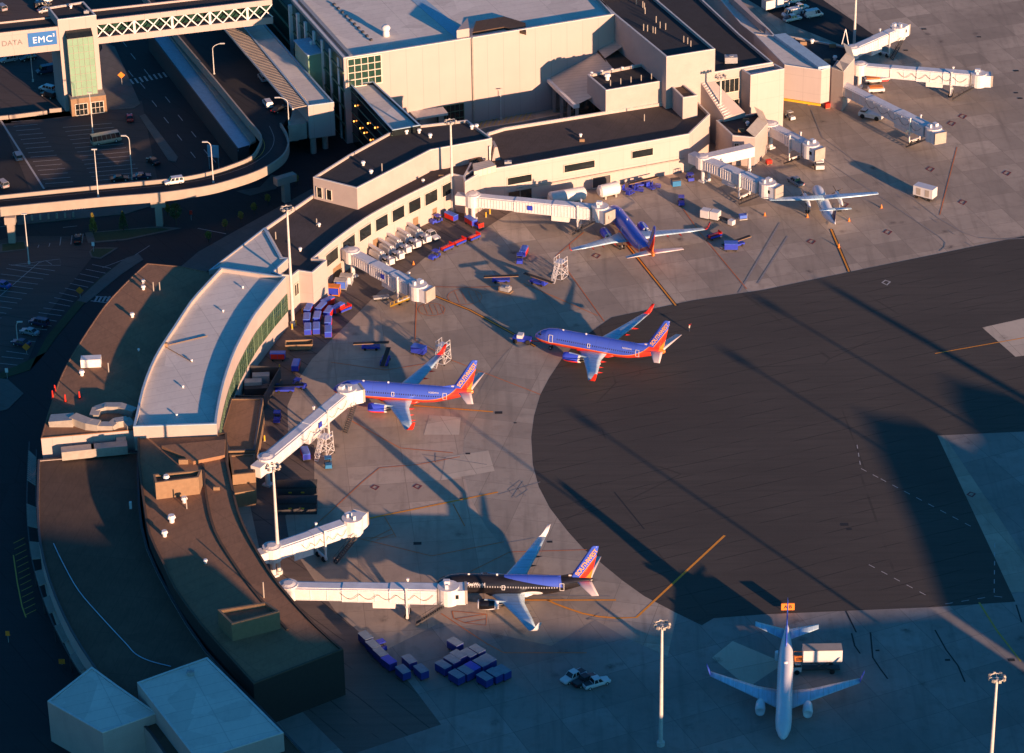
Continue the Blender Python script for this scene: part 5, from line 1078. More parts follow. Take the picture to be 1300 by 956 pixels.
for u in (.12, .95): q = on(a, b, u); c = MB(); c.cyl((q.x, q.y, 0), (q.x, q.y, 4.4), .5, .35, 10); part(c, 'column', 'bridge', fx)
jetbridge('short white bridge with an open square cab, right by the gate house', (979, 157), (1036, 187), segs=2, cabr=0, leg=.7, box=False)
jetbridge('long white bridge slanting down from the corner wing over parked vehicles', (1066, 103), (1192, 166), segs=3, ribs=False, cabr=-.2, leg=.86)
jetbridge('long white bridge running out sideways from the corner wing, black stair below its cab', (1092, 81), (1252, 95), segs=4, ribs=False, cabr=.2, leg=.84)
jetbridge('white bridge furthest away, rising behind the black-roofed corner wing', (1082, 60), (1146, 32), segs=2, cabr=.1, leg=.8)

# ------------------------------------------------------------------ masts and lamps
def mast(label, top, base=None, h=None, name='light_mast', cat='light mast', group='tall apron light masts'):
    if base: p = W(*base); h = HT(base[0], base[1], top[1])
    else: p = W(top[0], top[1], h)
    t = thing(name, label, cat, (p.x, p.y, .02), 0, group)
    m_ = MB(); m_.cyl((0, 0, 0), (0, 0, h - .6), .42, .22, 12); m_.cyl((0, 0, 0), (0, 0, .8), .75, n=12); part(m_, 'pole', 'mast', t)
    m_ = MB()
    for k in range(14): a, b = k * math.pi / 7, (k + 1) * math.pi / 7; m_.bar((1.25 * math.cos(a), 1.25 * math.sin(a), h - .5), (1.25 * math.cos(b), 1.25 * math.sin(b), h - .5), .12)
    for k in range(4): a = k * math.pi / 2; m_.bar((0, 0, h - .6), (1.25 * math.cos(a), 1.25 * math.sin(a), h - .5), .1)
    part(m_, 'ring', 'mast', t)
    for k in range(8): a = k * math.pi / 4 + .2; m_ = MB(); m_.box((1.35 * math.cos(a), 1.35 * math.sin(a), h - .75), (.5, .6, .5), a, taper=.7); part(m_, 'lamp', 'lamp', t)
    return t
mast('white mast in front of the concourse joint below the black upper storey', (571.5, 152), (574.8, 268))
mast('white mast at the end of the silver roof, beside the blue baggage carts', (363.5, 262), (372.3, 413))
mast('white mast standing between the empty bridge and the tan boxes', (347, 590), (354.5, 728))
mast('white mast rising from the bottom edge near the black jet', (840.5, 790), h=27)
mast('pale mast in the corner between the long block and the gate house', (914.6, 95), (913.4, 183))
mast('mast cut off by the top edge beside the bridge furthest away', (1088, -42), (1084, 62))
mast('mast whose lamp ring alone shows in the lower right corner', (1266, 857), h=27)
for q, lb in (((740, 532), 'nearest'), ((932, 452), 'middle'), ((972, 384), 'farthest')):  # unseen masts added so that their shadow tips reach these points
    S = W(*q); h = 27; Lh = h / math.tan(R(SUN_EL)); a = R(SUN_AZ); b = S + Vector((math.cos(a), math.sin(a), 0)) * Lh; pp = PX((b.x, b.y, 0))
    t = thing('light_mast', lb + ' of three unseen masts added beyond the right edge, casting long shadows on the asphalt', 'light mast', (b.x, b.y, 0), 0, 'unseen masts added for their shadows')
    m_ = MB(); m_.cyl((0, 0, 0), (0, 0, h), .45, .28, 10); part(m_, 'pole', 'mast', t); m_ = MB(); m_.cyl((0, 0, h - .4), (0, 0, h + .3), 1.4, n=10); part(m_, 'lamp_ring', 'lamp', t)
def lamp(label, base, top, arm=(0, 0), z0=0.0, h=None):
    p = W(*base, z0); h = h or HT(base[0], base[1], top[1], z0) - z0; t = thing('street_lamp', label, 'street lamp', (p.x, p.y, z0), 0, 'lamp posts of the roads and parking')
    m_ = MB(); m_.cyl((0, 0, 0), (0, 0, h), .16, .09, 8); m_.cyl((0, 0, 0), (0, 0, .7), .3, n=8)
    if arm != (0, 0):
        q = [Vector((arm[0] * (1 - math.cos(u)), arm[1] * (1 - math.cos(u)), h + 1.3 * math.sin(u))) for u in (0, .4, .8, 1.2, 1.57)]
        for a, b in zip(q, q[1:]): m_.cyl(a, b, .09, n=6)
    part(m_, 'pole', 'mast', t); m_ = MB(); m_.box((arm[0] * 1.1, arm[1], h + (1.2 if arm != (0, 0) else 0)), (1.3, .45, .2)); part(m_, 'lamp_head', 'mast', t); return t
lamp('plain lamp post in the lot before the lift tower', (118, 170), (114, 118)); lamp('lamp post beside the parked minibus rows near the traffic island', (168, 228), (162, 178), (-1.2, 0))
lamp('lamp post on the ramp parapet left of the white car', (125, 252), (120, 190), z0=8); lamp('lamp post on the ramp right of the white car', (271, 234), (266, 186), (-1.3, 0), 8)
lamp('curved lamp post on the upper road edge between shelter and louvres', (272, 96), (269, 62), (2.4, .5), 8); lamp('curved lamp post at the end wall of the canopy', (367, 163), (362, 130), (-2.4, .3), 8)
lamp('thin lamp post in front of the advertising footbridge', (42, 104), (38, 66)); lamp('brown lamp post among the parking bays below the ramp', (37, 335), (32, 272)); lamp('short lamp post in the dark lower parking rows', (23, 438), (20, 415), (.8, 0))
lamp('thin double lamp post against the big hall wall', (597, 128), (594, 97)); lamp('thin lamp post at the truck court wall', (636, 152), (634, 114)); lamp('lamp post by the top edge of the canopy roof', (342, 12), (340, -30))

# ------------------------------------------------------------------ road vehicles
MT['carglass'] = P('car_glass', (.02, .025, .03), .08, var=.1)
for nm, c in (('car_white', (.62, .62, .62)), ('car_silver', (.30, .31, .33)), ('car_black', (.015, .015, .018)), ('car_blue', (.03, .09, .35)), ('car_red', (.28, .02, .02)), ('car_tan', (.42, .36, .26)), ('car_darkblue', (.02, .04, .09))): MT[nm] = P(nm, c, .3, .05, var=.06)
MT['taillight'] = P('tail_light', (.5, .01, .01), .3); MT['headlight'] = P('head_light', (.8, .8, .75), .2)
PROFILE = {   # (x, z) of body side, then the glasshouse: x0 bottom, x0 top, x1 top, x1 bottom, z bottom, z top
    'sedan': (4.7, 1.8, .55, .95, [(-1.05, .95), (-.5, 1.42), (.85, 1.42), (1.55, .98)]),
    'suv': (4.8, 1.9, .6, 1.08, [(-1.1, 1.08), (-.6, 1.75), (2.15, 1.72), (2.35, 1.08)]),
    'van': (5.4, 2.0, .6, 1.15, [(-1.9, 1.15), (-1.3, 2.2), (2.6, 2.25), (2.68, 1.15)]),
    'pickup': (5.5, 1.95, .6, 1.05, [(-1.2, 1.05), (-.6, 1.75), (.75, 1.75), (.95, 1.05)]),
    'minibus': (8.0, 2.3, .6, 1.3, [(-3.9, 1.3), (-3.4, 2.7), (3.9, 2.75), (3.98, 1.3)]),
    'bus': (11.0, 2.6, .6, 1.3, [(-5.4, 1.3), (-5.2, 3.0), (5.4, 3.0), (5.48, 1.3)]),
}
def car(kind, paint, label, loc, rz, z=0.04, group=None, cat=None, name=None):
    L, Wd, zb_, zt_, gh = PROFILE[kind]; names = {'sedan': 'parked_car', 'suv': 'parked_car', 'van': 'white_van', 'pickup': 'pickup_truck', 'minibus': 'minibus', 'bus': 'bus'}
    t = thing(name or names[kind], label, cat or {'van': 'van', 'pickup': 'pickup truck', 'minibus': 'minibus', 'bus': 'bus'}.get(kind, 'car'), (loc.x, loc.y, z), rz, group)
    def ring(x, zlo, zhi, w): return [(x, -w / 2 * .9, zlo), (x, w / 2 * .9, zlo), (x, w / 2, (zlo + zhi) / 2), (x, w / 2 * .93, zhi), (x, -w / 2 * .93, zhi), (x, -w / 2, (zlo + zhi) / 2)]
    h = L / 2; b = MB()
    b.loft([ring(-h, .4, zb_ + .1, Wd * .82), ring(-h + .15, .28, zt_ - .22, Wd * .95), ring(gh[0][0] if kind not in ('van', 'minibus', 'bus') else -h + .5, .28, zt_ - .02, Wd), ring(0, .28, zt_, Wd), ring(h - .35, .28, zt_, Wd), ring(h - .05, .35, zt_ - .08, Wd * .94), ring(h, .45, zt_ - .25, Wd * .86)])
    body = part(b, 'body', paint, t)
    g = MB(); (x0, z0), (x1, z1), (x2, z2_), (x3, z3) = gh; wb, wt_ = Wd * .93, Wd * .76 if kind in ('sedan', 'suv', 'pickup') else Wd * .86
    g.loft([[(x0, -wb / 2, z0), (x0, wb / 2, z0), (x3, wb / 2, z3), (x3, -wb / 2, z3)], [(x1, -wt_ / 2, z1), (x1, wt_ / 2, z1), (x2, wt_ / 2, z2_), (x2, -wt_ / 2, z2_)]]); gl = part(g, 'windows', 'carglass', body)
    r = MB(); r.box(((x1 + x2) / 2, 0, z1 - .02), (x2 - x1 + .05, wt_ + .04, .07)); 
    n = {'sedan': 2, 'suv': 3, 'van': 4, 'pickup': 2, 'minibus': 6, 'bus': 7}[kind]
    for s in (-1, 1):
        for k in range(n + 1):
            u = k / n; r.bar((x0 + (x3 - x0) * (u * .96 + .02), s * (wb / 2 + .01), z0), (x1 + (x2 - x1) * u, s * (wt_ / 2 + .01), z1), .12 if kind != 'van' or k < 2 else 1.15, .06, up=(0, 1, 0))
    part(r, 'roof', paint, body)
    if kind == 'pickup': q = MB(); q.box((1.85, 0, zt_ - .1), (1.5, 1.5, .13)); part(q, 'load_bed', 'dark', body)
    for sx in (-1, 1):
        for s in (-1, 1):
            wr = .34 if L < 6 else .45; x = sx * (h - .9 if L < 6 else h - 1.6); w = MB(); w.cyl((x, s * Wd / 2 * .98 - .1 * s, wr), (x, s * (Wd / 2 + .02), wr), wr, n=12); wp = part(w, 'wheel', 'tyre', t); w = MB(); w.cyl((x, s * (Wd / 2), wr), (x, s * (Wd / 2 + .035), wr), wr * .55, n=8); part(w, 'rim', 'hub', wp)
    for s in (-1, 1):
        q = MB(); q.box((-h + .02, s * Wd * .31, .62), (.1, .35, .16)); part(q, 'headlight', 'headlight', body); q = MB(); q.box((h - .02, s * Wd * .33, .72), (.1, .25, .2)); part(q, 'tail_light', 'taillight', body)
    return t
def head(a, b, z=0):   # heading such that local -x (the nose) points from a to b in the photograph
    d = W(*b, z) - W(*a, z); return math.atan2(-d.y, -d.x)
PROTO = {}
def put(kind, paint, label, at_, to, z=0.04, group=None, **kw):
    k = (kind, paint); loc = W(*at_, z); rz = head(at_, to, z)
    if k not in PROTO or kw: PROTO[k] = car(kind, paint, label, loc, rz, z, group, **kw); return PROTO[k]
    return dup(PROTO[k], (loc.x, loc.y, z), rz, label, group)
LOT = 'cars on the landside roads and lots'
put('suv', 'car_white', 'white estate car driving along the elevated ramp', (221, 233), (200, 236), 8.55)
put('suv', 'car_white', 'white car beside a dark one on the upper road near the canopy end', (340, 134), (330, 120), 8.55, LOT)
put('sedan', 'car_black', 'dark car with red lights next to the white one by the canopy end', (354, 141), (364, 136), 8.55, LOT)
put('suv', 'car_silver', 'silver car on the upper road beside the louvre screen', (334, 101), (324, 88), 8.55, LOT)
put('minibus', 'car_tan', 'long pale minibus parked across the bays below the tower', (135, 181), (151, 178), .04)
put('sedan', 'car_red', 'dark car showing red tail lights between the tower and the traffic island', (165, 152), (164, 144), .04, LOT)
put('sedan', 'car_black', 'black car right of the lamp post near the end of the traffic island', (194.5, 207), (187, 202), .04, LOT)
put('suv', 'car_silver', 'silver car left of the long white lot divider', (23, 201), (19, 194), .04, LOT)
put('suv', 'car_silver', 'pale car at the left edge just above the ramp', (3, 236), (-5, 230), .04, LOT)
put('sedan', 'car_darkblue', 'dark blue car half hidden by the ramp parapet under the lamp post', (180, 226), (190, 225), .04, LOT)
put('sedan', 'car_black', 'black car half hidden by the ramp parapet left of the dark blue one', (152, 229), (162, 228), .04, LOT)
put('suv', 'car_silver', 'silver car lit by the sun under the solid footbridge', (11, 78), (0, 80), .04, LOT)
put('sedan', 'car_black', 'dark car beside the lit silver one under the solid footbridge', (36, 76), (26, 78), .04, LOT)
put('van', 'car_darkblue', 'dark blue van in the shade at the foot of the lift tower', (59, 92), (48, 94), .04)
put('suv', 'car_white', 'white car behind the chrome one by the wall before the tower', (60, 115), (48, 112), .04, LOT)
put('suv', 'car_black', 'shiny black car by the wall left of the tower entrance', (62, 123), (49, 119), .04, LOT)
put('suv', 'car_silver', 'silver car in the top left corner of the photo', (2, 12), (-8, 5), .04, LOT)
put('sedan', 'car_white', 'white car parked nearest behind the tower top', (56, 3), (66, 1), .04, LOT); put('suv', 'car_black', 'black car between two pale ones behind the tower top', (54, 9), (64, 7), .04, LOT); put('sedan', 'car_silver', 'silver car below the black one behind the tower top', (58, 15), (68, 13), .04, LOT)
put('sedan', 'car_black', 'black car in the short bays next to the lawn island', (99, 306), (100, 298), .04, LOT)
put('sedan', 'car_blue', 'blue car at the left edge in the slanted parking rows', (3, 364), (-8, 361), .04, LOT)
put('suv', 'car_darkblue', 'dark car parked by the verge in the lower rows', (50, 412), (36, 409), .04, LOT)
put('sedan', 'car_darkblue', 'dark car under the short lamp post', (27, 438), (14, 435), .04, LOT); put('sedan', 'car_silver', 'grey car next to the dark one under the short lamp post', (38, 424), (25, 421), .04, LOT)
put('van', 'car_white', 'white van inside the vehicle passage under the cream wing', (1024, 128), (1010, 125), .04, 'white vans')
put('van', 'car_white', 'white van parked alone at the end of the shaded truck row', (1033, 21), (1050, 18), .04, 'white vans'); put('van', 'car_white', 'white van beside an open pickup in the shaded truck row', (1004, 20), (990, 23), .04, 'white vans')
put('pickup', 'car_white', 'white pickup in front of the van in the shaded row', (1006, 26), (1020, 23), .04); put('pickup', 'car_white', 'white pickup further back in the shaded row, sunlit top', (1015, 12), (1028, 9), .04); put('pickup', 'car_white', 'white pickup furthest back in the shaded row', (1003, 4), (990, 6), .04)
put('van', 'car_white', 'white van at the top edge above the shaded row', (1013, 1), (1026, -2), .04, 'white vans')
put('pickup', 'car_white', 'white pickup parked at the end of the de-icing truck row', (547, 301), (560, 308), .04)
put('pickup', 'car_white', 'white pickup at the bottom edge, leftmost of three together', (728, 862), (716, 868), .04); put('pickup', 'car_black', 'black-bedded pickup in the middle of three at the bottom edge', (743, 867), (756, 861), .04); put('pickup', 'car_white', 'white pickup at the bottom edge, rightmost of three together', (757, 870), (770, 866), .04)
put('pickup', 'car_silver', 'small pale pickup in the shade ahead of the turboprop nose', (1010, 233), (1002, 228), .04)

# ------------------------------------------------------------------ airside equipment
def wh4(t, xs, y, r, w=.22):
    for x in xs:
        for s in (-1, 1): m_ = MB(); m_.cyl((x, s * y, r), (x, s * (y + w), r), r, n=10); part(m_, 'wheel', 'tyre', t)
def tug(label, loc, rz, paint='blue', group='baggage tractors'):
    t = thing('baggage_tractor', label, 'tractor', (loc.x, loc.y, .04), rz, group); m_ = MB(); m_.box((-.9, 0, .35), (1.5, 1.5, .75), taper=.85); m_.box((.35, 0, .35), (1.3, 1.55, .35)); m_.box((1.15, 0, .35), (.4, 1.5, .8)); part(m_, 'body', paint, t)
    m_ = MB(); m_.box((.35, 0, 1.95), (1.5, 1.5, .1)); part(m_, 'canopy', paint, t)
    for x in (-.3, 1.0):
        for s in (-.68, .68): m_ = MB(); m_.bar((x, s, .7), (x, s, 1.95), .08); part(m_, 'canopy_post', 'dark', t)
    m_ = MB(); m_.box((.5, 0, .7), (.5, 1.1, .5)); part(m_, 'seat', 'dark', t); wh4(t, (-.95, .95), .62, .32); return t
def cart(label, loc, rz, kind='covered', group='baggage carts', body='blue', side='redp', roof='ltblue'):
    t = thing('baggage_cart', label, 'baggage cart', (loc.x, loc.y, .04), rz, group); m_ = MB(); m_.box((0, 0, .42), (3.3, 1.6, .18)); m_.bar((-1.6, 0, .5), (-2.5, 0, .35), .12); part(m_, 'chassis', 'dark', t); wh4(t, (-1.15, 1.15), .6, .24, .15)
    if kind == 'covered':
        m_ = MB(); m_.box((0, 0, .6), (.08, 1.5, 1.35)); part(m_, 'divider', body, t)
        for s in (-1, 1): m_ = MB(); m_.box((s * 1.6, 0, .6), (.1, 1.6, 1.35)); part(m_, 'end_panel', body, t)
        m_ = MB(); m_.loft([[(x, y, z) for y, z in ((-.85, 1.9), (-.6, 2.05), (.6, 2.05), (.85, 1.9))] + [(x, .82, 1.86), (x, -.82, 1.86)] for x in (-1.75, 1.75)]); part(m_, 'roof', roof, t)
        for s in (-1, 1): m_ = MB(); m_.box((-.8, s * .8, .62), (1.55, .04, 1.2)); m_.box((.8, s * .8, .62), (1.5, .04, 1.2)); part(m_, 'side_curtain', side, t)
    elif kind == 'open':
        for s in (-1, 1): m_ = MB(); m_.box((0, s * .78, .6), (3.3, .06, .5)); part(m_, 'side_rail', side, t)
        m_ = MB(); m_.box((0, 0, .6), (3.2, .8, .62)); part(m_, 'deck', body, t)
        m_ = MB(); m_.box((1.62, 0, .6), (.08, 1.6, 1.1)); part(m_, 'end_panel', body, t)
    elif kind == 'box':
        m_ = MB(); m_.box((0, 0, .6), (3.2, 1.8, 1.5)); part(m_, 'body', body, t); m_ = MB(); m_.box((0, 0, 2.1), (3.3, 1.9, .08)); part(m_, 'roof', roof, t)
        for s in (-1, 1): m_ = MB(); m_.box((0, s * .91, .7), (2.6, .04, 1.2)); part(m_, 'side_curtain', side, t)
    return t
CP = {}
def P_(fn, key, label, at_, to, z=0.04, **kw):
    loc = W(*at_); rz = head(at_, to); k = (fn.__name__, key)
    if k not in CP: CP[k] = fn(label, loc, rz, **kw); return CP[k]
    return dup(CP[k], (loc.x, loc.y, .04), rz, label, kw.get('group'))
CB = dict(kind='covered')
cs = 'blue and red covered cart '
for i, (x, y, x2, y2, l) in enumerate(((416, 389, 424, 385, 'at the top of the curved train by the concourse corner'), (408, 397, 414, 391, 'second from the top in the curved train'), (403, 409, 405, 401, 'in the middle of the curved train'), (402, 423, 402, 414, 'at the lower end of the curved train'), (418, 402, 423, 395, 'tucked inside the curve of the train'), (417, 415, 418, 406, 'inside the curve, second up'), (417, 427, 417, 418, 'inside the curve, nearest the tan skip'),
    (392, 399, 396, 391, 'against the concourse foot, first'), (390, 411, 391, 402, 'against the concourse foot, middle one'), (391, 424, 391, 415, 'against the concourse foot, nearest the mast'), (429, 397, 436, 393, 'standing apart to the right of the curved train'))):
    P_(cart, 'cov', cs + l, (x, y), (x2, y2), group='baggage carts', **CB)
for x, y, x2, y2, l in ((573, 280, 564, 276, 'by the cream wall, closest to the tractor'), (598, 286, 590, 281, 'nearest the rotunda of the bridge to the rear-facing jet'), (353, 457, 362, 457, 'beside the fenced plant yard'), (665, 325, 662, 331, 'behind the tractor in the sunny middle of the apron'), (376, 470, 374, 477, 'in shade right of the plant yard'), (388, 582, 385, 574, 'with a pink side below the sloping white bridge')):
    P_(cart, 'cov', cs + l, (x, y), (x2, y2), group='baggage carts', **CB)
for x, y, l in ((532, 450, 'blue box cart in the sun beside the raised wing'), (928, 318, 'blue box cart under the belt loader near the wing tip')): P_(cart, 'bx', l, (x, y), (x - 9, y - (2 if x < 600 else 0)), kind='box', side='blue', roof='ltblue', group='blue box carts')
for x, y, x2, y2, l in ((567, 318, 558, 322, 'first open red-edged cart behind the tractor'), (583, 311, 574, 315, 'middle open red-edged cart of the train'), (601, 305, 592, 309, 'last open red-edged cart of the train'), (907, 303, 897, 306, 'open red-edged cart beside the right wing tip'), (437, 396, 430, 399, 'open cart with red rails by the curved train'), (606, 289, 599, 285, 'open cart at the bridge rotunda')):
    P_(cart, 'op', l, (x, y), (x2, y2), kind='open', body='redp', side='blue', group='open baggage carts')
for x, y, x2, y2, l in ((552, 328, 543, 333, 'blue tractor pulling the train of open carts'), (554, 283, 545, 286, 'blue tractor parked against the cream wall'), (660, 333, 659, 342, 'blue tractor with a cart behind it, mid apron'), (865, 259, 866, 268, 'blue tractor alone in a long shadow right of the rear-facing jet'), (352, 534, 350, 545, 'blue tractor by the yellow post below the plant yard'), (380, 492, 389, 494, 'blue tractor in the sun streak beside the plant yard'), (483, 824, 476, 817, 'blue tractor next to the chain of pale containers'), (876, 229, 872, 222, 'pale blue tractor by the end of the long cream wall')):
    P_(tug, 'b', l, (x, y), (x2, y2), group='baggage tractors')
tug('long blue tractor by the white frame stair', W(417, 592), head((417, 592), (418, 602)), 'teal')
tug('white tractor coming out of the vehicle passage', W(1003, 151), head((1003, 151), (1010, 156)), 'car_white')
def truckcab(t, x, w=2.2, paint='car_white', z0=.5):
    m_ = MB(); m_.box((x, 0, z0), (1.9, w, 1.0)); m_.box((x + .25, 0, z0 + 1.0), (1.4, w * .96, .75), tx=.8, taper=.9); cb = part(m_, 'cab', paint, t); m_ = MB(); m_.box((x + .2, 0, z0 + 1.08), (1.44, w * .98, .5), tx=.86, taper=.93); part(m_, 'windows', 'carglass', cb)
    return cb
def deicer(label, loc, rz, group='de-icing trucks'):
    t = thing('deicing_truck', label, 'truck', (loc.x, loc.y, .04), rz, group); truckcab(t, -3.2); m_ = MB(); m_.box((.8, 0, .55), (6.2, 1.5, .3)); part(m_, 'chassis', 'dark', t)
    m_ = MB(); m_.box((1.2, 0, .85), (4.6, 2.2, 1.3), taper=.9); part(m_, 'tank', 'car_white', t)
    m_ = MB(); m_.cyl((-.9, 0, .9), (-.9, 0, 2.7), .4, n=10); m_.bar((-.9, .35, 2.75), (6.0, .35, 2.9), .5, .45); m_.bar((-.9, -.35, 2.6), (4.6, -.35, 2.5), .4, .4); part(m_, 'boom', 'car_white', t)
    m_ = MB(); m_.box((-4.7, .1, 1.2), (1.3, 1.5, 1.4)); m_.box((-4.1, .1, 2.4), (.4, .4, .5)); part(m_, 'basket', 'car_white', t); wh4(t, (-3.2, 1.6, 2.7), .95, .45, .3); return t
for k, (x, y) in enumerate(((530, 303), (517, 309.5), (504.5, 316.5), (495.5, 324.5), (483, 331.5))):
    l = 'white de-icing truck with folded boom, ' + ('at the upper end of the row', 'second in the row from the upper end', 'middle one of the row', 'second from the bridge in the row', 'nearest the ribbed bridge')[k]
    P_(deicer, 'd', l, (x, y), (x + 31, y + 20), group='de-icing trucks')
def belt(label, loc, rz, group='belt loaders'):
    t = thing('belt_loader', label, 'belt loader', (loc.x, loc.y, .04), rz, group); m_ = MB(); m_.box((0, 0, .4), (4.2, 1.7, .45)); m_.box((-1.7, .5, .85), (.7, .6, .6)); part(m_, 'body', 'blue', t)
    m_ = MB(); m_.bar((-4.0, -.1, 1.42), (4.2, -.1, 1.77), .95, .12); part(m_, 'belt', 'black', t); m_ = MB(); m_.bar((-4.0, -.6, 1.40), (4.2, -.6, 1.75), .05, .16); m_.bar((-4.0, .4, 1.40), (4.2, .4, 1.75), .05, .16); part(m_, 'side_rails', 'tan', t); wh4(t, (-1.3, 1.3), .75, .33); return t
for x, y, x2, y2, l in ((471, 443, 461, 443, 'blue belt loader lying level between two jets'), (489, 461, 486, 469, 'dark belt loader pointing at the nose of the gate jet'), (636, 358, 626, 358, 'blue belt loader level in the long tail shadow'), (684, 361, 694, 364, 'blue belt loader tilted beside the white frame stair'), (934, 313, 924, 316, 'blue belt loader over a box cart by the wing tip'), (362, 497, 352, 497, 'blue belt loader beside the yellow bollard row'), (816, 224 + 12, 806, 238, 'blue belt loader folded by the long cream wall')):
    P_(belt, 'b', l, (x, y), (x2, y2), group='belt loaders')
def stand(label, loc, rz, group='white frame stairs'):
    t = thing('maintenance_stair', label, 'access stair', (loc.x, loc.y, .04), rz, group); m_ = MB()
    for x in (-1.5, 1.5):
        for y in (-1.1, 1.1): m_.bar((x, y, .2), (x * .8, y, 4.6), .1)
    for z in (.3, 1.7, 3.1, 4.4):
        k = 1 - .2 * z / 4.6
        for s in (-1.1, 1.1): m_.bar((-1.5 * k, s, z), (1.5 * k, s, z), .09)
        for s in (-1, 1): m_.bar((1.5 * k * s, -1.1, z), (1.5 * k * s, 1.1, z), .09)
    for s in (-1.1, 1.1): m_.bar((-1.5, s, .3), (1.3, s, 3.1), .1); m_.bar((1.5, s, .3), (-1.3, s, 3.1), .1)
    part(m_, 'frame', 'car_white', t); m_ = MB(); m_.box((0, 0, 4.4), (2.4, 2.2, .1))
    for x, y in ((-1.2, -1.1), (1.2, -1.1), (1.2, 1.1), (-1.2, 1.1), (0, -1.1), (0, 1.1)): m_.bar((x, y, 4.4), (x, y, 5.5), .08)
    for s in (-1.1, 1.1): m_.bar((-1.2, s, 5.5), (1.2, s, 5.5), .08)
    part(m_, 'platform', 'car_white', t); m_ = MB()
    for s in (-.45, .45): m_.bar((-3.6, s, .2), (-1.2, s, 4.4), .1); m_.bar((-3.6, s, 1.2), (-1.2, s, 5.4), .06)
    for k in range(10): u = k / 9; m_.box((-3.6 + 2.4 * u, 0, .2 + 4.2 * u), (.3, .9, .05))
    part(m_, 'steps', 'car_white', t); wh4(t, (-1.4, 1.4), 1.1, .22, .12); return t
for x, y, l in ((712, 353, 'white frame stair standing in the sun between the two upper jets'), (414, 577, 'white frame stair below the sloping bridge'), (563, 460, 'white frame stair seen past the raised winglet'), ): P_(stand, 's', l, (x, y), (x - 8, y + 6), group='white frame stairs')
def container(label, loc, rz, group='pale containers on dollies', roof='lid', side='blue2'):
    t = thing('container_dolly', label, 'container', (loc.x, loc.y, .04), rz, group); m_ = MB(); m_.box((0, 0, .35), (2.9, 1.7, .15)); m_.bar((-1.4, 0, .42), (-2.0, 0, .35), .1); part(m_, 'dolly', 'dark', t); wh4(t, (-1, 1), .6, .2, .14)
    m_ = MB(); m_.box((0, 0, .5), (2.9, 1.75, 1.55)); part(m_, 'body', side, t); m_ = MB(); m_.box((0, 0, 2.05), (3.0, 1.85, .06)); part(m_, 'lid', roof, t)
    return t
CL = 'pale-lidded container at the bottom, '
chain = ((464.6, 818, 'uppermost of the curved chain'), (474, 829, 'second of the curved chain'), (483.5, 839, 'third of the curved chain'), (512, 861, 'last of the curved chain, past the blue one'), (520, 848, 'upper one of the loose pair right of the chain'), (535, 860, 'lower one of the loose pair right of the chain'))
grp = ((578, 826, 'alone at the top of the block'), (606, 835, 'top right of the block'), (595, 840, 'second of the upper diagonal row'), (582, 842, 'third of the upper diagonal row'), (574, 848, 'fourth of the upper diagonal row'), (563, 855, 'left end of the block'), (620, 847, 'right end of the middle diagonal row'), (611, 852, 'beside the blue one in the block'), (591.5, 862, 'left of the blue one in the block'), (580, 867, 'lower left of the block'), (638.7, 861, 'right end of the block'), (628, 865, 'lower right of the block'), (615.6, 870, 'lowest row of the block'))
for x, y, l in chain: P_(container, 'c', CL + l, (x, y), (x - 12, y - 11), group='pale containers on dollies')
for x, y, l in grp: P_(container, 'c', CL + l, (x, y), (x - 12, y - 7.5), group='pale containers on dollies')
for x, y, dy, l in ((494, 849, 9, 'blue-lidded container in the curved chain'), (600, 857, 7.5, 'blue-lidded container inside the block')): P_(container, 'blue', l, (x, y), (x - 12, y - dy), roof='blue', group='blue containers on dollies')
# racks, tanks, skips, sheds on wheels
def simple(name, label, cat, at_, rz, parts, group=None):
    p = W(*at_); t = thing(name, label, cat, (p.x, p.y, .04), rz, group)
    for nm, mt, bx in parts:
        m_ = MB()
        for b_ in bx: m_.box(*b_) if len(b_[0]) == 3 and not isinstance(b_[-1], str) else None
        part(m_, nm, mt, t)
    return t
for x, y, mt, l in ((424, 374, 'blue', 'blue-sided rack with an orange frame by the concourse wall'), (433, 366, 'ltblue', 'pale blue rack behind the orange-framed one'), (440, 360, 'white', 'white rack next to the ribbed bridge rotunda')):
    simple('freight_rack', l, 'rack', (x, y), -.15, (('frame', 'orange' if mt == 'blue' else 'steel', [((0, 0, .2), (3.0, 2.1, .15)), ((0, 0, 2.2), (3.0, 2.1, .12))] + [((sx * 1.4, sy * .95, 0), (.14, .14, 2.3)) for sx in (-1, 1) for sy in (-1, 1)]), ('load', mt, [((0, 0, .4), (2.6, 1.8, 1.6))])), 'freight racks')
t = simple('waste_skip', 'open tan skip with sloping ends below the baggage carts', 'skip', (380, 443), .05, ()); m_ = MB(); m_.loft([[(-2.6, -1.1, .3), (2.6, -1.1, .3), (2.6, 1.1, .3), (-2.6, 1.1, .3)], [(-3.2, -1.25, 1.7), (3.2, -1.25, 1.7), (3.2, 1.25, 1.7), (-3.2, 1.25, 1.7)], [(-3.05, -1.1, 1.7), (3.05, -1.1, 1.7), (3.05, 1.1, 1.7), (-3.05, 1.1, 1.7)], [(-2.5, -1.0, .7), (2.5, -1.0, .7), (2.5, 1.0, .7), (-2.5, 1.0, .7)]]); part(m_, 'tub', 'tan', t); m_ = MB(); m_.box((-2, 0, 0), (.2, 2, .35)); m_.box((2, 0, 0), (.2, 2, .35)); part(m_, 'skid', 'dark', t)
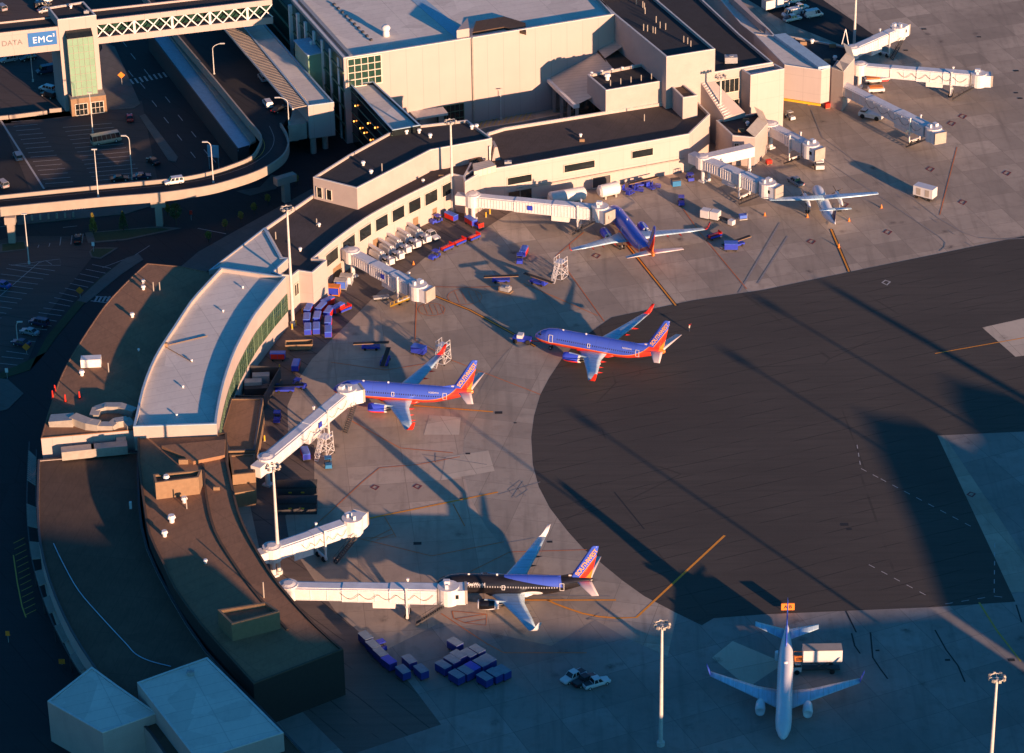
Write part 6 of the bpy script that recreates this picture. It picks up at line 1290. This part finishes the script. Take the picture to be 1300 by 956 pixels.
def tank(label, a, b, r, z):
    A_, B_ = W(*a, z), W(*b, z); t = bb(label, 'tank', 'storage_tank', A_); m_ = MB(); m_.cyl(A_, B_, r, n=20); d = (B_ - A_).normalized(); m_.cyl(A_, A_ - d * .5, r, r * .6, 20); m_.cyl(B_, B_ + d * .5, r, r * .6, 20); part(m_, 'vessel', 'bridge', t, False)
    m_ = MB()
    for u in (.2, .8): q = on(A_, B_, u); m_.box((q.x, q.y, 0), (.5, r * 1.5, z), math.atan2(d.y, d.x))
    part(m_, 'saddle', 'conc', t)
tank('long white tank lying behind the bridge to the rear-facing jet', (699, 252), (741, 245), 1.7, 2.1); tank('short white tank by the cream wall, right of the long one', (762, 243), (784, 238), 1.6, 2.0)
t = simple('rubbish_container', 'teal rubbish container with a black lid by the cream wall', 'rubbish container', (858, 236), .25, (('body', 'teal', [((0, 0, .2), (2.2, 1.8, 1.4))]), ('lid', 'dark', [((0, .2, 1.6), (2.3, 1.6, .25))])))
random.seed(4)
for k, (x, y) in enumerate(((796, 243), (804, 240), (811, 243), (820, 236), (826, 240), (833, 238), (800, 247))):
    simple('towbar_rack', 'violet-blue folded equipment trolley in the clutter along the cream wall, ' + ('first', 'second', 'third', 'fourth', 'fifth', 'sixth', 'front')[k] + ' from the tanks', 'trolley', (x, y), random.uniform(-1, 1), (('frame', 'blue', [((0, 0, .3), (2.4, 1.2, .15)), ((-1, 0, .3), (.15, 1.2, 1.2)), ((.5, 0, .9), (1.4, .15, .15))]), ('wheels', 'tyre', [((-.9, .5, 0), (.35, .15, .35)), ((.9, -.5, 0), (.35, .15, .35))])), 'equipment trolleys')
for x, y, l in ((896, 277, 'white square unit left of its twin, beside the dark belt'), (908, 279, 'white square unit right of its twin, beside the dark belt')):
    t = simple('service_unit', l, 'service unit', (x, y), -.5, (('body', 'car_white', [((0, 0, .4), (2.2, 2.0, 2.0))]), ('base', 'dark', [((0, 0, .1), (2.3, 2.1, .3))])), 'white square units')
t = simple('power_unit', 'light blue wheeled power unit alone on the sunny apron', 'power unit', (943, 279), .2, (('body', 'ltblue', [((0, 0, .6), (1.8, 1.3, .8))]), ('frame', 'steel', [((0, 0, .2), (2.0, 1.4, .2)), ((.9, 0, .2), (.1, 1.2, 1.6))])))
t = simple('power_unit', 'dark engine-like power unit just below the level belt loader', 'power unit', (642, 371), -.5, (('body', 'grey', [((0, 0, .5), (2.4, 1.6, .9)), ((.6, 0, 1.4), (.8, 1, .4))]), ('frame', 'tan', [((0, 0, .15), (3.2, 1.7, .25)), ((-1.4, 0, .3), (.15, 1.5, 1.1))])))
t = simple('conveyor', 'long dark conveyor leaning beside the two white square units', 'conveyor', (921, 283), -.75, (('belt', 'black', [((0, 0, .9), (4.6, .9, .2))]), ('body', 'car_white', [((1.9, 0, .2), (1.4, 1.3, 1.2))])))
t = simple('cargo_trailer', 'big white box trailer casting a long shadow, alone on the upper right apron', 'trailer', (1174, 252), -.62, (('body', 'car_white', [((0, 0, .9), (5.4, 2.6, 2.5))]), ('chassis', 'dark', [((0, 0, .5), (5.2, 2.2, .35))]), ('door_panels', 'conc', [((-1.2, -1.32, 1.2), (1.2, .05, 1.8)), ((1.2, -1.32, 1.2), (1.2, .05, 1.8))]))); wh4(t, (-1.7, 1.7), .95, .45)
def lorry(label, at_, rz, L=6.5, box='car_white', raise_=0.0, group=None, name='box_truck'):
    p = W(*at_); t = thing(name, label, 'truck', (p.x, p.y, .04), rz, group); truckcab(t, -L / 2); m_ = MB(); m_.box((.3, 0, .6), (L, 1.4, .3)); part(m_, 'chassis', 'dark', t); m_ = MB(); m_.box((.9, 0, .95 + raise_), (L - .6, 2.5, 2.5)); bx = part(m_, 'cargo_box', box, t); m_ = MB(); m_.box((.9, 0, 3.45 + raise_), (L - .6, 2.5, .08)); part(m_, 'box_roof', 'conc', bx)
    if raise_:
        m_ = MB()
        for s in (-1, 1): m_.bar((-1.2, s, 1.0), (2.8, s, .95 + raise_), .18); m_.bar((2.8, s, 1.0), (-1.2, s, .95 + raise_), .18)
        part(m_, 'scissor_lift', 'dark', t); m_ = MB(); m_.box((-3.3, 0, .95 + raise_), (2.2, 1.9, .12)); m_.bar((-4.3, .9, raise_ + 2), (-2.3, .9, raise_ + 2), .1); m_.bar((-4.3, -.9, raise_ + 2), (-2.3, -.9, raise_ + 2), .1); m_.bar((-4.3, -.9, raise_ + 1), (-4.3, -.9, raise_ + 2), .1); m_.bar((-2.3, -.9, raise_ + 1), (-2.3, -.9, raise_ + 2), .1); part(m_, 'bridge_platform', 'orange', t)
    wh4(t, (-L / 2 + .1, L / 2 - 1.2), .95, .5, .3); return t
lorry('white catering truck with its box raised beside the white jet', (1037, 852), 0, 8.0, raise_=1.9, name='catering_truck')
lorry('white box truck in the sun at the head of the shaded row', (984, 12), head((984, 12), (1002, 8)), 6.5)
lorry('small white lorry standing free right of the open-cab bridge', (1039, 212), head((1039, 212), (1042, 220)), 3.6)
t = simple('pushback_tractor', 'low white pushback tractor with dark windows under the slanting bridge', 'pushback tractor', (1106, 150), -.5, (('body', 'car_white', [((0, 0, .5), (6.4, 2.6, 1.1)), ((-2, 0, 1.6), (1.4, 2.2, .7))]), ('windows', 'carglass', [((-2, 0, 1.75), (1.44, 2.24, .4))]))); wh4(t, (-2, 2), 1.1, .65, .3)
t = simple('pushback_tractor', 'blue and white pushback tractor hitched to the nose of the rolling jet', 'pushback tractor', (664, 434), -.25, (('body', 'blue', [((-1, 0, .45), (2.6, 2.0, .7)), ((1.1, 0, .45), (1.6, 2.0, .6))]), ('cab', 'car_white', [((-.6, 0, 1.15), (1.3, 1.7, .8))]), ('tow_bar', 'red', [((3.2, 0, .4), (2.6, .2, .2))]))); wh4(t, (-1.6, 1.4), 1.0, .55, .3)
for x, y, l in ((1108, 105, 'orange and white loader under the level bridge'), (1112, 117, 'orange and white loader next to the pushback tractor')): simple('cargo_loader', l, 'loader', (x, y), .1, (('body', 'car_white', [((0, 0, .5), (4.4, 2.0, .8))]), ('platform', 'orange', [((0, 0, 1.5), (3.6, 1.8, .15)), ((1.6, 0, .8), (.2, 1.6, .8))]), ('wheels', 'tyre', [((-1.4, -.95, 0), (.6, .3, .6)), ((1.4, -.95, 0), (.6, .3, .6))])))
simple('belt_unit', 'long cream and red belt unit behind the loader under the level bridge', 'loader', (1118, 104), .12, (('body', 'car_white', [((0, 0, .7), (5, .9, .4))]), ('frame', 'red', [((0, -.5, .3), (4, .1, .4))])))
simple('pallet_stack', 'red-tarped pallet by the passage opening', 'pallet', (1050, 137), .3, (('load', 'redp', [((0, 0, .2), (1.2, 1.2, 1.2))]), ('pallet', 'tan', [((0, 0, 0), (1.4, 1.4, .2))]))); simple('pallet_stack', 'red-tarped pallet at the foot of the gate house', 'pallet', (976, 208), .3, (('load', 'redp', [((0, 0, .2), (1.3, 1.2, .9))]), ('pallet', 'tan', [((0, 0, 0), (1.5, 1.4, .2))])))
simple('ground_cart', 'small grey cart below the ribbed bridge with the yellow stair', 'cart', (484, 380), .2, (('body', 'grey', [((0, 0, .4), (3.8, 1.4, .4))]), ('wheels', 'tyre', [((-1.4, -.7, 0), (.4, .2, .4)), ((1.4, -.7, 0), (.4, .2, .4))])))
# bollards, cones, signs
def bollard(label, loc, rz, group='yellow bollards'):
    t = thing('bollard', label, 'bollard', (loc.x, loc.y, .03), rz, group); m_ = MB(); m_.cyl((0, 0, 0), (0, 0, 1.4), .16, n=8); part(m_, 'post', 'yellow', t); m_ = MB(); m_.box((0, 0, 0), (.5, .5, .1)); part(m_, 'foot', 'conc', t); return t
for x, y, l in [(355 - 2.6 * k, 470 + 7.0 * k, 'yellow bollard along the plant yard fence, number %s from its top end' % w) for k, w in enumerate(('one', 'two', 'three', 'four', 'five', 'six'))] + [(433, 350, 'yellow bollard left of the ribbed bridge column'), (441, 353, 'yellow bollard right under the ribbed bridge column'), (448, 348, 'yellow bollard behind the ribbed bridge column'), (371, 418, 'yellow bollard at the foot of the mast by the carts'), (376, 414, 'yellow bollard behind the mast by the carts'), (384, 399, 'yellow bollard before the concourse corner'), (387, 397, 'yellow bollard furthest right at the concourse corner'), (336, 560, 'tall yellow bollard below the plant yard'), (617, 276, 'yellow bollard by the rotunda of the bridge to the rear-facing jet'), (622, 272, 'yellow bollard just right of that rotunda'), (557, 278, 'yellow bollard against the cream wall near a tractor')]:
    P_(bollard, 'b', l, (x, y), (x, y + 5), group='yellow bollards')
def cone(label, loc, rz, group='orange cones'):
    t = thing('traffic_cone', label, 'cone', (loc.x, loc.y, .04), 0, group); m_ = MB(); m_.box((0, 0, 0), (.6, .6, .06)); m_.cyl((0, 0, .06), (0, 0, .95), .26, .06, 10); part(m_, 'cone_body', 'orange', t); return t
for x, y, l in ((1119, 264, 'orange cone right of the turboprop wing'), (1078, 281, 'orange cone behind the turboprop stabiliser'), (1065, 314, 'orange cone on the turboprop lead-in line'), (971, 274, 'orange cone left of the turboprop wing tip'), (525, 336, 'orange cone by the de-icing trucks'), (1025, 276, 'orange cone under the left turboprop engine'), (1027, 133, 'orange cone in front of the van passage')):
    P_(cone, 'c', l, (x, y), (x, y + 5), group='orange cones')
def sign(label, at_, rz, shape, mt, h=2.2, name='road_sign'):
    p = W(*at_); t = thing(name, label, 'sign', (p.x, p.y, .1), rz); m_ = MB(); m_.cyl((0, 0, 0), (0, 0, h), .06, n=6); part(m_, 'post', 'steel', t); m_ = MB()
    if shape == 'diamond': m_.face([(0, -.12, h - .3), (1.0, -.12, h + .7), (0, -.12, h + 1.7), (-1.0, -.12, h + .7)])
    else: m_.box((0, -.12, h - .6), (shape, .06, 1.1))
    part(m_, 'panel', mt, t)
sign('orange diamond sign at the left end of the zebra crossing', (155, 108), 0, 'diamond', 'orange'); sign('orange diamond sign at the lower end of the narrow pavement', (102, 378), 0, 'diamond', 'orange', 1.2); sign('orange diamond sign in the dark lower parking rows', (34, 449), 0, 'diamond', 'orange', 1)
sign('white sign board on the small lawn island', (119, 320), 0, .7, 'white'); sign('white sign board at the end of the dark verge', (9.5, 481), 0, .7, 'white'); sign('red sign under the curve of the ramp', (243, 280), 0, .7, 'redp'); sign('orange sign on the lower left kerb', (11, 816), 0, .8, 'orange'); sign('orange sign beyond the slatted walkway', (79, 844), 0, 1.2, 'orange', .8)
p = W(272, 214); t = thing('sign_board', 'pale blue sign board leaning behind the ramp parapet', 'sign', (p.x, p.y, 0), 0); m_ = MB(); m_.box((0, 0, 3.2), (3.0, .15, 3.4), -.25); part(m_, 'panel', 'bluetrim', t); m_ = MB(); m_.box((-1.2, 0, 0), (.2, .2, 3.2)); m_.box((1.2, 0, 0), (.2, .2, 3.2)); part(m_, 'legs', 'steel', t)
p = W(1000, 776); t = thing('taxiway_sign', 'orange taxiway sign with black letters behind the fin of the white jet', 'sign', (p.x, p.y, .05), 0); m_ = MB(); m_.box((0, 0, .3), (2.6, .3, 1.5)); pn = part(m_, 'panel', 'orange', t); m_ = MB(); m_.box((-.9, 0, 0), (.12, .12, .3)); m_.box((.9, 0, 0), (.12, .12, .3)); part(m_, 'legs', 'dark', t)
mm = Matrix.Rotation(R(90), 4, 'X'); mm.translation = Vector((0, -.18, 1.05)); text_mesh('A B', 1.05, 'lettering', 'pk', pn, mm, bold=.03)
# low wall before the tower
t = bb('low cream wall with gaps along the top of the parking lot', 'wall', 'lot_wall', W(40, 148))
for a, b in (((-40, 156), (11, 151)), ((12, 151), (60, 145)), ((63, 143), (79, 141.5))): m_ = MB(); m_.ribbon([W(*a), W(*b)], 0, 1.1, .5); part(m_, 'wall', 'parapet', t)
for k in range(8): p = W(20 + 10.5 * k, 282 - .8 * k); t = simple('bollard', 'pale bollard on the pavement under the ramp, %s from the left pier' % ('first', 'second', 'third', 'fourth', 'fifth', 'sixth', 'seventh', 'eighth')[k], 'bollard', (20 + 10.5 * k, 282 - .8 * k), 0, (('post', 'conc', [((0, 0, 0), (.45, .45, 1.5))]), ('foot', 'walk', [((0, 0, 0), (.8, .8, .16))])), 'pale bollards under the ramp')
# trees and saplings
def tree(label, at_, h, r, leaf, conical, n, seed, group=None):
    rr = random.Random(seed); p = W(*at_); t = thing('conical_tree' if conical else 'young_tree', label, 'tree', (p.x, p.y, .1), 0, group)
    m_ = MB(); m_.cyl((0, 0, 0), (0, 0, h * .75), .13, .05, 7)
    for k in range(6): a = rr.uniform(0, 6.28); z = h * rr.uniform(.25, .65); m_.cyl((0, 0, z), (math.cos(a) * r * .6, math.sin(a) * r * .6, z + r * .5), .05, .02, 5)
    part(m_, 'trunk', 'trunk', t); m_ = MB()
    for k in range(n):
        u = rr.random() ** .8; z = h * (.12 + .88 * u) if conical else h * (.35 + .65 * u); rad = r * ((1 - u) ** .8 + .06) if conical else r * math.sqrt(max(.05, 1 - (2 * u - 1) ** 2)) * rr.uniform(.7, 1.1)
        a = rr.uniform(0, 6.28); q = rad * math.sqrt(rr.uniform(.2, 1)); c = Vector((q * math.cos(a), q * math.sin(a), z)); s = rr.uniform(.14, .3)
        A_ = Vector((rr.uniform(-1, 1), rr.uniform(-1, 1), rr.uniform(-1, 1))).normalized() * s; B_ = A_.cross(Vector((rr.uniform(-1, 1), rr.uniform(-1, 1), 1))).normalized() * s * .7
        m_.face([c - A_, c - B_, c + A_, c + B_])
    part(m_, 'crown', leaf, t); return t
tree('conical tree on the lawn island left of the others', (119, 297), 5.6, 1.1, 'leafy', True, 520, 1); tree('conical tree in the middle of the long lawn island', (157, 293), 5.2, 1.2, 'leaf', True, 520, 2); tree('fuller round-topped tree right of the ramp pier', (224, 287), 6.0, 1.7, 'leaf', False, 700, 3)
for k, (x, y, l) in enumerate(((265, 308, 'lowest in the line'), (286, 293, 'second up the line'), (306, 283, 'third up the line'), (323, 272, 'fourth up the line'), (340, 261, 'fifth up the line'), (376, 236, 'by the outer ramp pier'), (213, 274, 'behind the fuller tree'))):
    tree('yellow-green sapling along the pavement behind the concourse, ' + l, (x, y), 3.0, .8, 'leafy', False, 200, 10 + k, 'saplings behind the concourse')
# the worker behind the rolling jet
p = W(875, 421); t = thing('person', 'person in a white vest and dark trousers standing alone on the asphalt with orange wands', 'person', (p.x, p.y, .06), 1.2)
me = bpy.data.meshes.new('body'); V = [(0, 0, .95), (0, 0, 1.2), (0, 0, 1.42), (0, 0, 1.55), (0, .01, 1.68), (.12, 0, .9), (.14, .02, .5), (.15, 0, .08), (.15, -.14, .04), (-.12, 0, .9), (-.14, .02, .5), (-.15, 0, .08), (-.15, -.14, .04), (.2, 0, 1.4), (.36, -.03, 1.2), (.5, -.1, 1.32), (-.2, 0, 1.4), (-.36, -.03, 1.2), (-.5, -.1, 1.32)]
E_ = [(0, 1), (1, 2), (2, 3), (3, 4), (0, 5), (5, 6), (6, 7), (7, 8), (0, 9), (9, 10), (10, 11), (11, 12), (2, 13), (13, 14), (14, 15), (2, 16), (16, 17), (17, 18)]
Rr = [.17, .16, .17, .06, .11, .11, .075, .05, .045, .11, .075, .05, .045, .07, .05, .035, .07, .05, .035]
me.from_pydata(V, E_, []); ob = bpy.data.objects.new('body', me); COL.objects.link(ob); ob.parent = t
ob.modifiers.new('skin', 'SKIN'); 
for i, rr_ in enumerate(Rr): me.skin_vertices[0].data[i].radius = (rr_, rr_ * .8)
me.skin_vertices[0].data[0].use_root = True
sb_ = ob.modifiers.new('sub', 'SUBSURF'); sb_.levels = 1; sb_.render_levels = 1
n = NT('worker_clothes'); z = n.xyz()[2]; col = n.mix(n.math('GREATER_THAN', z, .95), (.02, .03, .06), (.7, .68, .62)); col = n.mix(n.math('GREATER_THAN', z, 1.5), col, (.45, .26, .18)); me.materials.append(n.done(col, .8))
for s in (-1, 1): m_ = MB(); m_.cyl((s * .5, -.1, 1.32), (s * .62, -.2, 1.75), .03, n=6); part(m_, 'signal_wand', 'redp', t)
m_ = MB(); m_.ball((0, .01, 1.74), .12, 8); part(m_, 'cap', 'redp', t)
# ------------------------------------------------------------------ buildings and tower beyond the lower right edge (unseen, added with rooflines shaped to cast the big shadows)
ca_, sa_ = math.cos(R(SUN_AZ)), math.sin(R(SUN_AZ)); U0 = -250.0
def uvp(u, v): return Vector((u * ca_ - v * sa_, u * sa_ + v * ca_, 0))
TN = math.tan(R(SUN_EL))
def offmass(label, v0, v1, hs, dep=18, name='shadow_terminal', wall='cream2'):
    t = bb(label, 'terminal', name, uvp(U0, v0)); N = len(hs)
    for k in range(N - 1):
        a, b = v0 + (v1 - v0) * k / (N - 1), v0 + (v1 - v0) * (k + 1) / (N - 1); m_ = MB(); p = [uvp(U0, a), uvp(U0, b), uvp(U0 + dep, b), uvp(U0 + dep, a)]
        lo, hi = hs[k], hs[k + 1]; i = 0
        m_.v = [Vector((q.x, q.y, 0)) for q in p] + [Vector((p[0].x, p[0].y, lo)), Vector((p[1].x, p[1].y, hi)), Vector((p[2].x, p[2].y, hi)), Vector((p[3].x, p[3].y, lo))]
        m_.f = [(0, 1, 5, 4), (1, 2, 6, 5), (2, 3, 7, 6), (3, 0, 4, 7), (4, 5, 6, 7)]; m_.mi = [0] * 5; part(m_, 'wing', wall, t)
    return t
offmass('tall unseen terminal wing added beyond the bottom edge to shade the lower roofs', 150, 237, [46, 45, 44, 43.5, 42.6, 41.2, 39.3, 39])
offmass('long unseen pier added beyond the bottom edge, roof stepping down to shape its shadow', 247, 351, [26.2, 25.0, 24.0, 22.8, 21.4, 20.8, 19.6, 18.6, 17.8, 17.0])
offmass('short unseen link added beyond the bottom edge to shade the end wall', 237, 247, [34.5, 33.5])
offmass('unseen pier added beyond the right edge, rising roofline shaped for its shadow', 353, 398, [17, 18.8, 20.6, 22.6, 24.6, 26.4, 25.0])
offmass('far unseen block added beyond the right edge for its shadow', 398, 422, [23.2, 23.5, 25.5, 26.5, 25])
t = bb('slender unseen tower added beyond the right edge for its shadow', 'tower', 'shadow_tower', uvp(U0, 424)); m_ = MB(); q = uvp(U0 + 3, 423.6); m_.cyl((q.x, q.y, 0), (q.x, q.y, 34), 1.6, .9, 10); part(m_, 'shaft', 'conc', t)
